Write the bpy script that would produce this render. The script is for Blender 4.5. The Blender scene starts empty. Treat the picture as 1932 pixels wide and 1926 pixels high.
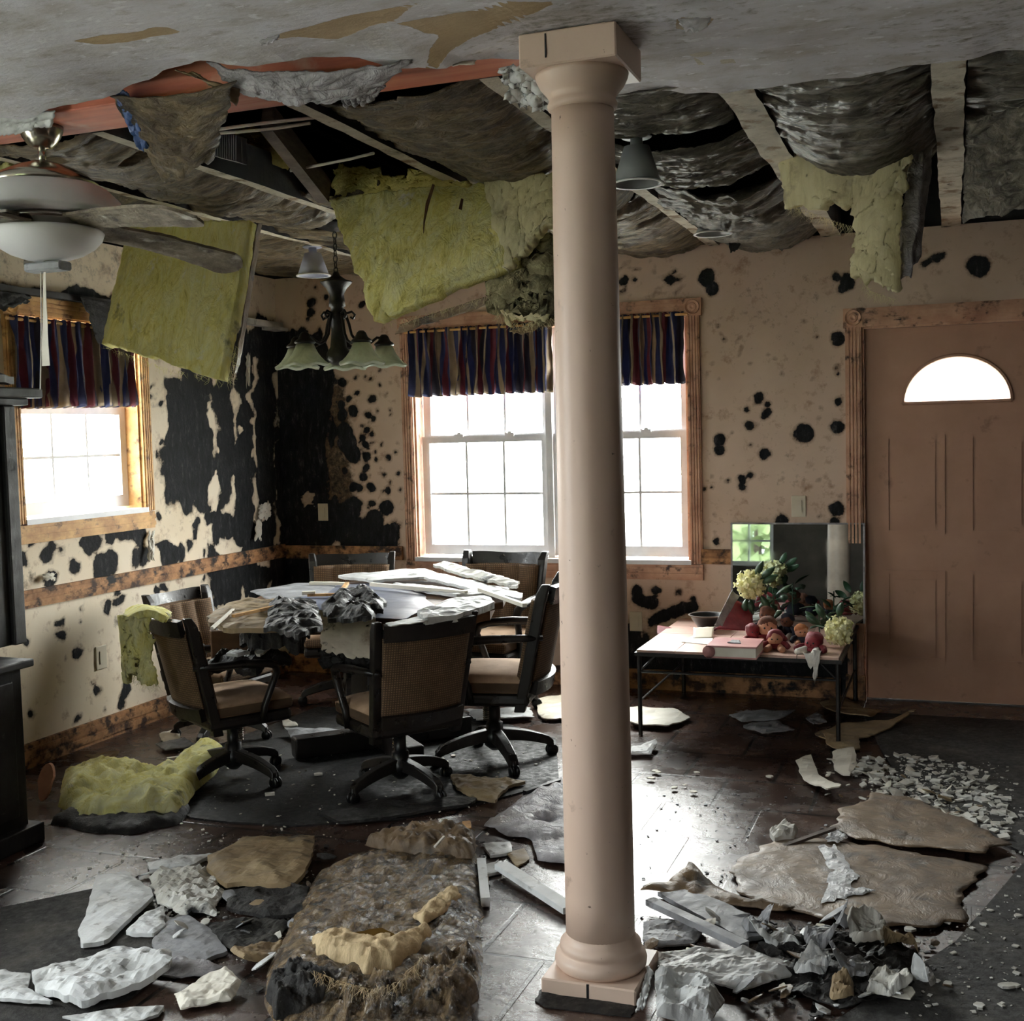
import bpy, bmesh, math, random
import numpy as np
from mathutils import Vector, Matrix, Euler
random.seed(7); RNG = np.random.default_rng(7)
C = bpy.context.scene.collection
SC = bpy.context.scene

# ------------------------------------------------------------------ camera
H_EYE = 1.52; FPX = 2250.0
YAW, PITCH, ROLL = math.radians(20.4234), math.radians(3.6737), math.radians(-1.49675)
_F = np.array([-math.sin(YAW)*math.cos(PITCH), math.cos(YAW)*math.cos(PITCH), -math.sin(PITCH)])
_R = np.array([math.cos(YAW), math.sin(YAW), 0.0]); _U = np.cross(_R, _F)
_c, _s = math.cos(ROLL), math.sin(ROLL)
_R, _U = _c*_R + _s*_U, -_s*_R + _c*_U
cam_d = bpy.data.cameras.new('camera'); cam = bpy.data.objects.new('camera', cam_d); C.objects.link(cam)
cam_d.sensor_fit = 'HORIZONTAL'; cam_d.sensor_width = 36.0; cam_d.lens = FPX/1932*36.0
cam_d.clip_start = 0.05; cam_d.clip_end = 200
mw = Matrix.Identity(4)
for i in range(3):
    mw[i][0] = _R[i]; mw[i][1] = _U[i]; mw[i][2] = -_F[i]
mw[2][3] = H_EYE
cam.matrix_world = mw
SC.camera = cam

# ------------------------------------------------------------------ daylight
W = bpy.data.worlds.new('daylight'); SC.world = W; W.use_nodes = True
nt = W.node_tree; nt.nodes.clear()
wo = nt.nodes.new('ShaderNodeOutputWorld'); bg = nt.nodes.new('ShaderNodeBackground')
tc = nt.nodes.new('ShaderNodeTexCoord'); sx = nt.nodes.new('ShaderNodeSeparateXYZ')
mr = nt.nodes.new('ShaderNodeMapRange'); rm = nt.nodes.new('ShaderNodeValToRGB')
nt.links.new(tc.outputs['Generated'], sx.inputs[0]); nt.links.new(sx.outputs['Y'], mr.inputs['Value'])
mr.inputs['From Min'].default_value = -1; mr.inputs['From Max'].default_value = 1
mr.inputs['To Min'].default_value = 0; mr.inputs['To Max'].default_value = 1
nt.links.new(mr.outputs[0], rm.inputs[0])
rm.color_ramp.elements[0].position = 0.15; rm.color_ramp.elements[0].color = (0.97, 1.0, 1.05, 1)
rm.color_ramp.elements[1].position = 0.85; rm.color_ramp.elements[1].color = (1.0, 0.99, 0.97, 1)
dp = nt.nodes.new('ShaderNodeVectorMath'); dp.operation = 'DOT_PRODUCT'; dp.inputs[1].default_value = (-6.0, 12.0, 0.0)
ad = nt.nodes.new('ShaderNodeMath'); ad.operation = 'ADD'; ad.inputs[1].default_value = 21.0
nt.links.new(tc.outputs['Generated'], dp.inputs[0]); nt.links.new(dp.outputs['Value'], ad.inputs[0]); nt.links.new(ad.outputs[0], bg.inputs['Strength'])
nt.links.new(rm.outputs[0], bg.inputs['Color']); nt.links.new(bg.outputs[0], wo.inputs[0])
SC.view_settings.view_transform = 'Standard'; SC.view_settings.look = 'None'
SC.view_settings.gamma = 1.0; SC.view_settings.use_curve_mapping = False
SC.view_settings.exposure = 0.5
try:
    SC.cycles.use_denoising = True; SC.cycles.denoiser = 'OPENIMAGEDENOISE'
    SC.cycles.max_bounces = 10; SC.cycles.diffuse_bounces = 5; SC.cycles.glossy_bounces = 4
    SC.cycles.transparent_max_bounces = 12; SC.cycles.caustics_reflective = False; SC.cycles.caustics_refractive = False
    SC.cycles.sample_clamp_indirect = 6.0
except Exception: pass

def portal(name, loc, rot, sx_, sy_):
    l = bpy.data.lights.new(name, 'AREA'); l.shape = 'RECTANGLE'; l.size = sx_; l.size_y = sy_
    o = bpy.data.objects.new(name, l); C.objects.link(o); o.location = loc; o.rotation_euler = rot
    l.cycles.is_portal = True
    return o
R90 = math.pi/2
portal('window_daylight', (-2.33, 7.02, 1.45), (-R90, 0, 0), 1.9, 1.5)
portal('fanlight_daylight', (0.01, 6.98, 1.76), (-R90, 0, 0), 0.62, 0.34)
portal('side_window_daylight', (-4.42, 4.9, 1.68), (0, -R90, 0), 1.15, 1.05)
portal('rear_window_daylight', (-3.07, -2.58, 1.47), (R90, 0, 0), 1.7, 1.7)
portal('added_window_daylight', (-4.42, 1.6, 1.5), (0, -R90, 0), 1.6, 1.3)  # portal of the side window added out of view as fill light

# ------------------------------------------------------------------ helpers
D_BACK = 6.794; X_LEFT = -4.131; Z_CEIL = 2.55
def at(px, py, x=None, y=None, z=None):
    d = _F + _R*((px-966)/FPX) - _U*((py-963)/FPX)
    if x is not None: t = x/d[0]
    elif y is not None: t = y/d[1]
    else: t = (z-H_EYE)/d[2]
    p = d*t; p[2] += H_EYE
    return p
def S(r, g, b):
    f = lambda c: (c/12.92 if c <= 0.04045 else ((c+0.055)/1.055)**2.4)
    return (f(r/255), f(g/255), f(b/255), 1.0)
def _hash(ix, iy, iz, seed):
    h = (ix.astype(np.int64)*73856093) ^ (iy.astype(np.int64)*19349663) ^ (iz.astype(np.int64)*83492791) ^ (seed*40503 + 977)
    h &= 0xffffffff; h = (h ^ (h >> 13))*1274126177 & 0xffffffff; h = (h ^ (h >> 16))*668265263 & 0xffffffff
    h = h ^ (h >> 15)
    return (h & 0xffffff)/float(0xffffff)
def vnoise(p, seed=0):
    p = np.asarray(p, float); i = np.floor(p).astype(np.int64); f = p - i; u = f*f*(3-2*f)
    x, y, z = i[..., 0], i[..., 1], i[..., 2]; a, b, c = u[..., 0], u[..., 1], u[..., 2]
    r = 0
    for dx in (0, 1):
        for dy in (0, 1):
            for dz in (0, 1):
                w = (a if dx else 1-a)*(b if dy else 1-b)*(c if dz else 1-c)
                r = r + w*_hash(x+dx, y+dy, z+dz, seed)
    return r*2-1
def fbm(p, seed=0, octv=4, gain=0.5):
    p = np.asarray(p, float); s = 0; a = 1.0
    for k in range(octv):
        s = s + a*vnoise(p*(2.03**k), seed+k*17); a *= gain
    return s
def ridge(p, seed=0, octv=4):
    p = np.asarray(p, float); s = 0; a = 0.6
    for k in range(octv):
        s = s + a*(1-2*np.abs(vnoise(p*(2.1**k), seed+k*31))); a *= 0.5
    return s

class MB:
    def __init__(self): self.v = []; self.f = []
    def add(self, vs, fs):
        o = len(self.v); self.v.extend([tuple(map(float, q)) for q in vs]); self.f.extend([tuple(o+i for i in f) for f in fs]); return self
    def box(self, a, b):
        x0, y0, z0 = a; x1, y1, z1 = b
        return self.add([(x0,y0,z0),(x1,y0,z0),(x1,y1,z0),(x0,y1,z0),(x0,y0,z1),(x1,y0,z1),(x1,y1,z1),(x0,y1,z1)],
                        [(3,2,1,0),(4,5,6,7),(0,1,5,4),(1,2,6,5),(2,3,7,6),(3,0,4,7)])
    def obox(self, c, ax, ay, az):       # oriented box: centre and three half-axes
        c, ax, ay, az = map(np.array, (c, ax, ay, az)); vs = []
        for k in (-1, 1):
            for (i, j) in ((-1,-1),(1,-1),(1,1),(-1,1)): vs.append(c+i*ax+j*ay+k*az)
        return self.add(vs, [(3,2,1,0),(4,5,6,7),(0,1,5,4),(1,2,6,5),(2,3,7,6),(3,0,4,7)])
    def rbox(self, a, b, r, seg=3):
        bm = bmesh.new(); bmesh.ops.create_cube(bm, size=1)
        for q in bm.verts: q.co = Vector([(a[i]+b[i])/2 + q.co[i]*(b[i]-a[i]) for i in range(3)])
        bmesh.ops.bevel(bm, geom=list(bm.edges), offset=r, segments=seg, profile=0.5, affect='EDGES')
        bm.verts.index_update()
        self.add([q.co[:] for q in bm.verts], [tuple(q.index for q in f.verts) for f in bm.faces]); bm.free(); return self
    def tube(self, path, rad, seg=8, flat=1.0, cap=True):
        path = [np.array(p, float) for p in path]; n = len(path)
        if not hasattr(rad, '__len__'): rad = [rad]*n
        up = np.array([0, 0, 1.0]); vs = []
        prev = None
        for i, p in enumerate(path):
            t = path[min(i+1, n-1)] - path[max(i-1, 0)]; t = t/(np.linalg.norm(t)+1e-9)
            if prev is None:
                a = np.cross(t, up)
                if np.linalg.norm(a) < 0.05: a = np.cross(t, np.array([1.0, 0, 0]))
            else: a = prev - t*np.dot(prev, t)
            a = a/(np.linalg.norm(a)+1e-9); prev = a; b = np.cross(a, t)
            for k in range(seg):
                an = 2*math.pi*(k+0.5)/seg
                vs.append(p + rad[i]*(math.cos(an)*a + flat*math.sin(an)*b))
        fs = []
        for i in range(n-1):
            for k in range(seg):
                fs.append((i*seg+k, i*seg+(k+1) % seg, (i+1)*seg+(k+1) % seg, (i+1)*seg+k))
        if cap: fs.append(tuple(range(seg))[::-1]); fs.append(tuple((n-1)*seg+k for k in range(seg)))
        return self.add(vs, fs)
    def lathe(self, prof, c=(0,0,0), seg=32, axis=None, cap=True):
        vs = []; n = len(prof)
        if axis is None: A, B, T = np.array([1.,0,0]), np.array([0,1.,0]), np.array([0,0,1.])
        else:
            T = np.array(axis, float); T /= np.linalg.norm(T); A = np.cross(T, [0.3, 0.5, 0.8]); A /= np.linalg.norm(A); B = np.cross(T, A)
        c = np.array(c, float)
        for r, z in prof:
            for k in range(seg):
                an = 2*math.pi*k/seg; vs.append(c + A*r*math.cos(an) + B*r*math.sin(an) + T*z)
        fs = []
        for i in range(n-1):
            for k in range(seg): fs.append((i*seg+k, i*seg+(k+1) % seg, (i+1)*seg+(k+1) % seg, (i+1)*seg+k))
        if cap: fs.append(tuple(range(seg))[::-1]); fs.append(tuple((n-1)*seg+k for k in range(seg)))
        return self.add(vs, fs)
    def grid(self, P, thick=0.0, nrm=None):   # P (nu,nv,3)
        nu, nv = P.shape[:2]; idx = np.arange(nu*nv).reshape(nu, nv)
        q = np.stack([idx[:-1,:-1], idx[1:,:-1], idx[1:,1:], idx[:-1,1:]], -1).reshape(-1, 4)
        if thick <= 0: return self.add(P.reshape(-1, 3), q.tolist())
        if nrm is None:
            du = np.gradient(P, axis=0); dv = np.gradient(P, axis=1); nrm = np.cross(du, dv)
            nrm /= (np.linalg.norm(nrm, axis=-1, keepdims=True)+1e-9)
        B = P - nrm*thick; N = nu*nv
        fs = q.tolist() + (q[:, ::-1]+N).tolist()
        bd = list(idx[:, 0]) + list(idx[-1, 1:]) + list(idx[::-1, -1][1:]) + list(idx[0, ::-1][1:-1])
        for i in range(len(bd)):
            a, b = int(bd[i]), int(bd[(i+1) % len(bd)]); fs.append((b, a, a+N, b+N))
        return self.add(np.concatenate([P.reshape(-1, 3), B.reshape(-1, 3)]), fs)
    def prism(self, pts, z0, z1):
        n = len(pts); vs = [(p[0], p[1], z0) for p in pts] + [(p[0], p[1], z1) for p in pts]
        return self.add(vs, [tuple(range(n))[::-1], tuple(range(n, 2*n))] + [(i, (i+1) % n, n+(i+1) % n, n+i) for i in range(n)])
    def sphere(self, c, r, seg=16, ring=10, sc=(1,1,1), jit=0.0, seed=0):
        vs = []; c = np.array(c, float)
        for i in range(ring+1):
            th = math.pi*i/ring
            for k in range(seg):
                ph = 2*math.pi*k/seg
                vs.append([math.sin(th)*math.cos(ph), math.sin(th)*math.sin(ph), math.cos(th)])
        vs = np.array(vs)
        rr = 1 + (jit*fbm(vs*2.2+seed*7.1, seed) if jit else 0)*np.ones(len(vs))
        vs = c + vs*rr[:, None]*r*np.array(sc)
        fs = [(i*seg+k, (i+1)*seg+k, (i+1)*seg+(k+1) % seg, i*seg+(k+1) % seg) for i in range(ring) for k in range(seg)]
        return self.add(vs, fs)
    def xform(self, M):
        self.v = [tuple(M @ Vector(q)) for q in self.v]; return self
    def build(self, name, m, parent=None, smooth=False, world=False, recentre=None, bevel=0):
        me = bpy.data.meshes.new(name)
        V = np.array(self.v, float)
        if recentre is None: recentre = parent is None
        loc = np.zeros(3)
        if parent is not None and world: V = V - np.array(parent.location)
        if recentre and parent is None:
            loc = np.array([(V[:,0].min()+V[:,0].max())/2, (V[:,1].min()+V[:,1].max())/2, V[:,2].min()]); V = V - loc
        me.from_pydata(V.tolist(), [], self.f); me.update()
        if smooth: me.polygons.foreach_set('use_smooth', [True]*len(me.polygons))
        me.materials.append(m)
        o = bpy.data.objects.new(name, me); C.objects.link(o); o.location = loc
        if parent is not None: o.parent = parent; o.location = (0, 0, 0)
        if bevel:
            md = o.modifiers.new('bevel', 'BEVEL'); md.width = bevel; md.segments = 2; md.limit_method = 'ANGLE'
        return o
def tag(o, label, cat, group=None):
    o['label'] = label; o['category'] = cat
    if group: o['group'] = group
    return o
def struct(o): o['kind'] = 'structure'; return o
def thing(name, label, cat, loc, rz=0, group=None):
    o = bpy.data.objects.new(name, None); o.empty_display_size = 0.1; C.objects.link(o)
    o.location = loc; o.rotation_euler = (0, 0, rz); return tag(o, label, cat, group)
def copy_tree(src, parent=None):
    c = src.copy(); C.objects.link(c)
    if parent is not None: c.parent = parent; c.matrix_parent_inverse = src.matrix_parent_inverse.copy()
    for ch in KIDS.get(src.name, []): copy_tree(ch, c)
    return c
KIDS = {}
def index_kids():
    KIDS.clear()
    for o in SC.objects:
        if o.parent: KIDS.setdefault(o.parent.name, []).append(o)

# ------------------------------------------------------------------ materials
def newmat(name):
    m = bpy.data.materials.new(name); m.use_nodes = True; nt = m.node_tree; nt.nodes.clear()
    out = nt.nodes.new('ShaderNodeOutputMaterial'); b = nt.nodes.new('ShaderNodeBsdfPrincipled')
    nt.links.new(b.outputs[0], out.inputs[0]); return m, nt, b, out
class NT:
    def __init__(self, nt): self.nt = nt
    def n(self, t, **k):
        o = self.nt.nodes.new('ShaderNode'+t)
        for a, v in k.items(): setattr(o, a, v)
        return o
    def l(self, a, b): self.nt.links.new(a, b)
    def coord(self, stretch=(1,1,1), kind='Object'):
        t = self.n('TexCoord'); mp = self.n('Mapping'); mp.inputs['Scale'].default_value = stretch
        self.l(t.outputs[kind], mp.inputs[0]); return mp.outputs[0]
    def noise(self, vec, scale, detail=6, rough=0.6, dist=0.0):
        t = self.n('TexNoise'); t.inputs['Scale'].default_value = scale; t.inputs['Detail'].default_value = detail
        t.inputs['Roughness'].default_value = rough; t.inputs['Distortion'].default_value = dist
        self.l(vec, t.inputs['Vector']); return t.outputs['Fac']
    def voro(self, vec, scale, feature='F1'):
        t = self.n('TexVoronoi'); t.feature = feature; t.inputs['Scale'].default_value = scale
        self.l(vec, t.inputs['Vector']); return t.outputs['Distance']
    def ramp(self, fac, stops, interp='LINEAR'):
        r = self.n('ValToRGB'); cr = r.color_ramp; cr.interpolation = interp
        while len(cr.elements) < len(stops): cr.elements.new(0.5)
        for e, (p, c) in zip(cr.elements, stops): e.position = p; e.color = c if hasattr(c, '__len__') else (c, c, c, 1)
        self.l(fac, r.inputs[0]); return r.outputs[0]
    def mr(self, fac, a, b, c=0.0, d=1.0):
        r = self.n('MapRange'); r.inputs['From Min'].default_value = a; r.inputs['From Max'].default_value = b
        r.inputs['To Min'].default_value = c; r.inputs['To Max'].default_value = d
        self.l(fac, r.inputs[0]); return r.outputs[0]
    def math(self, op, a, b):
        r = self.n('Math', operation=op)
        for i, q in enumerate((a, b)):
            if isinstance(q, (int, float)): r.inputs[i].default_value = q
            else: self.l(q, r.inputs[i])
        return r.outputs[0]
    def mix(self, fac, a, b, mode='MIX'):
        r = self.n('Mix', data_type='RGBA', blend_type=mode)
        for i, q in ((0, fac), (6, a), (7, b)):
            if isinstance(q, (int, float)): r.inputs[i].default_value = q
            elif hasattr(q, '__len__'): r.inputs[i].default_value = q
            else: self.l(q, r.inputs[i])
        return r.outputs[2]
    def attr(self, name, kind='Fac'):
        a = self.n('Attribute'); a.attribute_name = name; return a.outputs[kind]
    def bump(self, h, b, strength=0.3, dist=0.01):
        u = self.n('Bump'); u.inputs['Strength'].default_value = strength; u.inputs['Distance'].default_value = dist
        self.l(h, u.inputs['Height']); self.l(u.outputs[0], b.inputs['Normal']); return u
def nm(name, cols, scale=6, detail=8, rough=0.7, rough2=None, bump=0.25, bdist=0.01, bscale=None, stretch=(1,1,1), spots=(), metal=0.0, spec=0.5, weave=None, sss=0.0, dist=0.0, vcol=None, coat=0.0, transl=0.0):
    m, nt_, b, out = newmat(name); N = NT(nt_)
    vec = N.coord(stretch); n1 = N.noise(vec, scale, detail, 0.62, dist)
    if vcol: col = N.mix(0.55, N.attr(vcol, 'Color'), N.ramp(n1, cols), 'MULTIPLY') if cols else N.attr(vcol, 'Color')
    else: col = N.ramp(n1, cols)
    v0 = N.coord((1,1,1)); k = 0
    for (c, s, lo, hi) in spots:
        mp = N.n('Mapping'); mp.inputs['Location'].default_value = (k*3.7+1.3, k*1.9, k*5.1); N.l(v0, mp.inputs[0])
        f = N.mr(N.noise(mp.outputs[0], s, 6, 0.6), lo, hi); col = N.mix(f, col, c); k += 1
    N.l(col, b.inputs['Base Color'])
    b.inputs['Metallic'].default_value = metal
    b.inputs['Specular IOR Level'].default_value = spec
    if rough2 is None: b.inputs['Roughness'].default_value = rough
    else: N.l(N.mr(N.noise(v0, scale*1.7, 6), 0.3, 0.7, rough, rough2), b.inputs['Roughness'])
    if coat: b.inputs['Coat Weight'].default_value = coat; b.inputs['Coat Roughness'].default_value = 0.15
    h = N.noise(vec, bscale or scale*2.3, 8, 0.65, dist)
    if weave:
        br = N.n('TexBrick'); br.inputs['Scale'].default_value = weave; br.inputs['Mortar Size'].default_value = 0.12
        br.offset = 0.0; br.inputs['Brick Width'].default_value = 0.5; br.inputs['Row Height'].default_value = 0.5
        br.inputs['Color1'].default_value = (1,1,1,1); br.inputs['Color2'].default_value = (0.6,0.6,0.6,1); br.inputs['Mortar'].default_value = (0.12,0.12,0.12,1)
        t = N.n('TexCoord'); sp = N.n('SeparateXYZ'); cb = N.n('CombineXYZ'); N.l(t.outputs['Object'], sp.inputs[0])
        N.l(sp.outputs[0], cb.inputs[0]); N.l(sp.outputs[2], cb.inputs[1]); N.l(cb.outputs[0], br.inputs['Vector'])
        col = N.mix(0.75, col, br.outputs['Color'], 'MULTIPLY'); N.l(col, b.inputs['Base Color']); h = br.outputs['Color']
    if bump: N.bump(h, b, bump, bdist)
    if transl:
        tr = N.n('BsdfTranslucent'); N.l(col, tr.inputs[0]); ms = N.n('MixShader'); ms.inputs[0].default_value = transl
        N.l(b.outputs[0], ms.inputs[1]); N.l(tr.outputs[0], ms.inputs[2]); N.l(ms.outputs[0], out.inputs[0])
    return m
BLK = S(14, 15, 17)
M = {}
M['wood_trim'] = nm('peach_painted_trim', [(0.3, S(164,118,94)), (0.6, S(204,162,134)), (0.8, S(216,178,150))], 7, stretch=(1,1,1), rough=0.6, spots=[(S(48,34,27), 16, 0.57, 0.7), (BLK, 7, 0.62, 0.72)], bump=0.25)
M['wood_trim_mould'] = nm('mould_stained_trim', [(0.3, S(120,80,50)), (0.6, S(190,142,98)), (0.8, S(215,172,125))], 9, rough=0.75, spots=[(S(60,40,28), 14, 0.48, 0.62), (BLK, 9, 0.55, 0.66)], bump=0.5)
M['casing_gold'] = nm('honey_wood_casing', [(0.3, S(165,115,60)), (0.6, S(222,176,112)), (0.8, S(232,194,135))], 8, rough=0.6, spots=[(S(90,58,32), 18, 0.55, 0.7), (BLK, 11, 0.64, 0.72)], bump=0.3)
M['door'] = nm('dull_peach_door_paint', [(0.3, S(172,132,108)), (0.7, S(186,146,122))], 4, rough=0.55, bump=0.05, spots=[(S(120,86,68), 9, 0.62, 0.8)])
M['vinyl'] = nm('white_vinyl_sash', [(0.3, S(214,214,216)), (0.7, S(238,238,240))], 5, rough=0.45, bump=0.03)
M['darkwood'] = nm('black_stained_wood', [(0.3, S(16,15,15)), (0.7, S(38,34,32))], 10, rough=0.42, rough2=0.7, stretch=(1,1,0.3), bump=0.25, spots=[(S(92,88,86), 22, 0.66, 0.8)])
M['chairwood'] = nm('dark_walnut_chair_wood', [(0.3, S(14,12,11)), (0.7, S(36,31,28))], 9, rough=0.22, rough2=0.5, bump=0.25, spots=[(S(96,90,86), 20, 0.66, 0.8)])
M['weave'] = nm('brown_woven_upholstery', [(0.3, S(118,92,66)), (0.7, S(158,126,94))], 5, rough=0.9, weave=44, bump=0.4, bdist=0.003, spots=[(S(40,33,28), 5, 0.6, 0.8)])
M['seatcloth'] = nm('beige_seat_cloth', [(0.3, S(150,122,98)), (0.7, S(196,166,138))], 7, rough=0.92, bump=0.2, spots=[(S(60,48,40), 24, 0.66, 0.74)])
M['black_plastic'] = nm('black_plastic', [(0.3, S(14,14,15)), (0.7, S(26,26,28))], 8, rough=0.35, bump=0.05)
M['iron'] = nm('dark_bronze_iron', [(0.3, S(18,16,15)), (0.7, S(40,36,34))], 20, rough=0.4, metal=0.4, bump=0.3)
M['nickel'] = nm('brushed_nickel', [(0.3, S(150,146,134)), (0.7, S(200,196,184))], 3, rough=0.22, metal=1.0, bump=0.03)
M['opal'] = nm('frosted_white_glass', [(0.3, S(240,242,246)), (0.7, S(250,250,252))], 3, rough=0.55, bump=0.0, spec=0.3)
M['alabaster'] = nm('alabaster_glass', [(0.25, S(160,168,150)), (0.5, S(196,202,184)), (0.8, S(222,226,210))], 9, rough=0.35, bump=0.04, transl=0.35, dist=1.5)
M['greyshade'] = nm('grey_metal_shade', [(0.3, S(112,116,118)), (0.7, S(134,138,140))], 4, rough=0.5, bump=0.05)
M['lavshade'] = nm('pale_blue_grey_shade', [(0.3, S(150,154,176)), (0.7, S(176,180,200))], 4, rough=0.5, bump=0.05)
M['plaster'] = nm('crumbling_white_plaster', [(0.25, S(140,136,124)), (0.5, S(196,194,186)), (0.75, S(226,226,222))], 6, rough=0.8, bump=0.5, spots=[(S(60,56,50), 12, 0.6, 0.72), (BLK, 5, 0.66, 0.74)])
M['plaster_clean'] = nm('wet_white_drywall', [(0.25, S(150,150,146)), (0.5, S(206,208,208)), (0.8, S(232,234,236))], 5, rough=0.35, rough2=0.75, bump=0.5, spots=[(S(80,74,66), 14, 0.64, 0.75)])
M['plaster_grey'] = nm('grey_wet_drywall', [(0.25, S(84,84,84)), (0.5, S(136,137,140)), (0.8, S(168,170,174))], 7, rough=0.4, rough2=0.8, bump=0.5, spots=[(S(50,47,44), 11, 0.58, 0.7)])
M['plaster_mould'] = nm('mouldy_plasterboard', [(0.3, S(190,176,158)), (0.7, S(222,212,196))], 5, rough=0.8, bump=0.3, spots=[(S(120,92,66), 6, 0.58, 0.7), (BLK, 5.5, 0.535, 0.57)])
M['kraft'] = nm('wet_brown_kraft_paper', [(0.2, S(60,48,36)), (0.5, S(112,92,68)), (0.8, S(140,118,90))], 4, rough=0.28, rough2=0.65, bump=0.7, bdist=0.02, dist=1.0, spots=[(S(48,40,32), 7, 0.55, 0.7)])
M['tan_board'] = nm('tan_soaked_board', [(0.2, S(96,80,56)), (0.5, S(140,120,90)), (0.8, S(170,152,118))], 5, rough=0.5, rough2=0.8, bump=0.5, spots=[(S(46,40,34), 8, 0.58, 0.7)])
M['blackrot'] = nm('black_rotted_debris', [(0.3, S(10,10,11)), (0.6, S(34,31,29)), (0.85, S(96,90,84))], 12, rough=0.3, rough2=0.8, bump=0.9, bdist=0.02)
M['batt'] = nm('soaked_batt_facing', [(0.25, S(24,21,18)), (0.42, S(84,69,51)), (0.58, S(132,110,80)), (0.8, S(170,148,114))], 14, rough=0.07, rough2=0.36, bump=1.0, bdist=0.02, stretch=(1.6,0.8,1), dist=1.4, detail=12, spec=0.8, spots=[(S(38,44,56), 6, 0.6, 0.7), (S(24,21,18), 16, 0.56, 0.66)])
M['yellow'] = nm('yellow_fibreglass', [(0.26, S(186,174,88)), (0.42, S(246,238,156)), (0.58, S(254,250,194)), (0.8, S(255,254,228))], 6, detail=14, rough=0.95, bump=1.0, bdist=0.03, bscale=9, dist=2.2, stretch=(1.5,1.5,0.6), spots=[(S(190,184,118), 3.5, 0.58, 0.78), (S(86,88,74), 6, 0.64, 0.76), (S(254,252,236), 11, 0.62, 0.72)], spec=0.1, transl=0.2)
M['yellow_deep'] = nm('saturated_yellow_fibreglass', [(0.25, S(206,186,90)), (0.5, S(248,236,150)), (0.8, S(252,244,180))], 9, detail=14, rough=0.95, bump=1.0, bdist=0.02, spec=0.1, transl=0.2)
M['yellow_pale'] = nm('pale_yellow_fibreglass', [(0.2, S(200,190,146)), (0.5, S(230,222,182)), (0.8, S(242,236,208))], 7, detail=10, rough=0.95, bump=0.5, bdist=0.015, dist=1.5, stretch=(2.2,2.2,0.5), spots=[(S(136,120,90), 8, 0.6, 0.78), (S(70,64,50), 9, 0.68, 0.78)], spec=0.1, transl=0.25)
M['grey_fibre'] = nm('dirty_grey_fibreglass', [(0.2, S(70,66,50)), (0.5, S(140,134,104)), (0.8, S(196,190,150))], 8, detail=10, rough=0.95, bump=0.8, bdist=0.03, dist=1.2, spots=[(S(40,42,40), 7, 0.58, 0.7)], spec=0.1)
M['facing'] = nm('wrinkled_brown_grey_facing', [(0.2, S(34,32,28)), (0.42, S(88,82,72)), (0.6, S(136,129,114)), (0.85, S(196,190,178))], 7, detail=12, rough=0.25, rough2=0.6, bump=1.0, bdist=0.03, stretch=(0.8,4,1), dist=1.2, spots=[(S(38,35,31), 3.5, 0.56, 0.72), (S(176,172,164), 14, 0.66, 0.74)])
M['facing_brown'] = nm('wrinkled_brown_facing', [(0.2, S(34,29,24)), (0.42, S(88,75,57)), (0.6, S(136,120,92)), (0.85, S(196,180,150))], 7, detail=12, rough=0.25, rough2=0.65, bump=1.0, bdist=0.03, stretch=(0.8,4,1), dist=1.2, spots=[(S(34,30,27), 3, 0.55, 0.7), (S(176,166,146), 14, 0.66, 0.74)])
M['silver'] = nm('grey_silver_wrinkled_sheet', [(0.2, S(104,100,100)), (0.45, S(164,161,164)), (0.7, S(198,196,202)), (0.9, S(216,216,222))], 8, detail=10, rough=0.25, rough2=0.6, bump=1.0, bdist=0.02, dist=1.4, spots=[(S(116,100,82), 3, 0.55, 0.7), (S(58,54,50), 6, 0.64, 0.74)])
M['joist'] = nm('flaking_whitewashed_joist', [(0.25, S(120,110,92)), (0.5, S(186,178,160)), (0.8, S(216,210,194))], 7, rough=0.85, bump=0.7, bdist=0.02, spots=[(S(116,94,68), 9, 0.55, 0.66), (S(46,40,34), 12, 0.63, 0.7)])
M['redwood'] = nm('red_stained_beam', [(0.25, S(120,52,34)), (0.5, S(190,104,72)), (0.8, S(214,152,116))], 4, rough=0.6, stretch=(0.25,3,3), bump=0.2, spots=[(S(206,170,140), 4, 0.6, 0.75)])
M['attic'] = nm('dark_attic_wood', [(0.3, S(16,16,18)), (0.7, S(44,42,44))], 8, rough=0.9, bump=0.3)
M['rafter'] = nm('brown_rafter', [(0.3, S(64,54,48)), (0.7, S(116,102,92))], 8, rough=0.85, stretch=(1,1,4), bump=0.4)
M['vent'] = nm('ribbed_grey_vent', [(0.3, S(84,88,98)), (0.7, S(130,134,144))], 4, rough=0.4, bump=0.1)
M['cable'] = nm('white_cable', [(0.3, S(206,200,188)), (0.7, S(234,230,222))], 6, rough=0.5, bump=0.05)
M['blue'] = nm('blue_tarp', [(0.3, S(34,58,108)), (0.7, S(62,94,150))], 9, rough=0.5, bump=0.5)
M['paper'] = nm('damp_paper', [(0.3, S(206,200,186)), (0.7, S(232,228,216))], 5, rough=0.7, bump=0.15)
M['column'] = nm('peach_painted_column', [(0.3, S(200,174,156)), (0.7, S(216,192,174))], 2.5, rough=0.45, bump=0.08, stretch=(1,1,0.35), spots=[(S(126,100,84), 11, 0.66, 0.8), (S(92,70,56), 42, 0.69, 0.73)])
M['leaf'] = nm('dark_green_leaf', [(0.3, S(30,52,36)), (0.7, S(66,98,68))], 9, rough=0.45, bump=0.1)
M['tree'] = nm('outdoor_foliage', [(0.3, S(104,120,80)), (0.7, S(156,168,118))], 3, rough=0.7, bump=0.0, transl=0.4)
M['bloom'] = nm('pale_yellow_petals', [(0.3, S(226,222,160)), (0.7, S(248,246,212))], 12, rough=0.7, bump=0.1, transl=0.2)
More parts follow.
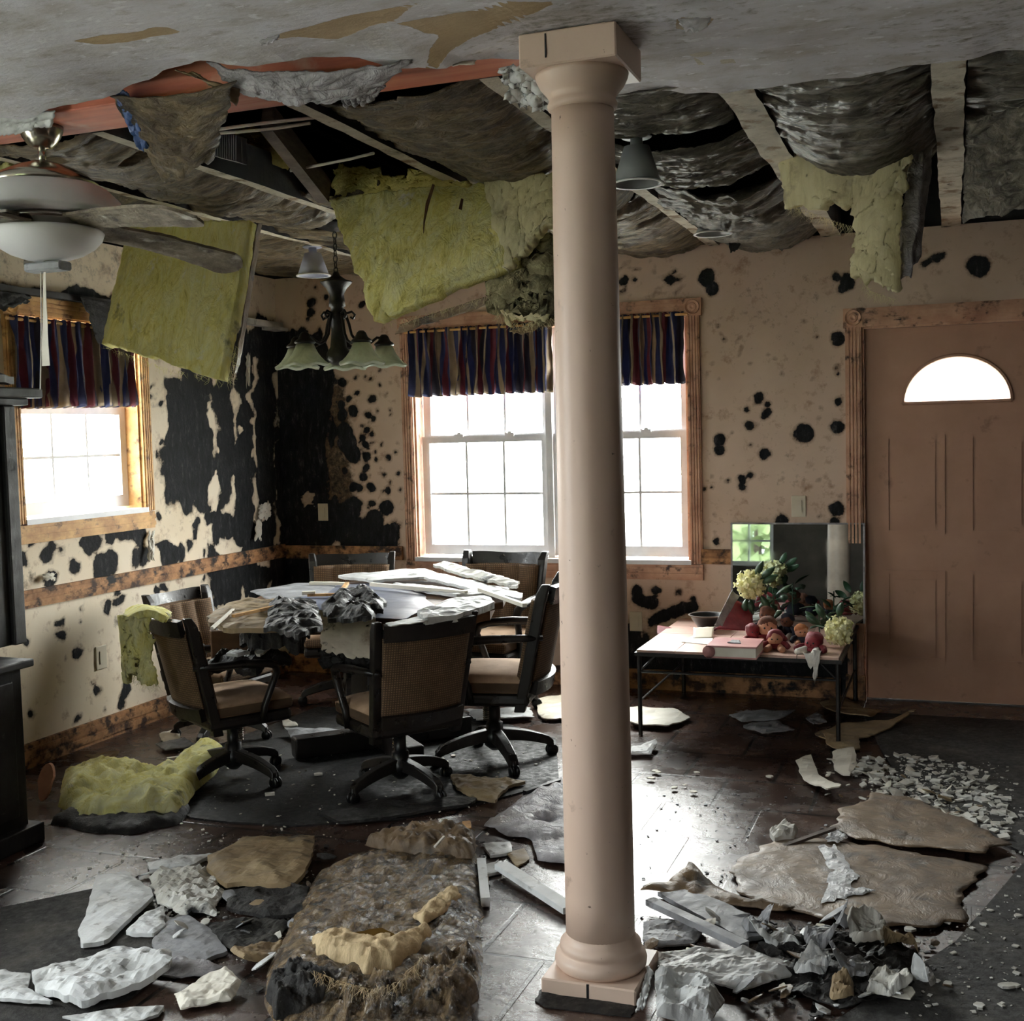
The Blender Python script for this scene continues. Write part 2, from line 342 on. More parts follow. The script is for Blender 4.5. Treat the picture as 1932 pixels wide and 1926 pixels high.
M['red'] = nm('dark_red_cloth', [(0.3, S(92,24,32)), (0.7, S(140,42,50))], 10, rough=0.7, bump=0.2)
M['pink'] = nm('faded_pink_cover', [(0.3, S(176,120,120)), (0.7, S(206,156,152))], 5, rough=0.4, bump=0.05)
M['skin'] = nm('peach_plush', [(0.3, S(176,124,96)), (0.7, S(206,152,122))], 12, rough=0.85, bump=0.2)
M['plush'] = nm('brown_plush', [(0.3, S(84,52,40)), (0.7, S(126,84,64))], 22, rough=0.95, bump=0.6)
M['white_cloth'] = nm('off_white_cloth', [(0.3, S(190,184,176)), (0.7, S(220,216,208))], 8, rough=0.85, bump=0.15)
M['navy'] = nm('dark_navy_cloth', [(0.3, S(28,30,44)), (0.7, S(48,50,66))], 8, rough=0.8, bump=0.2)
M['tabletop_tile'] = nm('pinkish_tile_top', [(0.3, S(186,150,136)), (0.7, S(214,184,170))], 5, rough=0.35, bump=0.05, spots=[(S(70,52,46), 22, 0.68, 0.74)])
M['brownpanel'] = nm('brown_veneer', [(0.3, S(84,60,42)), (0.7, S(122,90,64))], 6, rough=0.6, stretch=(0.4,2,2), bump=0.2, spots=[(S(36,28,22), 7, 0.6, 0.72)])
M['bluecloth'] = nm('slate_blue_table_cover', [(0.3, S(96,102,120)), (0.7, S(140,146,164))], 3, rough=0.35, bump=0.1, spots=[(S(40,40,46), 6, 0.62, 0.74)])
M['carpet'] = nm('soaked_charcoal_carpet', [(0.3, S(20,19,18)), (0.6, S(40,38,36)), (0.85, S(76,72,66))], 24, rough=0.6, rough2=0.95, bump=0.8, bdist=0.008, spots=[(S(72,68,60), 4, 0.5, 0.72), (S(78,74,66), 30, 0.64, 0.76), (S(150,144,132), 46, 0.70, 0.76)])
M['wetfilm'] = nm('glare_white_wet_film', [(0.3, S(190,192,194)), (0.7, S(236,238,240))], 9, rough=0.08, rough2=0.3, bump=0.8, bdist=0.02, dist=1.5, spec=0.9)  # white base colour paints the glare on wet clear plastic
M['rugblack'] = nm('black_rug_and_plinth_shade', [(0.3, S(10,10,10)), (0.6, S(22,21,20)), (0.85, S(40,38,35))], 20, rough=0.4, rough2=0.9, bump=0.6, bdist=0.006, spots=[(S(90,84,74), 60, 0.72, 0.77)])
M['tan_fibre'] = nm('tan_wet_fibre', [(0.25, S(168,146,112)), (0.6, S(216,194,156)), (0.85, S(234,216,184))], 12, detail=10, rough=0.9, bump=0.6, bdist=0.01, dist=2.0, stretch=(3,1,1), spec=0.1)
M['outlet'] = nm('ivory_plastic', [(0.3, S(196,186,164)), (0.7, S(214,206,186))], 3, rough=0.45, bump=0.0)
M['lawn'] = nm('pale_gravel', [(0.3, S(196,198,190)), (0.7, S(226,226,218))], 3, rough=0.95, bump=0.0)
def mat_glass():
    m, nt_, b, out = newmat('window_glass'); N = NT(nt_); nt_.nodes.remove(b)
    t = N.n('BsdfTransparent'); t.inputs[0].default_value = (0.96, 0.98, 0.97, 1)
    g = N.n('BsdfGlossy'); g.inputs['Roughness'].default_value = 0.03
    ms = N.n('MixShader'); ms.inputs[0].default_value = 0.05
    N.l(t.outputs[0], ms.inputs[1]); N.l(g.outputs[0], ms.inputs[2]); N.l(ms.outputs[0], out.inputs[0]); return m
M['glass'] = mat_glass()
def mat_mirror():
    m, nt_, b, out = newmat('dirty_mirror_glass'); N = NT(nt_); v = N.coord()
    b.inputs['Metallic'].default_value = 1.0
    N.l(N.ramp(N.noise(v, 6, 8), [(0.3, S(120,128,130)), (0.7, S(158,166,166))]), b.inputs['Base Color'])
    N.l(N.mr(N.noise(v, 3, 6), 0.45, 0.85, 0.01, 0.09), b.inputs['Roughness']); return m
M['mirror'] = mat_mirror()
def mat_water():
    m, nt_, b, out = newmat('brown_puddle_water'); b.inputs['Base Color'].default_value = S(96, 72, 34); b.inputs['Roughness'].default_value = 0.05; return m
M['water'] = mat_water()

def mat_wall(name, c0, c1, panel=False):
    m, nt_, b, out = newmat(name); N = NT(nt_); v = N.coord()
    n1 = N.noise(v, 2.2, 8); base = N.ramp(n1, [(0.3, c0), (0.7, c1)])
    n2 = N.noise(v, 13, 8, 0.65); base = N.mix(N.mr(n2, 0.56, 0.8), base, S(140,104,74))
    md = N.attr('mould'); br = N.attr('brown')
    w = N.math('ADD', md, N.math('MULTIPLY', N.math('SUBTRACT', N.noise(v, 34, 8, 0.7), 0.5), 0.5))
    halo = N.mr(w, 0.25, 0.5); core = N.mr(w, 0.46, 0.55)
    tb = N.math('ADD', br, N.math('MULTIPLY', N.math('SUBTRACT', N.noise(v, 20, 9, 0.75), 0.5), 2.2))
    col = N.mix(N.mr(tb, 0.35, 0.9), base, N.ramp(N.noise(v, 42, 8, 0.7), [(0.35, S(24,22,20)), (0.55, S(86,72,56)), (0.75, S(140,122,98))]))
    col = N.mix(N.math('MULTIPLY', halo, 0.55), col, S(98,74,52))
    bc = N.ramp(N.noise(N.coord((1,1,0.35)), 30, 10, 0.78), [(0.38, S(9,10,11)), (0.56, S(30,31,34)), (0.66, S(74,74,74)), (0.76, S(150,144,134))])
    col = N.mix(core, col, bc); N.l(col, b.inputs['Base Color'])
    b.inputs['Roughness'].default_value = 0.8; b.inputs['Specular IOR Level'].default_value = 0.3
    h = N.math('ADD', N.math('MULTIPLY', core, N.noise(v, 55, 6, 0.7)), N.math('MULTIPLY', N.noise(v, 8, 6), 0.25))
    N.bump(h, b, 0.6, 0.012); return m
M['wall_back'] = mat_wall('peach_plaster_mould', S(198,174,154), S(216,194,176))
M['wall_left'] = mat_wall('cream_plaster_mould', S(222,206,180), S(234,222,202))
M['wall_plain'] = nm('dark_panelled_wall', [(0.3, S(74,66,60)), (0.7, S(98,88,80))], 2, rough=0.85, bump=0.1)
def mat_ceiling():
    m, nt_, b, out = newmat('peeling_ceiling_paint'); N = NT(nt_); v = N.coord(); vs = N.coord((1,1.8,1))
    base = N.ramp(N.noise(vs, 3.2, 8, 0.65), [(0.3, S(172,166,158)), (0.5, S(206,204,208)), (0.75, S(224,224,234))])
    base = N.mix(N.math('MULTIPLY', N.mr(N.noise(vs, 11, 10, 0.7), 0.55, 0.72), 0.7), base, S(126,116,100))
    base = N.mix(N.mr(N.noise(vs, 16, 6, 0.6), 0.6, 0.64), base, S(226,226,230))
    sp = N.attr('spots'); w = N.math('ADD', sp, N.math('MULTIPLY', N.math('SUBTRACT', N.noise(vs, 22, 8, 0.7), 0.5), 1.5))
    base = N.mix(N.math('MULTIPLY', N.mr(w, 0.45, 0.75), 0.8), base, N.ramp(N.noise(v, 30, 6), [(0.4, S(92,88,74)), (0.7, S(140,136,116))]))
    pe = N.attr('peel'); w2 = N.math('ADD', pe, N.math('MULTIPLY', N.math('SUBTRACT', N.noise(v, 30, 8, 0.7), 0.5), 0.35))
    core = N.mr(w2, 0.49, 0.52)
    col = N.mix(core, base, N.ramp(N.noise(v, 5, 6), [(0.3, S(142,120,86)), (0.7, S(168,146,110))]))
    N.l(col, b.inputs['Base Color']); b.inputs['Roughness'].default_value = 0.75
    N.bump(N.math('SUBTRACT', N.noise(vs, 20, 8, 0.7), N.math('MULTIPLY', core, 0.8)), b, 0.4, 0.012); return m
M['ceiling'] = mat_ceiling()
def mat_floor():
    m, nt_, b, out = newmat('wet_brown_tile_floor'); N = NT(nt_); v = N.coord()
    br = N.n('TexBrick'); br.offset = 0.5; br.inputs['Scale'].default_value = 1.0; br.inputs['Brick Width'].default_value = 0.385; br.inputs['Row Height'].default_value = 0.385
    br.inputs['Mortar Size'].default_value = 0.009; br.inputs['Mortar Smooth'].default_value = 0.3
    mp = N.n('Mapping'); mp.inputs['Location'].default_value = (0.155, 0.305, 0); N.l(v, mp.inputs[0]); N.l(mp.outputs[0], br.inputs['Vector'])
    c = N.ramp(N.noise(v, 3.0, 9, 0.65), [(0.28, S(24,18,16)), (0.5, S(60,43,36)), (0.72, S(92,72,62))])
    gr = N.attr('silt'); w = N.math('ADD', gr, N.math('MULTIPLY', N.math('SUBTRACT', N.noise(v, 9, 9, 0.7), 0.5), 1.1))
    c = N.mix(N.mr(w, 0.35, 0.8), c, N.ramp(N.noise(v, 18, 8, 0.7), [(0.3, S(92,86,80)), (0.7, S(150,144,138))]))
    n3 = N.noise(v, 60, 6, 0.7); c = N.mix(N.mr(n3, 0.66, 0.72), c, S(20,18,17))
    c = N.mix(br.outputs['Fac'], c, S(22,19,18)); N.l(c, b.inputs['Base Color'])
    rn = N.noise(v, 5.5, 9, 0.7)
    N.l(N.mr(rn, 0.3, 0.72, 0.12, 0.42), b.inputs['Roughness']); b.inputs['Specular IOR Level'].default_value = 0.62
    h = N.math('SUBTRACT', N.math('ADD', N.math('MULTIPLY', N.noise(v, 48, 8, 0.75), 0.5), N.noise(v, 11, 8, 0.6)), N.math('MULTIPLY', br.outputs['Fac'], 2.0))
    N.bump(h, b, 0.22, 0.012); return m
M['floor'] = mat_floor()
def mat_vcol(name, rough=0.85, bump=0.2):
    m, nt_, b, out = newmat(name); N = NT(nt_); v = N.coord()
    col = N.mix(0.35, N.attr('Col', 'Color'), N.ramp(N.noise(v, 22, 8), [(0.3, S(120,120,120)), (0.7, S(255,255,255))]), 'MULTIPLY')
    N.l(col, b.inputs['Base Color']); b.inputs['Roughness'].default_value = rough; N.bump(N.noise(v, 60, 4), b, bump, 0.003)
    tr = N.n('BsdfTranslucent'); N.l(col, tr.inputs[0]); ms = N.n('MixShader'); ms.inputs[0].default_value = 0.15
    N.l(b.outputs[0], ms.inputs[1]); N.l(tr.outputs[0], ms.inputs[2]); N.l(ms.outputs[0], out.inputs[0]); return m
M['stripe'] = mat_vcol('striped_valance_cloth')
# ------------------------------------------------------------------ room shell
def breaks(segs):
    out = [segs[0][0]]
    for a, b, st in segs:
        n = max(1, int(round((b-a)/st))); out += [a+(b-a)*(i+1)/n for i in range(n)]
    return np.array(out)
def blob_sdf(U, V, blobs, soft=0.03):
    v = np.zeros_like(U)
    for (u, w, r) in blobs:
        d = np.hypot(U-u, V-w); v = np.maximum(v, np.clip(0.5+(r-d)/(2*soft), 0, 1.15))
    return v
def rect_sdf(U, V, u0, u1, w0, w1, soft=0.05, rag=0.0, seed=0, fr=7.0):
    d = np.minimum(np.minimum(U-u0, u1-U), np.minimum(V-w0, w1-V))
    if rag: d = d + rag*fbm(np.stack([U*fr, V*fr*0.45, U*0], -1), seed, 4)
    return np.clip(0.5+d/(2*soft), 0, 1.15)
def poly_sd(U, V, poly):
    poly = np.array(poly); n = len(poly); ins = np.zeros(U.shape, bool); dm = np.full(U.shape, 1e9)
    for i in range(n):
        a, b = poly[i], poly[(i+1) % n]
        cond = ((a[1] > V) != (b[1] > V)) & (U < (b[0]-a[0])*(V-a[1])/(b[1]-a[1]+1e-12)+a[0]); ins ^= cond
        e = b-a; t = np.clip(((U-a[0])*e[0]+(V-a[1])*e[1])/(e@e+1e-12), 0, 1)
        dm = np.minimum(dm, np.hypot(U-a[0]-t*e[0], V-a[1]-t*e[1]))
    return np.where(ins, dm, -dm)
def panel_grid(name, us, vs, T, openings, mat_, attrs, thick, disp=None):
    U, V = np.meshgrid(us, vs, indexing='ij'); P = T(U, V)
    if disp is not None: P = P + disp(U, V)
    nu, nv = U.shape; idx = np.arange(nu*nv).reshape(nu, nv)
    uc = (us[:-1]+us[1:])/2; vc = (vs[:-1]+vs[1:])/2; UC, VC = np.meshgrid(uc, vc, indexing='ij')
    keep = np.ones(UC.shape, bool)
    for (a, b, c, d) in openings: keep &= ~((UC > a) & (UC < b) & (VC > c) & (VC < d))
    q = np.stack([idx[:-1,:-1], idx[1:,:-1], idx[1:,1:], idx[:-1,1:]], -1)[keep]
    used = np.zeros(nu*nv, bool); used[q.ravel()] = True; rem = np.cumsum(used)-1
    me = bpy.data.meshes.new(name); me.from_pydata(P.reshape(-1, 3)[used].tolist(), [], rem[q].tolist()); me.update()
    for an, fn in attrs.items():
        at_ = me.attributes.new(an, 'FLOAT', 'POINT'); at_.data.foreach_set('value', np.ascontiguousarray(fn(U, V).reshape(-1)[used], dtype=np.float32))
    me.materials.append(mat_); o = bpy.data.objects.new(name, me); C.objects.link(o)
    md = o.modifiers.new('thickness', 'SOLIDIFY'); md.thickness = thick; md.offset = -1
    return struct(o)

def conv_back(l, k=1/322.0):
    r = []
    for (px, py, q) in l:
        p = at(px, py, y=D_BACK); r.append((p[0], p[2], q*k))
    return r
def conv_left(l):
    r = []
    for (px, py, q) in l:
        p = at(px, py, x=X_LEFT); r.append((p[1], p[2], q/300.0))
    return r
BB = [(587,570,9),(587,587,8),(613,561,6),(595,542,4),(582,600,5),(687,549,4),(683,576,8),(704,586,3),(634,720,6),(646,722,9),(671,712,4),(689,711,3),(715,726,3),(717,697,3),(673,742,6),(702,752,8),(659,754,8),(701,754,8),(669,776,11),(644,767,11),(646,784,14),(693,782,8),(703,789,6),(652,815,20),(656,838,22),(666,858,18),(690,811,7),(700,818,5),(686,828,8),(692,840,8),(691,862,10),(691,882,9),(708,852,4),(712,867,5),(733,862,5),(747,853,3),(620,798,5),(649,889,8),(686,899,10),(698,919,9),(666,919,11),(678,921,9),(731,924,8),(726,894,4),(750,892,4),(736,909,3),(701,949,8),(727,956,17),(661,980,16),(706,980,20),(686,1003,22),(639,1003,20),(733,1003,16),(655,1012,16),(710,1015,14),(620,1005,16),
 (1333,524,16),(1343,546,13),(1174,530,9),(1200,527,4),(1176,548,5),(1262,528,10),(1270,509,3),(1576,521,8),(1597,530,14),(1588,540,8),(1846,503,20),(1769,486,9),(1780,480,6),(1746,497,7),(1578,638,13),(1579,690,2.5),(1579,699,3),(1579,706,2.5),(1583,758,7),(1578,804,11),(1580,961,12),(1576,984,8),(1516,818,18),(1443,854,10),(1433,752,10),(1448,764,6),(1443,784,9),(1447,780,8),(1412,771,5),(1413,804,9),(1357,827,12),(1357,847,10),(1416,894,6),(1403,905,8),(1401,919,7),(1376,908,4),(1346,918,3),(1329,921,5),(1474,983,13),(1352,1020,6),(1368,641,3),(1357,614,3),
 (1200,1118,12),(1202,1130,12),(1214,1136,12),(1230,1138,14),(1237,1113,9),(1282,1116,7),(1308,1130,6),(1256,1162,13),(1272,1154,13),(1286,1148,12),(1243,1167,12),(1232,1172,10),(1311,1142,10),(1300,1147,10),(1197,1214,15),(1210,1240,18),(1240,1255,16),(1185,1260,14),(1270,1262,14),(1700,455,3),(1660,600,3),(1395,1118,3),(570,630,16),(580,660,10),(600,940,12),(615,935,8),(630,937,6)]
for k in range(60):
    BB.append((random.uniform(575, 760), random.uniform(700, 960), random.uniform(0.8, 3.2)))
for k in range(45):
    BB.append((random.uniform(1160, 1290), random.uniform(492, 560), random.uniform(0.6, 1.8)))
for k in range(40):
    BB.append((random.uniform(1330, 1590), random.uniform(600, 1030), random.uniform(0.6, 2.0)))
BBc = conv_back(BB)
def back_mould(U, V):
    wq = np.stack([U*10, V*10, U*0], -1); U = U+0.012*fbm(wq, 73, 4); V = V+0.012*fbm(wq+7.7, 74, 4)
    m = blob_sdf(U, V, BBc)
    m = np.maximum(m, rect_sdf(U, V, -4.3, -3.80, 0.0, 2.18, 0.05, 0.10, 3))
    m = np.maximum(m, rect_sdf(U, V, -4.3, -3.55, 0.82, 1.10, 0.05, 0.07, 4))
    m = np.maximum(m, rect_sdf(U, V, -3.7, -3.3, 0.82, 0.96, 0.05, 0.09, 5))
    m = np.maximum(m, rect_sdf(U, V, -4.3, -3.62, 0.05, 0.74, 0.06, 0.13, 6))
    m = np.maximum(m, rect_sdf(U, V, -1.9, -0.5, -0.1, 0.42, 0.10, 0.12, 9)*0.75)
    m = m - 0.8*np.clip(0.5-(np.hypot((U+3.93)/0.10, (V-1.13)/0.09)-1), 0, 1)*(fbm(np.stack([U*14, V*14, U*0], -1), 8) > 0.05)
    return np.clip(m, 0, 1.2)
def back_brown(U, V):
    b = rect_sdf(U, V, -3.86, -3.62, 0.9, 1.88, 0.06, 0.05, 13)*1.0
    b = np.maximum(b, rect_sdf(U, V, -1.3, -0.6, 1.9, 2.4, 0.25, 0.2, 14)*0.28)
    b = np.maximum(b, rect_sdf(U, V, -1.1, -0.7, 0.9, 1.6, 0.2, 0.2, 15)*0.2)
    return np.clip(b, 0, 1.1)
WIN = (-3.165, -1.435, 0.765, 2.165); DOORO = (-0.475, 0.49, 0.0, 2.05)
us = breaks([(-4.28, -3.165, .014), (-3.165, -1.435, .03), (-1.435, -0.475, .014), (-0.475, 0.49, .03), (0.49, 2.6, .05)])
vs = breaks([(0, .765, .016), (.765, 2.05, .014), (2.05, 2.165, .014), (2.165, 2.56, .014)])
panel_grid('wall_back', us, vs, lambda U, V: np.stack([U, U*0+D_BACK, V], -1), [WIN, DOORO], M['wall_back'], {'mould': back_mould, 'brown': back_brown}, 0.16,
           lambda U, V: np.stack([U*0, 0.004*fbm(np.stack([U*3, V*3, U*0], -1), 5), U*0], -1))

LB = [(203,1149,13),(225,1133,9),(232,1126,9),(161,1148,4),(161,1158,3),(112,1175,6),(115,1202,7),(52,1214,8),(147,1228,10),(182,1290,8),(184,1302,8),(234,1294,9),(234,1306,10),(234,1318,8),(143,1361,6),(67,1349,6),(198,1344,5),(219,1114,7),(142,1069,10),(192,1070,18),(205,1062,16),(89,1091,13),(152,1180,3),(120,1243,2),
 (176,1024,20),(165,1020,12),(212,1014,16),(225,1010,12),(96,1040,12),(100,1030,10),(52,1046,9),(259,1003,24),(240,1008,16),(269,1045,16),(255,1055,14),(316,1045,24),(340,1048,14),(305,1038,14),(360,1034,10),(298,965,10),(400,980,18),(430,985,22),(375,985,10),(388,955,14),(373,1005,9),(370,1018,6),(380,1042,5),(409,1003,14),(466,1008,30),(415,1105,11),(430,1115,8),(385,1085,5),(420,1130,9),(405,1098,6),(300,1115,9),(310,1105,8),(450,1075,18),(470,1100,18),(440,1060,12),(285,728,6),(292,742,5),(283,758,4),(300,830,8),(298,860,7),(300,765,6),(120,1040,6),(60,1010,6)]
LBc = conv_left(LB)
def strip(px, y0, y1, r, out):
    for yy in range(y0, y1, 12): out.append((px+random.uniform(-3, 3), yy, r))
ST = []
strip(325, 735, 925, 22, ST); strip(350, 720, 940, 26, ST); strip(385, 735, 950, 26, ST); strip(425, 715, 930, 28, ST); strip(415, 940, 1000, 18, ST); strip(460, 650, 1010, 26, ST); strip(500, 620, 1030, 32, ST); strip(540, 625, 1040, 30, ST)
STc = conv_left(ST)
ISL = conv_left([(395,770,5),(398,785,7),(402,796,8),(400,890,5),(402,905,9),(404,920,8),(470,690,3),(468,720,4),(472,750,4),(466,770,3),(470,850,3),(455,810,3),(350,800,3),(490,960,10),(498,975,9),(480,975,6),(505,950,6),(415,850,3),(345,735,3)])
def left_mould(U, V):
    wq = np.stack([U*9, V*9, U*0], -1); U = U+0.035*fbm(wq, 71, 4); V = V+0.035*fbm(wq+7.7, 72, 4)
    m = blob_sdf(U, V, LBc); big = blob_sdf(U, V, STc, 0.05) + 0.35*fbm(np.stack([U*9, V*5, U*0], -1), 21, 4)*(blob_sdf(U, V, STc, 0.16) > 0.25)
    m = np.maximum(m, np.clip(big, 0, 1.15)); m = m - 0.95*blob_sdf(U, V, ISL, 0.02)
    m = np.maximum(m, rect_sdf(U, V, 4.0, 5.6, 2.2, 2.30, 0.03, 0.04, 22)); m = np.maximum(m, rect_sdf(U, V, 6.0, 7.0, 0.55, 0.78, 0.06, 0.12, 23))
    m = np.maximum(m, rect_sdf(U, V, 5.55, 7.0, 2.0, 2.24, 0.05, 0.05, 24))
    return np.clip(m, 0, 1.2)
def left_brown(U, V):
    b = rect_sdf(U, V, 2.0, 6.8, 2.3, 2.6, 0.1, 0.1, 31)*0.30
    b = np.maximum(b, blob_sdf(U, V, conv_left([(225,1172,12),(235,1198,8),(237,1170,7),(115,1202,4),(147,1228,6),(40,1095,12),(60,1090,8)]), 0.04)*0.8)
    b = np.maximum(b, rect_sdf(U, V, 4.0, 6.0, 1.06, 1.17, 0.08, 0.06, 33)*0.35)
    return np.clip(b, 0, 1)
LWIN = (4.47, 5.36, 1.175, 2.135); LADDED = (1.0, 2.2, 0.75, 2.2)  # second opening: added out of view to let in extra light
us = breaks([(-2.4, 1.0, .1), (1.0, 2.2, .1), (2.2, 3.9, .1), (3.9, 4.47, .016), (4.47, 5.36, .03), (5.36, 6.95, .014)])
vs = breaks([(0, .75, .015), (.75, 1.175, .0142), (1.175, 2.135, .0137), (2.135, 2.2, .0145), (2.2, 2.56, .014)])
panel_grid('wall_left', us, vs, lambda U, V: np.stack([U*0+X_LEFT, U, V], -1), [LWIN, LADDED], M['wall_left'], {'mould': left_mould, 'brown': left_brown}, 0.16,
           lambda U, V: np.stack([0.004*fbm(np.stack([U*3, V*3, U*0], -1), 6), U*0, U*0], -1))
mb = MB(); mb.box((2.6, -2.4, 0), (2.75, 6.95, 2.56)); struct(mb.build('wall_right', M['wall_plain'], recentre=False))
mb = MB()
for a, b in (((-4.3,-2.55,0),(-3.9,-2.4,2.56)), ((-2.25,-2.55,0),(2.75,-2.4,2.56)), ((-3.9,-2.55,0),(-2.25,-2.4,0.65)), ((-3.9,-2.55,2.3),(-2.25,-2.4,2.56))): mb.box(a, b)
struct(mb.build('wall_rear', M['wall_plain'], recentre=False))

# floor
us = breaks([(-4.131, 2.6, .035)]); vs = breaks([(-2.4, 2.0, .2), (2.0, 6.794, .035)])
def silt(U, V):
    s = 0.30*fbm(np.stack([U*1.4, V*1.4, U*0], -1), 41, 4)
    s = s + 0.5*np.exp(-(((U+1.25)/0.35)**2+((V-2.9)/0.6)**2)) + 0.35*np.exp(-(((U+2.6)/0.5)**2+((V-3.4)/0.4)**2))
    s = s + 0.25*np.exp(-(((U+0.5)/0.6)**2+((V-4.2)/0.6)**2)) - 0.4*np.clip((V-4.6), 0, 1)
    return np.clip(s, 0, 1)
panel_grid('floor', us, vs, lambda U, V: np.stack([U, V, U*0], -1), [], M['floor'], {'silt': silt}, 0.12)

# ceiling drywall with its torn far edge
EDGE = [(-4.2, 2.98), (-3.2, 3.0), (-2.77, 2.99), (-2.5, 3.02), (-2.2, 2.93), (-2.07, 2.84), (-1.9, 2.82), (-1.61, 2.92), (-1.36, 3.02), (-1.18, 3.12), (-1.09, 3.2), (-1.03, 3.40), (-0.99, 3.62), (-0.7, 3.64), (-0.44, 3.65), (0.2, 3.66), (2.6, 3.7)]
ex, ey = np.array([e[0] for e in EDGE]), np.array([e[1] for e in EDGE])
PEEL = [[(488,82),(533,63),(660,31),(795,5),(743,38),(702,48),(634,75),(600,73),(560,70)],
        [(747,44),(907,17),(959,-2),(1054,-2),(1010,20),(969,38),(928,55),(890,68),(846,89),(829,102),(798,112),(812,82),(832,61),(802,61),(778,51)],
        [(133,82),(191,70),(273,61),(284,53),(318,55),(342,65),(280,73),(239,82),(184,87)],
        [(1275,28),(1352,32),(1324,53),(1275,49)]]
PEELW = [[at(a, b, z=Z_CEIL)[:2] for a, b in p] for p in PEEL]
vs = breaks([(-2.4, 1.6, .25), (1.6, 3.72, .022)]); us = breaks([(-4.131, 0.6, .022), (0.6, 2.6, .1)])
VV, UU = np.meshgrid(vs, us, indexing='ij')
EY = np.interp(UU, ex, ey) + 0.02*fbm(np.stack([UU*9, UU*0, UU*0], -1), 51, 4)
VY = np.where(VV > 1.6, 1.6+(VV-1.6)*(EY-1.6)/(3.72-1.6), VV)
ZZ = Z_CEIL + 0.006*fbm(np.stack([UU*3, VY*3, UU*0], -1), 52) - 0.03*np.clip((VY-EY+0.25)/0.25, 0, 1)**2*np.clip(0.3+fbm(np.stack([UU*2.2, VY*0, UU*0], -1), 53), 0, 1)
me = bpy.data.meshes.new('ceiling'); idx = np.arange(UU.size).reshape(UU.shape)
q = np.stack([idx[:-1,:-1], idx[1:,:-1], idx[1:,1:], idx[:-1,1:]], -1).reshape(-1, 4)
me.from_pydata(np.stack([UU, VY, ZZ], -1).reshape(-1, 3).tolist(), [], q.tolist()); me.update()
pe = np.zeros(UU.shape)
for p in PEELW: pe = np.maximum(pe, np.clip(0.5+poly_sd(UU, VY, p)/0.05, 0, 1))
a_ = me.attributes.new('peel', 'FLOAT', 'POINT'); a_.data.foreach_set('value', np.ascontiguousarray(pe.reshape(-1), dtype=np.float32))
sp = 0.25*np.clip((UU+1.3)/0.8, 0, 1) + 0.5*np.exp(-(((UU+0.95)/0.35)**2+((VY-3.0)/0.25)**2)) + 0.25*np.exp(-(((UU-0.2)/0.5)**2+((VY-3.4)/0.4)**2))
a_ = me.attributes.new('spots', 'FLOAT', 'POINT'); a_.data.foreach_set('value', np.ascontiguousarray(sp.reshape(-1), dtype=np.float32))
me.materials.append(M['ceiling']); o = bpy.data.objects.new('ceiling', me); C.objects.link(o); struct(o)
md = o.modifiers.new('thickness', 'SOLIDIFY'); md.thickness = 0.013; md.offset = -1

# attic above: gabled dark roof deck, ends
mb = MB()
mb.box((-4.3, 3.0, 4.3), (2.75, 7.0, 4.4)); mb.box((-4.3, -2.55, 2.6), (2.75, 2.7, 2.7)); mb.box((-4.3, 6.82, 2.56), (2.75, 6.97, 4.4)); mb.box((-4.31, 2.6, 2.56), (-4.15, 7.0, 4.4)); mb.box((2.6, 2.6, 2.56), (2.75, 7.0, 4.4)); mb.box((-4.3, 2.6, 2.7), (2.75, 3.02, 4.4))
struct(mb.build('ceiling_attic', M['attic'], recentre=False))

# trims
def fluted(mb, T, u0, u1, w0, w1, vert, n=0.02, k=4):
    def tb(a, b):
        vs = [T(*q) for q in ((a[0],a[1],a[2]),(b[0],a[1],a[2]),(b[0],b[1],a[2]),(a[0],b[1],a[2]),(a[0],a[1],b[2]),(b[0],a[1],b[2]),(b[0],b[1],b[2]),(a[0],b[1],b[2]))]
        mb.add(vs, [(3,2,1,0),(4,5,6,7),(0,1,5,4),(1,2,6,5),(2,3,7,6),(3,0,4,7)])
    tb((u0, w0, 0), (u1, w1, n))
    for i in range(k):
        if vert:
            wd = (u1-u0)/(k+0.6); a = u0+wd*(0.3+i); tb((a+wd*0.15, w0, n), (a+wd*0.8, w1, n+0.007))
        else:
            wd = (w1-w0)/(k+0.6); a = w0+wd*(0.3+i); tb((u0, a+wd*0.15, n), (u1, a+wd*0.8, n+0.007))
    return tb
TB = lambda u, w, n: (u, D_BACK-n, w)
TL = lambda u, w, n: (X_LEFT+n, u, w)
def rail(name, T, u0, u1, w0, w1, m, n=0.022):
    mb = MB(); tb = fluted(mb, T, u0, u1, w0, w1, False, n, 2); return struct(mb.build(name, m, recentre=False))
rail('baseboard_back', TB, -4.11, -0.60, 0, 0.115, M['wood_trim_mould']); rail('baseboard_left', TL, 2.0, 6.77, 0, 0.115, M['wood_trim_mould'])
rail('trim_1', TB, -4.11, -3.27, 0.745, 0.83, M['wood_trim_mould']); rail('trim_2', TB, -1.37, -0.60, 0.745, 0.83, M['wood_trim_mould'])
rail('trim_3', TL, 2.6, 6.77, 0.755, 0.84, M['wood_trim_mould'])
mb = MB(); mb.box((X_LEFT, 4.0, 2.232), (X_LEFT+0.06, 6.2, 2.262)); struct(mb.build('trim_4', M['darkwood'], recentre=False))
mb = MB(); mb.box((X_LEFT, 6.2, 2.238), (X_LEFT+0.06, 6.78, 2.275)); mb.box((X_LEFT, 6.62, 2.22), (X_LEFT+0.10, 6.78, 2.238)); struct(mb.build('trim_5', M['plaster'], recentre=False))

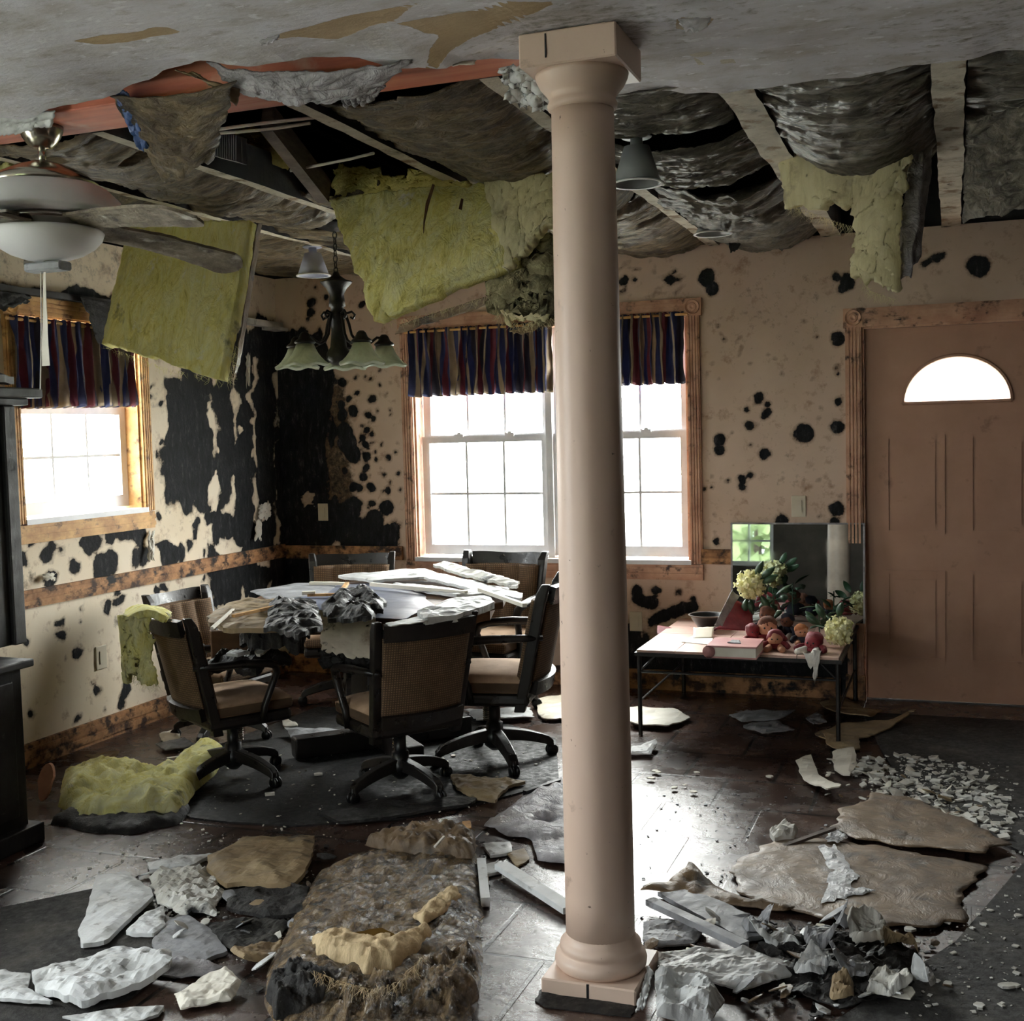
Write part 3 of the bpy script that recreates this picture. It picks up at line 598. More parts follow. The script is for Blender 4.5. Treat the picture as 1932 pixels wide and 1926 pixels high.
def rosette(T, u, w, s, n=0.026):
    mb = MB()
    vs = [T(*q) for q in ((u-s,w-s,0),(u+s,w-s,0),(u+s,w+s,0),(u-s,w+s,0),(u-s,w-s,n),(u+s,w-s,n),(u+s,w+s,n),(u-s,w+s,n))]
    mb.add(vs, [(3,2,1,0),(4,5,6,7),(0,1,5,4),(1,2,6,5),(2,3,7,6),(3,0,4,7)])
    ax = np.array(T(0, 0, 1))-np.array(T(0, 0, 0))
    mb.lathe([(s*0.85, 0), (s*0.8, 0.010), (s*0.6, 0.004), (s*0.5, 0.003), (s*0.45, 0.010), (s*0.25, 0.012), (0.001, 0.006)], T(u, w, n), 20, ax)
    return mb
def window(name, T, u0, u1, w0, w1, sashes, wmeet, depth, casing_m, sill_out=0.07, cw=0.075):
    root = bpy.data.objects.new(name, None); C.objects.link(root); root.location = T((u0+u1)/2, w0, 0); struct(root)
    for nm_, (a, b) in (('left_casing', (u0-cw, u0)), ('right_casing', (u1, u1+cw))):
        mb = MB(); fluted(mb, T, a, b, w0-0.02, w1, True); mb.build('side_casing', casing_m, root, world=True)
    mb = MB(); fluted(mb, T, u0, u1, w1, w1+0.10, False); mb.build('head_casing', casing_m, root, world=True)
    for u in (u0-cw/2, u1+cw/2): rosette(T, u, w1+0.048, 0.05).build('rosette_block', casing_m, root, world=True, smooth=False)
    mb = MB(); tb = fluted(mb, T, u0-cw, u1+cw, w0-0.115, w0-0.025, False, 0.018, 2); mb.build('apron', casing_m, root, world=True)
    mb = MB(); tb = fluted(MB(), T, 0, 1, 0, 1, True)
    def tbx(mb, a, b):
        vs = [T(*q) for q in ((a[0],a[1],a[2]),(b[0],a[1],a[2]),(b[0],b[1],a[2]),(a[0],b[1],a[2]),(a[0],a[1],b[2]),(b[0],a[1],b[2]),(b[0],b[1],b[2]),(a[0],b[1],b[2]))]
        mb.add(vs, [(3,2,1,0),(4,5,6,7),(0,1,5,4),(1,2,6,5),(2,3,7,6),(3,0,4,7)])
    mb = MB(); tbx(mb, (u0-0.01, w0-0.026, -depth), (u1+0.01, w0, sill_out*0.45)); mb.build('sill', M['vinyl'], root, world=True)
    mb = MB(); tbx(mb, (u0, w0, -depth), (u0+0.012, w1, 0)); tbx(mb, (u1-0.012, w0, -depth), (u1, w1, 0)); tbx(mb, (u0, w1-0.012, -depth), (u1, w1, 0)); mb.build('jamb_liner', casing_m, root, world=True)
    for (a, b) in sashes:
        for (lo, hi, dd, nm_) in ((w0+0.01, wmeet, depth-0.055, 'lower_sash'), (wmeet-0.035, w1-0.012, depth-0.02, 'upper_sash')):
            st = 0.048; br = 0.062 if nm_ == 'lower_sash' else 0.045
            mb = MB()
            tbx(mb, (a, lo, -dd-0.03), (a+st, hi, -dd)); tbx(mb, (b-st, lo, -dd-0.03), (b, hi, -dd))
            tbx(mb, (a+st, lo, -dd-0.03), (b-st, lo+br, -dd)); tbx(mb, (a+st, hi-0.042, -dd-0.03), (b-st, hi, -dd))
            s = mb.build(nm_, M['vinyl'], root, world=True)
            mb = MB(); ga, gb, gl, gh = a+st, b-st, lo+br, hi-0.042
            for k in (1, 2):
                q = ga+(gb-ga)*k/3; tbx(mb, (q-0.007, gl, -dd-0.022), (q+0.007, gh, -dd-0.008))
            q = (gl+gh)/2; tbx(mb, (ga, q-0.007, -dd-0.0221), (gb, q+0.007, -dd-0.0081))
            mu = mb.build('muntin_grid', M['vinyl'], s); mu.location = (0, 0, 0); mu.data.transform(Matrix.Translation(-Vector(root.location)))
            mb = MB(); tbx(mb, (ga, gl, -dd-0.017), (gb, gh, -dd-0.013)); g = mb.build('glass_pane', M['glass'], s); g.data.transform(Matrix.Translation(-Vector(root.location)))
            if nm_ == 'lower_sash':
                mb = MB()
                for q in (0.3, 0.7):
                    c = a+(b-a)*q; tbx(mb, (c-0.03, hi-0.01, -dd-0.02), (c+0.03, hi+0.012, -dd+0.008)); tbx(mb, (c-0.012, hi+0.012, -dd-0.015), (c+0.012, hi+0.022, -dd+0.004))
                k = mb.build('sash_lock', M['vinyl'], s); k.data.transform(Matrix.Translation(-Vector(root.location)))
    return root
w1_ = window('window_1', TB, -3.165, -1.435, 0.765, 2.165, [(-3.145, -2.305), (-2.285, -1.45)], 1.515, 0.12, M['wood_trim'])
mb = MB(); mb.box((-2.315, D_BACK+0.04, 0.765), (-2.275, D_BACK+0.115, 2.15)); mb.build('centre_mullion', M['vinyl'], w1_, world=True)
w2_ = window('window_2', TL, 4.47, 5.36, 1.175, 2.135, [(4.485, 5.345)], 1.72, 0.135, M['casing_gold'])
# plain window of the wall behind, and an unseen one added near left for light
def plain_window(name, T, u0, u1, w0, w1, cols, rows):
    root = bpy.data.objects.new(name, None); C.objects.link(root); root.location = T((u0+u1)/2, w0, 0); struct(root)
    mb = MB()
    def tbx(a, b):
        vs = [T(*q) for q in ((a[0],a[1],a[2]),(b[0],a[1],a[2]),(b[0],b[1],a[2]),(a[0],b[1],a[2]),(a[0],a[1],b[2]),(b[0],a[1],b[2]),(b[0],b[1],b[2]),(a[0],b[1],b[2]))]
        mb.add(vs, [(3,2,1,0),(4,5,6,7),(0,1,5,4),(1,2,6,5),(2,3,7,6),(3,0,4,7)])
    tbx((u0, w0, -0.09), (u0+0.05, w1, -0.04)); tbx((u1-0.05, w0, -0.09), (u1, w1, -0.04)); tbx((u0, w0, -0.09), (u1, w0+0.06, -0.04)); tbx((u0, w1-0.05, -0.09), (u1, w1, -0.04))
    for k in range(1, cols): q = u0+(u1-u0)*k/cols; tbx((q-0.012, w0, -0.08), (q+0.012, w1, -0.05))
    for k in range(1, rows): q = w0+(w1-w0)*k/rows; tbx((u0, q-0.012, -0.081), (u1, q+0.012, -0.051))
    mb.build('window_frame', M['vinyl'], root, world=True)
    mb = MB(); tbx((u0+0.05, w0+0.06, -0.068), (u1-0.05, w1-0.05, -0.064)); mb.build('glass_pane', M['glass'], root, world=True)
plain_window('window_3', lambda u, w, n: (u, -2.4+n, w), -3.9, -2.25, 0.65, 2.3, 5, 5)
plain_window('window_4_added', TL, 1.0, 2.2, 0.75, 2.2, 4, 2)  # added, unseen: lights the front-left ceiling

# door with fanlight
root = bpy.data.objects.new('door_1', None); C.objects.link(root); root.location = (0.009, D_BACK, 0); struct(root)
x0, x1, zt = -0.462, 0.478, 2.037; yb, yf = D_BACK+0.075, D_BACK+0.03
mb = MB(); mb.box((x0, yf, 0.006), (x1, yb, 1.63)); mb.box((x0, yf, 1.875), (x1, yb, zt))
cx, ra, rb_ = 0.009, 0.272, 0.245; N_ = 40
mb.box((x0, yf, 1.63), (cx-ra, yb, 1.875)); mb.box((cx+ra, yf, 1.63), (x1, yb, 1.875))
for i in range(N_):
    a, b = cx-ra+2*ra*i/N_, cx-ra+2*ra*(i+1)/N_
    za, zb = (1.63+rb_*math.sqrt(max(0, 1-((q-cx)/ra)**2)) for q in (a, b))
    mb.add([(a,yf,za),(b,yf,zb),(b,yf,1.875),(a,yf,1.875),(a,yb,za),(b,yb,zb),(b,yb,1.875),(a,yb,1.875)], [(0,1,2,3),(7,6,5,4),(4,5,1,0)])
slab = mb.build('door_slab', M['door'], root, world=True)
def ring_rect(a, b, c, d, w=0.02):
    m_ = MB()
    for (p, q) in (((a,c),(b,c+w)), ((a,d-w),(b,d)), ((a,c+w),(a+w,d-w)), ((b-w,c+w),(b,d-w))): m_.box((p[0], yf-0.006, p[1]), (q[0], yf, q[1]))
    m_.box((a+0.05, yf-0.006, c+0.05), (b-0.05, yf, d-0.05)); return m_
for (a, b) in ((-0.36, -0.05), (0.07, 0.38)):
    for (c, d) in ((0.22, 0.72), (0.92, 1.46)): o = ring_rect(a, b, c, d).build('door_panel', M['door'], root, world=True)
mb = MB(); pts = [(cx+ra*math.cos(t), 1.63+rb_*math.sin(t)) for t in np.linspace(0, math.pi, 33)]
mb.tube([(p[0], yf-0.004, p[1]) for p in pts]+[(cx-ra, yf-0.004, 1.63), (cx+ra, yf-0.004, 1.63)], 0.012, 6); mb.build('fanlight_moulding', M['door'], root, world=True)
mb = MB()
P = np.array([[(cx+ra*math.cos(t)*s, D_BACK+0.05, 1.63+rb_*math.sin(t)*s) for s in (0.0001, 1)] for t in np.linspace(0, math.pi, 25)]); mb.grid(P, 0.004, np.broadcast_to(np.array([0, -1.0, 0]), P.shape)); mb.build('fanlight_glass', M['glass'], root, world=True)
mb = MB(); mb.box((-0.475, D_BACK+0.02, -0.05), (0.49, D_BACK+0.2, 0.005)); mb.build('threshold', M['darkwood'], root, world=True)
mb = MB(); mb.box((-0.475, D_BACK, 0), (-0.463, D_BACK+0.1, 2.05)); mb.box((0.479, D_BACK, 0), (0.49, D_BACK+0.1, 2.05)); mb.box((-0.475, D_BACK, 2.038), (0.49, D_BACK+0.1, 2.05)); mb.build('door_jamb', M['wood_trim'], root, world=True)
for (a, b) in ((-0.56, -0.475), (0.49, 0.575)):
    mb = MB(); fluted(mb, TB, a, b, 0.14, 2.05, True); mb.build('side_casing', M['wood_trim'], root, world=True)
    mb = MB(); mb.box((a-0.01, D_BACK-0.028, 0), (b+0.005, D_BACK, 0.14)); mb.build('plinth_block', M['wood_trim_mould'], root, world=True)
    rosette(TB, (a+b)/2, 2.1, 0.052).build('rosette_block', M['wood_trim'], root, world=True)
mb = MB(); fluted(mb, TB, -0.475, 0.49, 2.05, 2.15, False); mb.build('head_casing', M['wood_trim'], root, world=True)

# outdoors: lawn and shrubs
mb = MB(); mb.box((-40, -40, -0.6), (40, 40, -0.4)); struct(mb.build('ground_outside', M['lawn'], recentre=False))
def shrub(name, label, loc, r, h, n, seed):
    rg = np.random.default_rng(seed); root = thing(name, label, 'shrub', loc); mb = MB()
    for k in range(n):
        d = rg.normal(size=3); d /= np.linalg.norm(d); rr = rg.uniform(0.55, 1)**0.5; c = d*rr*np.array([r, r, h/2])+np.array([0, 0, h/2+0.05])
        a = rg.normal(size=3); a /= np.linalg.norm(a); b = np.cross(a, d); b /= np.linalg.norm(b)+1e-6; s = rg.uniform(0.05, 0.11)*r
        mb.add([c-a*s, c+b*s*0.5, c+a*s, c-b*s*0.5], [(0,1,2,3)])
    mb.build('foliage', M['tree'], root)
    mb = MB(); mb.tube([(0,0,-0.05),(0.02,0,h*0.4),(0,0.02,h*0.75)], [0.06*r, 0.04*r, 0.02*r], 7); mb.build('trunk', M['rafter'], root)
shrub('garden_shrub', 'green shrub outside the right sash of the double window', (-1.55, 10.6, -0.42), 0.75, 2.5, 1500, 1)
shrub('garden_shrub', 'leafy shrub seen only as a green reflection in the leaning mirror', (-3.4, -8.5, -0.42), 2.2, 2.6, 2500, 3)
# ------------------------------------------------------------------ column
cx, cy = -0.925, 3.10
t = thing('support_column', 'tall peach round column with square capital and base standing mid-room', 'column', (cx, cy, 0))
MB().rbox((-0.132, -0.132, 0.0), (0.132, 0.132, 0.045), 0.004, 1).build('plinth', M['column'], t)
MB().lathe([(0.118,0.045),(0.126,0.055),(0.128,0.068),(0.124,0.082),(0.112,0.088),(0.110,0.094),(0.114,0.100),(0.112,0.112),(0.104,0.118),(0.098,0.126),(0.0955,0.14)], seg=48).build('base_moulding', M['column'], t, smooth=True)
prof = [(0.0955-0.0125*(k/20.0)**1.6, 0.13+2.245*k/20.0) for k in range(21)]
MB().lathe(prof, seg=56).build('shaft', M['column'], t, smooth=True)
MB().lathe([(0.083,2.37),(0.092,2.375),(0.094,2.384),(0.090,2.392),(0.088,2.40),(0.095,2.412),(0.112,2.432),(0.122,2.452),(0.124,2.462)], seg=48).build('capital_moulding', M['column'], t, smooth=True)
MB().rbox((-0.13,-0.13,2.462),(0.13,0.13,2.548),0.004,1).build('capital_block', M['column'], t)
mb = MB(); mb.box((-0.0035,-0.1325,0.0),(0.0035,-0.128,0.044)); mb.build('base_crack', M['black_plastic'], t)
mb = MB(); mb.box((-0.058,-0.1325,2.48),(-0.054,-0.128,2.54)); mb.build('block_crack', M['black_plastic'], t)

# ------------------------------------------------------------------ beam, joists, attic timber
mb = MB(); P0 = breaks([(-4.13, 2.6, .12)]); 
mb.box((-4.13, 3.06, 2.553), (2.6, 3.30, 2.82)); tag(mb.build('ceiling_beam', M['redwood'], bevel=0.004), 'red stained timber beam running across the room behind the column', 'beam')
JO = [(-3.20, 0.045, 'whitewashed ceiling joist nearest the left wall, above the ceiling fan'), (-2.66, 0.05, 'whitewashed joist along the left side of the black attic hole'),
      (-1.91, 0.055, 'whitewashed joist along the right side of the black attic hole'), (-1.27, 0.06, 'joist running behind the top of the peach column'),
      (-0.63, 0.105, 'wide flaking joist slanting past the grey cone lamps'), (-0.015, 0.095, 'wide flaking joist straight above the front door'), (0.60, 0.09, 'joist at the right edge of the picture beside the dark sheet')]
for k, (x, w, lab) in enumerate(JO):
    n = 40; ys = np.linspace(3.30, 6.79, n); mb = MB(); vs = []
    for i, y in enumerate(ys):
        jx = 0.006*vnoise(np.array([y*2, k*3.3, 0])); jz = 0.004*vnoise(np.array([y*5, k*7.3, 2])); e1 = 0.006*vnoise(np.array([y*14, k*2.3, 4])); e2 = 0.006*vnoise(np.array([y*14, k*5.3, 8]))
        vs.append([(x-w/2+jx+e1, y, 2.55+jz), (x+w/2+jx+e2, y, 2.55+jz), (x+w/2+jx, y, 2.70), (x-w/2+jx, y, 2.70)])
    P = np.array(vs); fs = []
    for i in range(n-1):
        for j in range(4): fs.append((i*4+j, i*4+(j+1) % 4, (i+1)*4+(j+1) % 4, (i+1)*4+j))
    fs += [(0,3,2,1), tuple((n-1)*4+j for j in range(4))]
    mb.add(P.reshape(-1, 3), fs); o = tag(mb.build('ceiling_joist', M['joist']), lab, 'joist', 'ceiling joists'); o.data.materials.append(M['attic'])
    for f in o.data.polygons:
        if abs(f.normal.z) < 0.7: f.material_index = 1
# rafters and vent seen through the hole
def bar(name, a, b, w, h, m, label, cat, group=None):
    a, b = np.array(a, float), np.array(b, float); d = (b-a); L = np.linalg.norm(d); d /= L; s = np.cross(d, [0, 0, 1]); s /= np.linalg.norm(s)+1e-9; u = np.cross(s, d)
    return tag(MB().obox((a+b)/2, d*L/2, s*w/2, u*h/2).build(name, m), label, cat, group)
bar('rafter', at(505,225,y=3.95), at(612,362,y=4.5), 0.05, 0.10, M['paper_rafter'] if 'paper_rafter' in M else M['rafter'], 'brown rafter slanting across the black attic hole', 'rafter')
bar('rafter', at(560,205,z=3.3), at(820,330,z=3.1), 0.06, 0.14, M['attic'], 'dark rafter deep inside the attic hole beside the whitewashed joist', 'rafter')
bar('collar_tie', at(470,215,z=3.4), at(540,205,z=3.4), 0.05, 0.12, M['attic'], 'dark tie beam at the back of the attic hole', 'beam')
mb = MB()
a, b, c, d = at(397,250,y=3.72), at(448,255,y=3.72), at(448,305,y=3.70), at(397,292,y=3.70)
for k in range(12):
    f0, f1 = k/12, (k+0.6)/12; A, B = a+(b-a)*f0, a+(b-a)*f1; D_, C_ = d+(c-d)*f0, d+(c-d)*f1; off = np.array([0, 0.03, 0.0])
    mb.add([A, B, C_, D_, A+off, B+off, C_+off, D_+off], [(0,1,2,3),(7,6,5,4),(0,4,5,1),(1,5,6,2),(2,6,7,3),(3,7,4,0)])
off = np.array([0, 0.03, 0]); mb.add([a+off, b+off, c+off, d+off, a+2*off, b+2*off, c+2*off, d+2*off], [(0,1,2,3),(7,6,5,4),(0,4,5,1),(1,5,6,2),(2,6,7,3),(3,7,4,0)])
tag(mb.build('attic_vent', M['vent']), 'ribbed grey vent baffle at the left of the attic hole', 'vent')
for pts, lab in (([(400,246),(440,240),(500,232),(555,226),(592,222)], 'upper white cable drooping across the attic hole'), ([(398,252),(450,249),(520,242),(585,232)], 'lower white cable drooping across the attic hole'), ([(548,322),(600,312),(660,300),(705,289)], 'single frayed white cable right of the brown rafter')):
    tag(MB().tube([at(p[0], p[1], z=2.60) for p in pts], 0.006, 7).build('electric_cable', M['cable'], smooth=True), lab, 'cable', 'cables in the attic hole')

# ------------------------------------------------------------------ sheets between the joists
def sheet(name, TLc, TRc, BRc, BLc, m, label, cat, nu=50, nv=50, sag=0.0, amp=0.02, fr=(3, 14), thick=0.006, rag=(0, 0, 0, 0), seed=0, parent=None, group=None, sagdir=(0,0,-1), folds=0.0, foldk=6, smooth=True, vsag=None, dispdir=None):
    c = [np.array(q, float) for q in (TLc, TRc, BRc, BLc)]
    u = np.linspace(0, 1, nu); v = np.linspace(0, 1, nv); U, V = np.meshgrid(u, v, indexing='ij')
    def edge(t, s, k): return rag[k]*(0.5+0.9*fbm(np.stack([t*7, t*0+s*3.7+seed, t*0], -1), seed+s, 5))
    l, r, tp, b = edge(V, 1, 0), edge(V, 2, 1), edge(U, 3, 2), edge(U, 4, 3)
    l, r, tp, b = (np.clip(q, 0, 0.6) for q in (l, r, tp, b))
    Ue = l+(1-l-r)*U; Ve = tp+(1-tp-b)*V
    P = ((1-Ue)*(1-Ve))[..., None]*c[0]+(Ue*(1-Ve))[..., None]*c[1]+(Ue*Ve)[..., None]*c[2]+((1-Ue)*Ve)[..., None]*c[3]
    if sag: P = P+(sag*4*Ue*(1-Ue)*((1 if vsag is None else vsag(Ve))))[..., None]*np.array(sagdir)
    n = np.cross(c[1]-c[0], c[3]-c[0]); n /= np.linalg.norm(n)
    if dispdir is not None: n = np.array(dispdir, float)
    q = np.stack([Ue*fr[0], Ve*fr[1], Ue*0+seed*1.7], -1)
    w = (0.8*fbm(q*0.45, seed, 3) + 0.16*fbm(np.stack([Ue*16+5*Ve, Ve*7-4*Ue, Ue*0+seed], -1), seed+9, 4))*amp if 'yellow' in m.name else ridge(q, seed, 4)*amp + 0.5*amp*fbm(q*2.7, seed+9, 3)
    if folds: w = w+folds*np.sin(2*math.pi*foldk*Ue+1.5*fbm(np.stack([Ue*2, Ve*2, Ue*0], -1), seed+5))
    P = P+w[..., None]*n
    mb = MB(); mb.grid(P, thick)
    o = mb.build(name, m, parent, smooth=smooth, world=parent is not None)
    if parent is None and label: tag(o, label, cat, group)
    return o
ZJ = 2.575
def bay(xl, xr, y0, y1, m, label, sag, seed, amp=0.030, fr=(1.3, 20), rag=(0,0,0.02,0.02), z0=ZJ, z1=ZJ, vs=None, name='insulation_facing', nv=90):
    return sheet(name, (xl,y0,z0), (xr,y0,z0), (xr,y1,z1), (xl,y1,z1), m, label, 'insulation', 44, max(nv, int((y1-y0)*70)), sag, amp, fr, 0.006, rag, seed, vsag=vs, group=None)
bay(-3.18, -2.68, 3.34, 5.1, M['facing_brown'], 'sagging brown facing between the two joists above the ceiling fan', 0.05, 61)
bay(-4.12, -3.24, 3.34, 6.78, M['facing_brown'], 'brown facing between the left wall and its nearest joist', 0.04, 62, rag=(0,0,.02,.0))
bay(-3.18, -2.0, 5.2, 6.78, M['facing_brown'], 'brown sagging facing above the chandelier by the far wall', 0.06, 67, amp=0.03)
bay(-2.63, -2.25, 4.55, 5.15, M['facing_brown'], 'loose wrinkled facing left of the large hanging yellow batt', 0.06, 63)
bay(-1.88, -1.30, 3.32, 5.25, M['facing_brown'], 'broad wrinkled facing left of the column between two joists', 0.10, 64, amp=0.03, vs=lambda v: 0.5+0.9*v)
bay(-1.88, -1.30, 5.28, 6.78, M['facing_brown'], 'wrinkled facing near the far wall behind the column', 0.07, 68)
bay(-1.24, -0.70, 3.60, 4.15, M['facing'], 'dark wrinkled facing strip right of the column top', 0.03, 65)
bay(-1.24, -0.70, 4.38, 5.0, M['facing'], 'middle wrinkled facing strip behind the cone lamp', 0.06, 69)
bay(-1.26, -0.66, 5.1, 6.72, M['facing'], 'sagging wrinkled facing behind the grey cone lamps', 0.10, 66, amp=0.04)
bay(-0.59, -0.05, 3.62, 5.0, M['facing'], 'wide wrinkled grey facing sagging between the two flaking joists', 0.14, 71, amp=0.03, vs=lambda v: 0.25+1.0*v)
bay(0.04, 0.55, 3.66, 5.9, M['facing'], 'dark grey facing drooping in folds at the right edge', 0.06, 72, amp=0.035, vs=lambda v: 0.4+v)
# right-edge drooping end of the facing
p = [at(1818,110,y=3.9), at(1990,90,y=3.9), at(2000,395,y=4.6), at(1812,425,y=4.6)]
sheet('hanging_facing', at(1822,230,y=4.3), at(1990,200,y=4.2), at(2000,385,y=4.35), at(1815,424,y=4.55), M['facing'], 'stiff grey facing hanging down at the right edge beside the flaking joist', 'insulation', 44, 50, 0.05, 0.02, (3, 9), 0.006, (0.02,0,0,0.03), 73, sagdir=(0.2,-0.9,0))
# right yellow batt with long tail
t = thing('hanging_insulation', 'yellow insulation with a long torn tail hanging above the front door', 'insulation', tuple(at(1620,330,y=4.75)))
sheet('batt_left_half', at(1478,268,y=4.85), at(1622,310,y=4.75), at(1640,415,y=4.7), at(1500,392,y=4.85), M['yellow_pale'], '', '', 40, 34, 0.04, 0.012, (5,5), 0.05, (0.03,0,0.02,0.14), 81, t, sagdir=(0.1,-1,0))
sheet('batt_right_half', at(1615,310,y=4.76), at(1728,238,y=4.7), at(1700,370,y=4.66), at(1625,420,y=4.7), M['yellow_pale'], '', '', 34, 34, 0.02, 0.012, (5,5), 0.05, (0.0,0.02,0.02,0.1), 82, t, sagdir=(0.1,-1,0))
sheet('torn_tail', at(1622,395,y=4.70), at(1698,360,y=4.66), at(1692,560,y=4.6), at(1612,535,y=4.62), M['yellow_pale'], '', '', 26, 60, 0.03, 0.012, (4,9), 0.03, (0.05,0.03,0,0.12), 83, t, sagdir=(0.2,-1,0))
sheet('facing_strip', at(1728,240,y=4.72), at(1757,228,y=4.9), at(1735,480,y=4.72), at(1688,568,y=4.6), M['silver'], '', '', 26, 60, 0.05, 0.012, (3,3), 0.004, (0.02,0.03,0,0.06), 84, t, sagdir=(0.3,-1,0), folds=0.012, foldk=2)
def fibres(name, pts, n, ln, m, parent, seed, r=0.0006):
    rg = np.random.default_rng(seed); mb = MB(); pts = np.array(pts)
    for k in range(n):
        i = rg.integers(0, len(pts)-1); p = pts[i]+(pts[i+1]-pts[i])*rg.uniform(); q = [p]
        d = np.array([rg.normal()*0.5, rg.normal()*0.5, -1.0])
        for s in range(4):
            d = d+rg.normal(size=3)*0.35; d /= np.linalg.norm(d); q.append(q[-1]+d*ln*rg.uniform(0.1, 0.28))
        mb.tube(q, [r, r, r*0.8, r*0.6, r*0.3], 3)
    o = mb.build(name, m, parent, world=True); o['kind'] = 'stuff'; return o
fibres('loose_fibres', [at(1490,385,y=4.8), at(1540,405,y=4.78), at(1600,425,y=4.7), at(1640,430,y=4.66)], 120, 0.06, M['yellow_pale'], t, 1)
fibres('tail_fibres', [at(1612,500,y=4.6), at(1640,548,y=4.6), at(1690,565,y=4.6)], 100, 0.05, M['yellow_pale'], t, 2)
# left yellow batt
t = thing('hanging_insulation', 'square bright yellow insulation batt hanging right of the striped side-window valance', 'insulation', tuple(at(340,580,y=4.6)))
sheet('batt', at(258,432,y=4.80), at(486,424,y=4.50), at(432,722,y=4.34), at(206,656,y=4.62), M['yellow'], '', '', 70, 80, 0.02, 0.016, (5,5), 0.05, (0.02,0.015,0.0,0.03), 85, t, sagdir=(0,-1,0))
sheet('paper_edge', at(486,420,y=4.52), at(494,420,y=4.57), at(450,700,y=4.42), at(438,718,y=4.36), M['kraft'], '', '', 6, 50, 0, 0.004, (1,6), 0.004, (0,0.05,0,0.05), 86, t)
fibres('loose_fibres', [at(206,655,y=4.58), at(300,690,y=4.46), at(432,722,y=4.32), at(445,650,y=4.36)], 130, 0.05, M['yellow'], t, 3)
# large centre batt
t = thing('hanging_insulation', 'largest yellow insulation batt, torn and hanging from the joists left of the column', 'insulation', tuple(at(830,470,y=4.5)))
sheet('batt', at(632,385,y=4.62), at(985,352,y=4.5), at(985,505,y=4.25), at(722,612,y=4.32), M['yellow'], '', '', 90, 80, 0.03, 0.022, (6,5), 0.05, (0.02,0.03,0.0,0.03), 87, t, sagdir=(0,-1,0))
sheet('top_fold', at(626,318,y=4.72), at(800,345,y=4.62), at(930,362,y=4.5), at(660,428,y=4.58), M['yellow_deep'], '', '', 60, 30, 0.0, 0.014, (6,4), 0.05, (0.03,0.03,0.22,0.03), 88, t)
sheet('pale_side_flap', at(925,352,y=4.46), at(1052,340,y=4.4), at(1052,430,y=4.3), at(960,520,y=4.22), M['yellow_pale'], '', '', 40, 40, 0.03, 0.02, (5,5), 0.035, (0.02,0.02,0.0,0.05), 89, t, sagdir=(0,-1,0))
fibres('loose_fibres', [at(725,610,y=4.3), at(830,585,y=4.28), at(930,555,y=4.25), at(985,505,y=4.22)], 130, 0.05, M['yellow_pale'], t, 4)
for pl, lab in (([(818,348),(806,385),(800,420),(799,440)], 'thin splinter of wood dangling in front of the largest yellow batt'), ([(872,375),(868,395)], 'short brown splinter dangling under the whitewashed joist')):
    P = [at(a, b, y=4.2) for a, b in pl]; tag(MB().tube(P, [0.010, 0.014, 0.006, 0.002][:len(P)], 5, flat=0.3).build('wood_splinter', M['brownpanel']), lab, 'splinter')
TORN = t = thing('torn_insulation', 'ragged grey-yellow fibre clump hanging against the column above the window', 'insulation', tuple(at(985,545,y=4.3)))
sheet('clump', at(925,500,y=4.35), at(1052,440,y=4.35), at(1052,600,y=4.3), at(930,585,y=4.3), M['grey_fibre'], '', '', 46, 46, 0.03, 0.035, (5,5), 0.05, (0.07,0.02,0.05,0.12), 91, t, sagdir=(0,-1,0))
sheet('fringe', at(930,565,y=4.28), at(1040,590,y=4.28), at(1035,612,y=4.27), at(960,618,y=4.27), M['yellow_pale'], '', '', 30, 12, 0, 0.012, (6,3), 0.015, (0.05,0.05,0.1,0.3), 92, t)
fibres('loose_fibres', [at(925,520,y=4.28), at(940,590,y=4.27), at(980,612,y=4.27), at(1040,600,y=4.27)], 140, 0.06, M['yellow_pale'], t, 5)
sheet('torn_paper', at(755,612,y=4.36), at(935,553,y=4.28), at(925,575,y=4.3), at(745,632,y=4.37), M['kraft'], 'torn brown paper edge along the foot of the largest yellow batt', 'paper', 40, 8, 0, 0.008, (6,2), 0.003, (0,0.02,0,0.2), 93)
sheet('torn_paper', at(960,625,y=4.4), at(1055,590,y=4.4), at(1050,612,y=4.36), at(975,632,y=4.36), M['kraft'], '', '', 30, 8, 0, 0.01, (5,2), 0.003, (0.02,0.02,0.1,0.3), 94, TORN)
sheet('loose_insulation', at(-30,330,z=2.57), at(45,305,z=2.57), at(40,345,z=2.50), at(-30,350,z=2.50), M['yellow'], 'yellow insulation tuft above the fan at the left edge', 'insulation', 26, 22, 0, 0.02, (5,5), 0.03, (0,0.1,0.05,0.1), 95)
sheet('loose_insulation', at(318,290,y=4.1), at(400,300,y=4.1), at(375,345,y=4.1), at(322,345,y=4.1), M['yellow'], 'small yellow insulation tuft below the brown ceiling flap', 'insulation', 26, 22, 0, 0.02, (5,5), 0.03, (0.05,0.1,0.08,0.1), 96)
sheet('loose_insulation', at(450,265,z=2.85), at(505,258,z=2.85), at(545,325,z=2.62), at(455,290,z=2.7), M['yellow_deep'], 'yellow insulation slab lying inside the attic hole beside the vent', 'insulation', 26, 22, 0, 0.01, (5,5), 0.05, (0.05,0.05,0.05,0.05), 97)
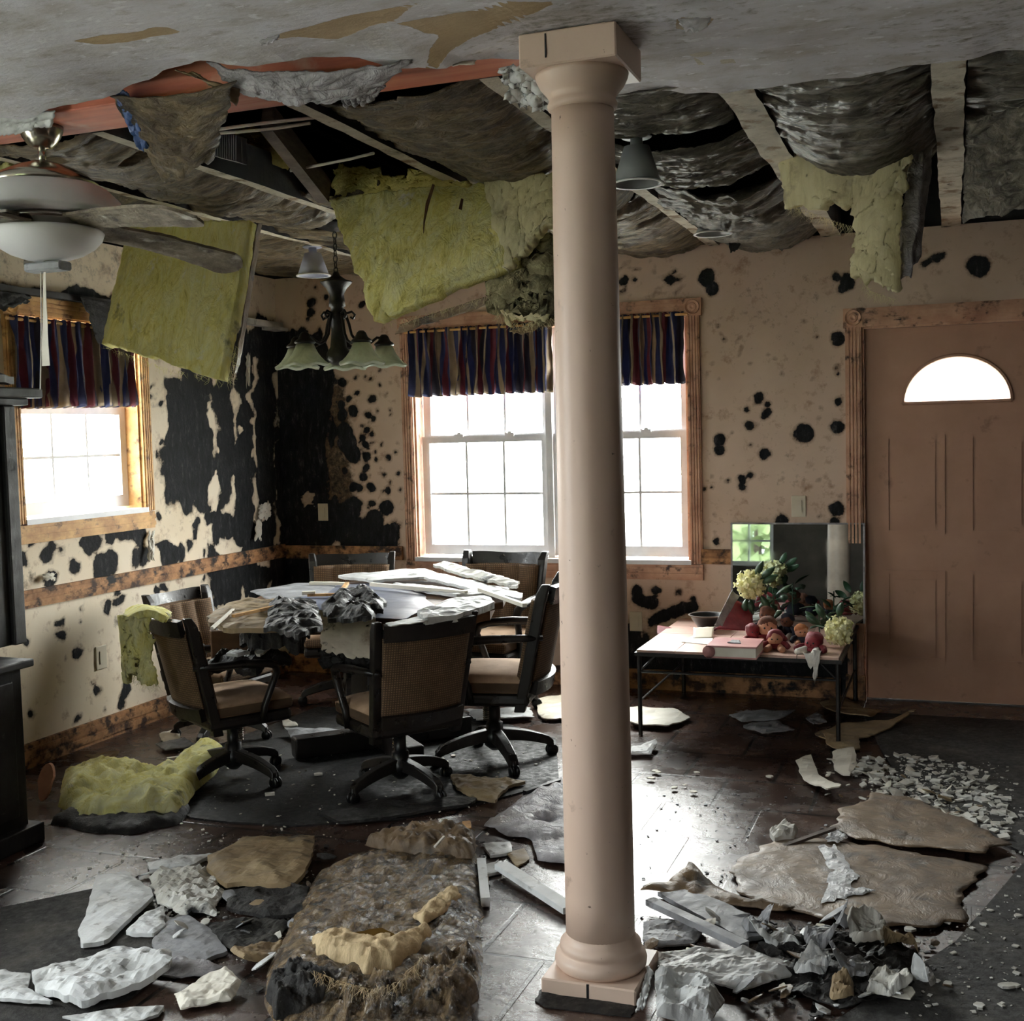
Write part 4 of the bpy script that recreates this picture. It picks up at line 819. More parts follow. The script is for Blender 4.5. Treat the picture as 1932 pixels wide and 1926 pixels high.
# torn ceiling flaps at the beam
sheet('ceiling_flap', at(205,178,y=3.02), at(452,150,y=2.95), at(400,300,y=3.12), at(310,345,y=3.2), M['facing_brown'], 'large brown ceiling flap sagging in front of the red beam near the fan', 'ceiling scrap', 60, 50, 0.06, 0.012, (3,5), 0.006, (0.03,0.05,0.0,0.10), 98, sagdir=(0.1,-0.6,-0.6))
sheet('tan_flap_edge', at(330,132,y=2.9), at(455,168,y=3.0), at(448,200,y=3.05), at(380,140,y=2.93), M['tan_board'], 'folded tan edge of the ceiling paper beside the sagging brown flap', 'ceiling scrap', 30, 12, 0, 0.006, (3,3), 0.004, (0,0.02,0,0.05), 99)
sheet('hanging_sheet', at(385,116,y=2.93), at(790,108,y=2.97), at(700,180,y=3.05), at(455,175,y=3.03), M['silver'], 'wrinkled silvery sheet hanging over the beam left of the column', 'ceiling scrap', 80, 40, 0.05, 0.010, (7,3), 0.005, (0.02,0.02,0.0,0.06), 100, sagdir=(0,-0.5,-0.8))
sheet('hanging_sheet', at(600,148,y=3.04), at(730,160,y=3.05), at(700,195,y=3.1), at(655,205,y=3.1), M['silver'], 'lower point of crumpled silvery sheet hanging below the red beam', 'ceiling scrap', 40, 24, 0.0, 0.014, (6,5), 0.005, (0.02,0.02,0.0,0.1), 101)
sheet('plastic_strip', at(208,165,y=3.0), at(240,170,y=3.0), at(285,285,y=3.1), at(262,290,y=3.1), M['blue'], 'narrow strip of blue plastic hanging beside the brown ceiling flap', 'plastic', 10, 40, 0.0, 0.010, (2,6), 0.003, (0.06,0.06,0.05,0.08), 102)
sheet('plaster_scrap', at(935,128,y=3.1), at(1050,110,y=3.1), at(1048,215,y=3.2), at(960,200,y=3.16), M['plaster_clean'], 'broken white plaster shards hanging at the left of the column capital', 'plaster', 30, 30, 0, 0.02, (4,4), 0.012, (0.12,0.02,0.05,0.2), 103)
sheet('plaster_scrap', at(0,212,y=3.0), at(105,210,y=3.02), at(100,240,y=3.06), at(-5,262,y=3.1), M['plaster_clean'], 'white ceiling paper scrap above the nickel fan canopy', 'plaster', 24, 12, 0, 0.008, (3,3), 0.006, (0,0.03,0.02,0.2), 104)
sheet('ceiling_curl', at(1278,35,z=2.53), at(1350,34,z=2.53), at(1322,66,z=2.49), at(1290,62,z=2.50), M['ceiling'], 'small curl of ceiling paint hanging right of the column', 'paint curl', 16, 12, 0, 0.006, (2,2), 0.003, (0.05,0.1,0,0.3), 105)
sheet('ceiling_curl', at(488,80,z=2.54), at(530,66,z=2.54), at(520,76,z=2.505), at(494,88,z=2.50), M['ceiling'], 'small curl of ceiling paint at the tip of the long brown peel', 'paint curl', 14, 10, 0, 0.004, (2,2), 0.003, (0.05,0.1,0,0.2), 106)
sheet('shiny_plastic', at(825,118,z=2.545), at(900,112,z=2.545), at(895,122,z=2.52), at(835,124,z=2.52), M['paper'], 'scrap of pale paper stuck on the red beam beside the column', 'paper', 16, 8, 0, 0.004, (2,2), 0.003, (0.03,0.1,0.1,0.2), 107)
# soffit piece along the far wall, right of the column
bar('ceiling_batten', at(1410,430,y=6.6), at(1530,412,y=6.6), 0.05, 0.05, M['joist'], 'pale batten under the ceiling along the far wall', 'batten')
sheet('peeled_paper', at(1368,440,y=6.5), at(1408,436,y=6.5), at(1392,472,y=6.5), at(1378,480,y=6.5), M['blackrot'], 'black peeled scrap pointing down from the ceiling above the back wall', 'peeled paper', 12, 14, 0, 0.006, (2,3), 0.004, (0.05,0.05,0,0.1), 108)

# ------------------------------------------------------------------ ceiling fan
t = thing('ceiling_fan', 'ceiling fan with white glass bowls and mould-caked blades at upper left', 'ceiling fan', (-2.775, 3.17, 2.553))
lz = lambda px, py: at(px, py, y=3.17)[2]-2.553
MB().lathe([(0.070,0.0),(0.069,-0.012),(0.060,-0.035),(0.046,-0.055),(0.034,-0.066),(0.030,-0.070)], seg=32).build('canopy', M['nickel'], t, smooth=True)
MB().lathe([(0.0125,-0.05),(0.0125,-0.13)], seg=14).build('downrod', M['nickel'], t, smooth=True)
MB().lathe([(0.012,-0.11),(0.040,-0.115),(0.09,-0.132),(0.14,-0.158),(0.185,-0.195)], seg=40).build('motor_cover', M['nickel'], t, smooth=True)
MB().lathe([(0.10,-0.165),(0.15,-0.178),(0.20,-0.205),(0.236,-0.240),(0.254,-0.276),(0.252,-0.286),(0.20,-0.292),(0.12,-0.294)], seg=56).build('upper_glass', M['opal'], t, smooth=True)
MB().lathe([(0.12,-0.290),(0.168,-0.296),(0.172,-0.304),(0.168,-0.314),(0.15,-0.324),(0.15,-0.338)], seg=48).build('motor_band', M['nickel'], t, smooth=True)
MB().lathe([(0.175,-0.334),(0.182,-0.342),(0.174,-0.364),(0.152,-0.388),(0.116,-0.410),(0.07,-0.426),(0.0,-0.432)], seg=56).build('lower_glass', M['opal'], t, smooth=True)
MB().lathe([(0.012,-0.430),(0.012,-0.440),(0.004,-0.444)], seg=14).build('finial', M['nickel'], t, smooth=True)
mb = MB(); mb.rbox((-0.075,-0.03,-0.465),(0.075,0.03,-0.436),0.006,1); mb.build('caked_debris', M['plaster_grey'], t)
blade_m = nm('mould_caked_blade', [(0.25, S(70,62,54)), (0.5, S(118,108,92)), (0.8, S(166,158,142))], 14, rough=0.85, bump=0.9, bdist=0.01, spots=[(S(190,188,178), 9, 0.6, 0.68), (S(44,36,32), 8, 0.6, 0.7)])
for k, (an, tilt, drop) in enumerate(((math.radians(60), -0.25, -0.085), (math.radians(-12), -0.25, -0.05), (math.radians(132), -0.2, -0.03), (math.radians(204), -0.2, -0.02), (math.radians(276), -0.2, -0.02))):
    nu_, nv_ = 40, 12; u = np.linspace(0, 1, nu_); v = np.linspace(-1, 1, nv_); Uu, Vv = np.meshgrid(u, v, indexing='ij')
    wd = 0.056+0.022*Uu; wd = wd*np.where(Uu > 0.86, np.sqrt(np.clip(1-((Uu-0.86)/0.14)**2*0.96, 0, 1)), 1)
    X = 0.15+0.54*Uu; Y = wd*Vv; Z = -0.315+drop*Uu**1.5+np.sin(tilt)*Y*1.0+0.003*fbm(np.stack([Uu*9, Vv*3, Uu*0+k], -1), 120+k)
    ca, sa = math.cos(an), math.sin(an)
    o = MB().grid(np.stack([X*ca-Y*sa, X*sa+Y*ca, Z], -1), 0.009, np.broadcast_to(np.array([0, 0, 1.0]), X.shape+(3,))).build('blade', blade_m, t)
    d = np.array([ca, sa, 0]); s = np.array([-sa, ca, 0])
    mb = MB(); mb.obox(d*0.16+np.array([0,0,-0.310]), d*0.045, s*0.02, np.array([0,0,0.005])); mb.obox(d*0.21+np.array([0,0,-0.312]), d*0.03, s*0.035, np.array([0,0,0.004])); mb.build('blade_bracket', M['nickel'], o)
pts = [(84,505),(82,560),(84,610),(86,650),(88,690)]
P = np.array([[np.array(at(a, b, y=3.17))+np.array([(-0.004-0.003*j if s < 0 else 0.004+0.003*j), 0.004*math.sin(j*1.3), 0]) for s in (-1, 1)] for j, (a, b) in enumerate(pts)])
mb = MB(); mb.grid(P, 0.002); mb.build('pull_ribbon', M['paper'], t, world=True)
mb = MB(); mb.tube([at(77,505,y=3.17), at(78,640,y=3.17), at(76,735,y=3.17)], 0.002, 6); mb.build('pull_cord', M['cable'], t, world=True)

# ------------------------------------------------------------------ cone lamps
def cone_lamp(px, py_top, y, rt, rb, h, m, label, rod=0.0):
    p = at(px, py_top, y=y); t = thing('cone_lamp', label, 'lamp', (p[0], p[1], p[2]), 0, 'cone lamps')
    MB().lathe([(0.02,0.035+rod),(0.022,0.005),(rt*0.8,0.0)], seg=20).build('stem', m, t, smooth=True)
    MB().lathe([(rt*0.7,0.002),(rt,0.0),(rb,-h),(rb-0.004,-h),(rt-0.005,-0.004)], seg=40, cap=False).build('shade', m, t, smooth=True)
    MB().lathe([(rb-0.003,-h-0.003),(rb+0.008,-h-0.004),(rb+0.009,-h),(rb+0.003,-h+0.004),(rb-0.003,-h+0.002)], seg=40, cap=False).build('rim', M['opal'], t, smooth=True)
    MB().lathe([(0.05,0.030),(0.055,0.034),(0.05,0.038),(0.02,0.038)], seg=32).build('mounting_disc', m, t, smooth=True)
    MB().sphere((0,0,-h*0.45), 0.028, 14, 10).build('bulb', M['opal'], t, smooth=True)
cone_lamp(1201, 277, 4.18, 0.045, 0.086, 0.128, M['greyshade'], 'grey cone lamp just right of the column', 0.05)
cone_lamp(1345, 412, 5.95, 0.055, 0.088, 0.075, M['greyshade'], 'grey cone lamp at the far wall above the flaking joist end', 0.05)
cone_lamp(590, 478, 5.75, 0.045, 0.085, 0.118, M['lavshade'], 'pale blue-grey cone lamp above the chandelier', 0.06)

# ------------------------------------------------------------------ chandelier
ch = at(640, 690, y=5.15); t = thing('chandelier', 'dark bronze chandelier with five downturned glass bells over the table', 'chandelier', (ch[0], 5.15, ch[2]))
MB().lathe([(0.004,0.0),(0.035,0.008),(0.060,0.03),(0.058,0.06),(0.040,0.09),(0.032,0.16),(0.034,0.22),(0.045,0.235),(0.034,0.25),(0.032,0.28),(0.04,0.285),(0.038,0.31),(0.034,0.34),(0.05,0.37),(0.075,0.395),(0.078,0.402),(0.05,0.41),(0.02,0.43),(0.012,0.45)], seg=28).build('centre_stem', M['iron'], t, smooth=True)
MB().lathe([(0.105, Z_CEIL-ch[2]),(0.10, Z_CEIL-ch[2]-0.012),(0.05, Z_CEIL-ch[2]-0.03),(0.012, Z_CEIL-ch[2]-0.04)], seg=28).build('ceiling_plate', M['iron'], t, smooth=True)
for k in range(9): 
    z = 0.455+k*0.028; mb = MB(); a = k % 2
    mb.tube([(0.010*math.cos(q)*(1-a), 0.010*math.cos(q)*a, z+0.018*math.sin(q)) for q in np.linspace(0, 2*math.pi, 13)], 0.003, 5, cap=False); mb.build('chain_link', M['iron'], t, smooth=True)
for k in range(5):
    an = math.radians(-105+72*k); ca, sa = math.cos(an), math.sin(an)
    P = [(0.04,0.245),(0.055,0.20),(0.065,0.15),(0.09,0.115),(0.125,0.10),(0.16,0.112),(0.19,0.135),(0.222,0.13)]
    arm = MB().tube([(r*ca, r*sa, z) for r, z in P], [0.007]*8, 8).build('arm', M['iron'], t, smooth=True)
    MB().tube([(r*ca, r*sa, z) for r, z in [(0.04,0.25),(0.07,0.26),(0.085,0.245),(0.075,0.225),(0.062,0.235)]], 0.006, 7).build('scroll', M['iron'], arm, smooth=True)
    c = (0.225*ca, 0.225*sa, 0.0)
    MB().lathe([(0.012,0.150),(0.022,0.140),(0.030,0.120),(0.046,0.108),(0.05,0.100),(0.044,0.094)], c, 24).build('socket_cup', M['iron'], arm, smooth=True)
    R, Zs, K = [0.040,0.048,0.060,0.076,0.094,0.112], [0.096,0.075,0.052,0.030,0.012,0.0], 32
    P = np.zeros((6, K+1, 3))
    for i in range(6):
        for j in range(K+1):
            q = 2*math.pi*j/K; w = 1+0.05*(i/5)**2*math.cos(6*q); P[i, j] = (c[0]+R[i]*w*math.cos(q), c[1]+R[i]*w*math.sin(q), Zs[i]-0.006*(i/5)**3*math.cos(6*q))
    MB().grid(P, 0.003).build('glass_bell', M['alabaster'], t, smooth=True)
    MB().sphere((c[0], c[1], 0.05), 0.022, 12, 8).build('bulb', M['opal'], arm, smooth=True)

# ------------------------------------------------------------------ valances
NAVY, MAR, TAN, DK, LT = S(58,64,104), S(106,48,60), S(146,130,110), S(62,58,74), S(170,154,132)
def valance(name, T, u0, u1, w0, w1, label, seed, slope=0.0, rod=True):
    rg = np.random.default_rng(seed); t = thing(name, label, 'valance', T((u0+u1)/2, w0, 0.04), 0, 'striped window valances')
    n = 420; m_ = 24; s = np.linspace(0, 1, n); L = 0; cols = []; bounds = [0]
    while bounds[-1] < 1: bounds.append(bounds[-1]+rg.uniform(0.012, 0.030)*0.95/(abs(u1-u0)))
    order = [NAVY, TAN, MAR, NAVY, LT, NAVY, DK, TAN, MAR, DK, TAN, NAVY, MAR, NAVY, LT]
    ci = [order[k % len(order)] for k in range(len(bounds))]
    idx = np.clip(np.searchsorted(bounds, s)-1, 0, len(ci)-1); colarr = np.array([ci[i] for i in idx])
    v = np.linspace(0, 1, m_); SS, VV = np.meshgrid(s, v, indexing='ij')
    ph = 2*math.pi*abs(u1-u0)*16*SS+2.2*fbm(np.stack([SS*9, VV*0.8, SS*0], -1), seed)
    dn = (0.018+0.012*VV)*np.sin(ph)+0.006*np.sin(ph*2.3)
    du = 0.008*np.cos(ph)*(0.5+VV)+0.010*fbm(np.stack([SS*16, VV*1.5, SS*0], -1), seed+3)
    top = w1+0.006*np.abs(np.sin(ph*1.5)); bot = w0+0.005*np.sin(ph)+slope*SS
    P = np.zeros((n, m_, 3)); 
    for i in range(n):
        for j in range(m_):
            P[i, j] = T(u0+(u1-u0)*SS[i, j]+du[i, j], top[i, j]+(bot[i, j]-top[i, j])*VV[i, j], 0.045+dn[i, j])
    mb = MB(); mb.grid(P); o = mb.build('cloth', M['stripe'], t, smooth=True, world=True)
    a = o.data.color_attributes.new('Col', 'FLOAT_COLOR', 'POINT'); cc = np.repeat(colarr[:, None, :], m_, 1)
    a.data.foreach_set('color', cc.reshape(-1).astype(np.float32)); md = o.modifiers.new('t', 'SOLIDIFY'); md.thickness = 0.002
    mb = MB(); mb.tube([T(u0-0.03*np.sign(u1-u0), w1-0.012, 0.045), T(u1+0.03*np.sign(u1-u0), w1-0.012, 0.045)], 0.008, 8); mb.build('curtain_rod', M['casing_gold'], t, world=True)
valance('window_valance', TB, -3.165, -2.235, 1.765, 2.175, 'navy, maroon and tan striped valance on the double window, left of the column', 5)
valance('window_valance', TB, -2.19, -1.45, 1.785, 2.185, 'navy, maroon and tan striped valance on the double window, right of the column', 6)
valance('window_valance', TL, 4.41, 5.30, 1.70, 2.125, 'navy, maroon and tan striped valance on the small left window', 9, 0.02)
# ------------------------------------------------------------------ swivel chairs
def make_chair(label, loc, rz, roll=0.0):
    t = thing('swivel_chair', label, 'chair', loc, rz, 'dining chairs around the table')
    W_, wv, sc = M['chairwood'], M['weave'], M['seatcloth']
    MB().rbox((-0.245,-0.215,0.325),(0.245,0.225,0.385),0.02,2).build('seat_frame', W_, t)
    o = MB().rbox((-0.24,-0.205,0.385),(0.24,0.235,0.445),0.02,3).build('seat_boxing', wv, t, smooth=True)
    # domed cushion top
    u = np.linspace(-1, 1, 22); U, V = np.meshgrid(u, u, indexing='ij')
    ed = np.clip((1-np.abs(U)**4)*(1-np.abs(V)**4), 0, 1)
    MB().grid(np.stack([0.236*U, 0.015+0.216*V, 0.440+0.045*ed**0.45], -1), 0.02).build('seat_cushion', sc, t, smooth=True)
    # curved reclined back: xw half width, curve forward at the sides
    def back(u, z, off): return np.stack([u*(0.222+0.03*(z-0.40)/0.5), -0.225-0.22*(z-0.42)-0.05*(1-u**2)+0.03-off, z], -1)
    uu = np.linspace(-0.93, 0.93, 24); zz = np.linspace(0.445, 0.825, 20); U, Z = np.meshgrid(uu, zz, indexing='ij')
    MB().grid(back(U, Z, 0.018)[::-1], 0.012).build('back_panel', wv, t, smooth=True)
    chan = 0.030*np.abs(np.sin(np.clip((U+0.93)/1.86, 0, 1)*math.pi*4))**0.45
    MB().grid(back(U, Z, -0.022-chan), 0.02).build('back_cushion', wv, t, smooth=True)
    for s in (-1, 1):
        P = [back(np.array(s*1.0), z, 0.0) for z in np.linspace(0.30, 0.905, 14)]
        P[-1] = P[-1]+np.array([s*0.006, -0.012, 0.0]); mb = MB(); vs = []
        for i, p in enumerate(P):
            w, d = 0.024, 0.026
            if i == len(P)-1: w, d = 0.018, 0.02
            vs += [p+np.array(q) for q in ((-w,-d,0),(w,-d,0),(w,d,0),(-w,d,0))]
        fs = [(i*4+j, i*4+(j+1) % 4, (i+1)*4+(j+1) % 4, (i+1)*4+j) for i in range(len(P)-1) for j in range(4)]+[(3,2,1,0), tuple((len(P)-1)*4+j for j in range(4))]
        mb.add(vs, fs); mb.build('back_stile', W_, t, bevel=0.006)
    uu = np.linspace(-0.92, 0.92, 30); vv = np.linspace(0, 1, 6); U, V = np.meshgrid(uu, vv, indexing='ij')
    top = 0.885+0.014*np.cos(U*math.pi)*(-1)*0.6+0.012*(1-U**2)
    MB().grid(back(U, 0.815+(top-0.815)*V, 0.020)[::-1], 0.034).build('crest_rail', W_, t, smooth=False)
    MB().grid(back(U, 0.385+0.065*V, 0.020)[::-1], 0.034).build('lower_rail', W_, t, smooth=False)
    for s in (-1, 1):
        P = [(s*0.232,-0.285,0.655),(s*0.262,-0.20,0.655),(s*0.282,-0.05,0.652),(s*0.284,0.08,0.640),(s*0.276,0.125,0.622),(s*0.268,0.135,0.585),(s*0.262,0.10,0.50),(s*0.252,0.07,0.42),(s*0.246,0.06,0.34)]
        MB().tube(P, [0.020,0.022,0.026,0.027,0.025,0.022,0.020,0.020,0.020], 10, flat=0.8).build('armrest', W_, t, smooth=True)
    MB().lathe([(0.09,0.30),(0.095,0.325),(0.03,0.298),(0.030,0.20),(0.042,0.195),(0.042,0.165),(0.055,0.15),(0.06,0.12),(0.05,0.085),(0.02,0.06)], seg=24).build('pedestal_column', M['black_plastic'], t, smooth=True)
    mb = MB(); mb.tube([(0.021*math.cos(q), 0.021*math.sin(q)+0.032, 0.205+0.09*q/(2*math.pi*9)) for q in np.linspace(0, 2*math.pi*9, 120)], 0.004, 5); mb.build('height_spring', M['nickel'], t, smooth=True)
    for k in range(4):
        an = roll+math.pi/2*k; ca, sa = math.cos(an), math.sin(an); n = 12; vs = []
        for i in range(n):
            q = i/(n-1); r = 0.03+0.27*q; z = 0.135-0.02*q-0.045*q**2.2; w = 0.032-0.006*q; h = 0.030-0.008*q
            if i == n-1: z -= 0.012
            for a_, b_ in ((-w,-h),(w,-h),(w*0.8,h),(-w*0.8,h)): vs.append((r*ca-a_*sa, r*sa+a_*ca, z+b_))
        fs = [(i*4+j, i*4+(j+1) % 4, (i+1)*4+(j+1) % 4, (i+1)*4+j) for i in range(n-1) for j in range(4)]+[(3,2,1,0), tuple((n-1)*4+j for j in range(4))]
        leg = MB().add(vs, fs).build('base_leg', W_, t, bevel=0.006)
        c = np.array([0.295*ca, 0.295*sa, 0]); s_ = np.array([-sa, ca, 0])
        mb = MB()
        for e in (-1, 1): mb.lathe([(0.001,-0.009),(0.024,-0.009),(0.029,-0.004),(0.029,0.004),(0.024,0.009),(0.001,0.009)], c+s_*0.013*e+np.array([0,0,0.029]), 18, s_)
        mb.tube([c+np.array([0,0,0.03]), c+np.array([0,0,0.075])], 0.009, 8); mb.build('caster', M['black_plastic'], leg, smooth=True)
    return t
def face(v): return math.atan2(v[1], v[0])-math.pi/2
CH = [('dark swivel chair nearest the left wall side, back to the camera, draped with yellow insulation', (-3.04, 4.50, 0), (0.55, 0.83), 0.35),
      ('dark swivel chair in front of the table centre, woven back facing the camera', (-2.24, 4.56, 0), (-0.80, 0.60), 0.2),
      ('dark swivel chair beside the column, seen from its side with beige seat showing', (-2.01, 5.09, 0), (-0.985, -0.17), 0.5),
      ('dark swivel chair at the left wall, only its cushioned back showing above the table', (-3.53, 5.12, 0), (0.99, -0.12), 0.3),
      ('dark swivel chair behind the table against the mould-blackened corner', (-3.26, 6.02, 0), (0.36, -0.93), 0.1),
      ('dark swivel chair behind the table below the double window', (-2.42, 6.02, 0), (-0.08, -0.99), 0.6)]
for (lab, loc, f, r), s_ in zip(CH, (0.87, 0.87, 0.95, 0.84, 0.93, 0.95)): make_chair(lab, loc, face(f), r).scale = (s_, s_, s_)

# ------------------------------------------------------------------ dining table
tx, ty = -2.62, 5.16
t = thing('dining_table', 'octagonal pedestal dining table buried under fallen ceiling debris', 'table', (tx, ty, 0))
octo = lambda r, o=0: [(r*math.cos(math.pi/8+math.pi/4*k+o), r*math.sin(math.pi/8+math.pi/4*k+o)) for k in range(8)]
MB().prism(octo(0.67, 0.3), 0.715, 0.75).build('tabletop', M['brownpanel'], t, bevel=0.008)
mb = MB(); mb.prism(octo(0.60, 0.3), 0.66, 0.715); mb.build('apron', M['brownpanel'], t)
MB().lathe([(0.30,0.66),(0.14,0.60),(0.11,0.50),(0.15,0.42),(0.16,0.30),(0.12,0.20),(0.17,0.12)], seg=8).build('pedestal', M['chairwood'], t)
for k in range(4):
    an = math.pi/4+k*math.pi/2; d = np.array([math.cos(an), math.sin(an), 0]); s = np.array([-d[1], d[0], 0])
    MB().obox(d*0.24+np.array([0,0,0.065]), d*0.21, s*0.045, np.array([0,0,0.05])).build('foot', M['chairwood'], t, bevel=0.01)
P = np.array(octo(0.64, 0.3)); 
def outline_mesh(pts, ragk, seed, res):
    pts = np.array([list(q)[:2] for q in pts], float); nx = np.roll(pts, -1, 0); L = np.linalg.norm(nx-pts, axis=1); cum = np.concatenate([[0], np.cumsum(L)]); n = 110; O = []
    for q in np.linspace(0, cum[-1], n, endpoint=False):
        i = min(np.searchsorted(cum, q, side='right')-1, len(pts)-1); O.append(pts[i]+(nx[i]-pts[i])*(q-cum[i])/max(L[i], 1e-9))
    O = np.array(O); c = O.mean(0); size = np.sqrt(np.mean(np.sum((O-c)**2, 1)))
    O = c+(O-c)*(1+ragk*fbm(np.concatenate([O*9/max(size*3, 0.3), np.zeros((n, 1))+seed], 1), seed, 5))[:, None]
    lo, hi = O.min(0), O.max(0); h = max((hi-lo).max()/res, 0.004)
    xs = np.arange(lo[0]-h, hi[0]+2*h, h); ys = np.arange(lo[1]-h, hi[1]+2*h, h); X, Y = np.meshgrid(xs, ys, indexing='ij')
    sdc = poly_sd((X[:-1,:-1]+h/2), (Y[:-1,:-1]+h/2), O); keep = sdc > 0
    idx = np.arange(X.size).reshape(X.shape); q = np.stack([idx[:-1,:-1], idx[1:,:-1], idx[1:,1:], idx[:-1,1:]], -1)[keep]
    used = np.zeros(X.size, bool); used[q.ravel()] = True; rem = np.cumsum(used)-1; q = rem[q]; x, y = X.ravel()[used], Y.ravel()[used]
    ec = {}
    for f in q.tolist():
        for a, b in ((f[0],f[1]),(f[1],f[2]),(f[2],f[3]),(f[3],f[0])): ec[(a, b)] = 1
    bd = [(a, b) for (a, b) in ec if (b, a) not in ec]
    for v in set([e[0] for e in bd]+[e[1] for e in bd]):
        p_ = np.array([x[v], y[v]]); B = np.roll(O, -1, 0); E = B-O; t_ = np.clip(np.sum((p_-O)*E, 1)/(np.sum(E*E, 1)+1e-12), 0, 1); Q = O+E*t_[:, None]; k = np.argmin(np.sum((Q-p_)**2, 1)); x[v], y[v] = Q[k]
    sd = np.clip(poly_sd(x, y, O), 0, None)
    return x, y, sd, q.tolist(), bd, size
def plate(name, label, cat, pts, z0, thick, m, crumple=0.01, fr=6, seed=0, curl=0.0, ragk=0.05, group=None, rings=10, n=72, parent=None, bottom=True, tilt=None):
    x, y, sd, F, bd, size = outline_mesh(pts, ragk, seed, 46 if n >= 60 else 18)
    q = np.stack([x*fr, y*fr, x*0+seed*1.3], -1); H = abs(crumple)*(0.8+ridge(q, seed, 4)+0.5*fbm(q*2.3, seed+4)); H = np.clip(H, 0, None)
    e = np.clip(1-sd/(size*0.55), 0, 1)
    dr = (x-x.mean())*math.cos(seed*2.4)/size+(y-y.mean())*math.sin(seed*2.4)/size
    H = H*(0.45+0.55*np.clip(sd/(size*0.15), 0, 1))+curl*np.clip(dr-0.1, 0, 1.3)**1.6*(0.8+0.5*fbm(np.stack([x*6, y*6, x*0], -1), seed+8, 2))
    Z = z0+thick+H; N = len(x)
    V = np.concatenate([np.stack([x, y, Z], -1), np.stack([x, y, np.maximum(Z-thick, z0)], -1)])
    FF = F+[tuple(N+i for i in f[::-1]) for f in F]+[(b, a, N+a, N+b) for a, b in bd]
    o = MB().add(V, FF).build(name, m, parent, smooth='kraft' in m.name or 'silver' in m.name, world=parent is not None)
    if parent is None: tag(o, label, cat, group)
    return o
def fpoly(l, z=0.0): return [at(a, b, z=z) for a, b in l]
zt = 0.752
tp = lambda l, z=zt: fpoly(l, z)
plate('table_cover', 'slate blue cover showing in the middle of the debris-laden table', 'table cover', tp([(545,1112),(700,1100),(790,1118),(820,1150),(760,1168),(640,1165),(560,1140)]), zt, 0.003, M['bluecloth'], 0.003, 4, 1)
plate('table_cover', 'grey board lying on the far left of the debris-laden table', 'board', tp([(470,1118),(560,1102),(640,1100),(620,1122),(520,1135)]), zt, 0.006, M['plaster_grey'], 0.003, 4, 2)
plate('soaked_board', 'tan soaked board sagging over the left front of the table', 'board', tp([(388,1168),(430,1140),(520,1132),(590,1150),(595,1180),(500,1190),(420,1192)], 0.77), zt+0.002, 0.02, M['tan_board'], 0.014, 6, 3, 0.0, 0.06)
plate('rotted_debris', 'black rotted heap on the front left of the table', 'debris', tp([(510,1148),(595,1140),(608,1185),(560,1205),(500,1190)], 0.78), zt+0.01, 0.02, M['blackrot'], 0.028, 9, 4, 0, 0.12)
plate('rotted_debris', 'black shaggy heap at the middle front of the table', 'debris', tp([(610,1150),(640,1125),(700,1122),(730,1150),(690,1170),(620,1168)], 0.78), zt+0.006, 0.02, M['blackrot'], 0.035, 10, 5, 0, 0.14)
plate('plaster_strip', 'long pale plaster strip across the back of the table', 'plaster', tp([(640,1098),(800,1088),(900,1108),(985,1132),(980,1142),(890,1122),(800,1100),(700,1106)]), zt+0.012, 0.014, M['plaster_clean'], 0.010, 8, 6, 0.02, 0.03)
plate('plaster_strip', 'second pale plaster strip lying in front of the long one on the table', 'plaster', tp([(740,1108),(800,1112),(870,1122),(925,1118),(925,1128),(860,1132),(800,1122)]), zt+0.006, 0.014, M['plaster_clean'], 0.008, 8, 7, 0.01, 0.03)
plate('plaster_strip', 'crumbling plaster ridge on the far edge of the table before the window chair', 'plaster', tp([(815,1082),(850,1080),(905,1096),(980,1116),(975,1128),(900,1108),(840,1092)]), zt+0.03, 0.014, M['plaster'], 0.016, 9, 8, 0, 0.08)
plate('plaster_slab', 'thick white plaster roll at the right end of the table above the front chair', 'plaster', tp([(790,1158),(850,1138),(920,1128),(935,1140),(905,1152),(860,1166),(800,1172)], 0.78), zt+0.004, 0.03, M['plaster_clean'], 0.012, 7, 9, 0.02, 0.05)
plate('paper_sheet', 'pale torn paper on the table just above the front chair crest', 'paper', tp([(725,1172),(800,1152),(850,1140),(840,1158),(790,1172),(740,1178)], 0.79), zt+0.015, 0.004, M['plaster_clean'], 0.008, 8, 10, 0.03, 0.06)
def stick(name, a, b, w, h, m, label, cat, group=None): return bar(name, a, b, w, h, m, label, cat, group)
stick('wood_strip', at(585,1100,z=zt+0.02), at(655,1101,z=zt+0.02), 0.02, 0.014, M['paper'], 'pale strip lying along the back of the slate blue table cover', 'strip')
stick('wood_strip', at(655,1100,z=zt+0.02), at(640,1122,z=zt+0.02), 0.02, 0.014, M['casing_gold'], 'yellowish strip lying crosswise on the slate blue table cover', 'strip')
stick('wood_strip', at(580,1123,z=zt+0.02), at(640,1121,z=zt+0.02), 0.016, 0.012, M['casing_gold'], 'yellowish strip along the front of the grey board on the table', 'strip')
stick('wood_strip', at(570,1119,z=zt+0.03), at(595,1118,z=zt+0.03), 0.022, 0.016, M['paper'], 'short pale stub at the left of the yellowish strips on the table', 'strip')
stick('wood_strip', at(700,1102,z=zt+0.03), at(880,1118,z=zt+0.03), 0.022, 0.018, M['paper'], 'long thin pale lath lying between the plaster strips on the table', 'lath')
stick('wood_strip', at(905,1112,z=zt+0.05), at(990,1142,z=zt+0.05), 0.02, 0.016, M['paper'], 'pale lath poking off the right end of the table towards the side-on chair', 'lath')
stick('wood_strip', at(440,1162,z=zt+0.05), at(530,1142,z=zt+0.05), 0.018, 0.012, M['casing_gold'], 'broken golden splinter on top of the tan board on the table', 'splinter')
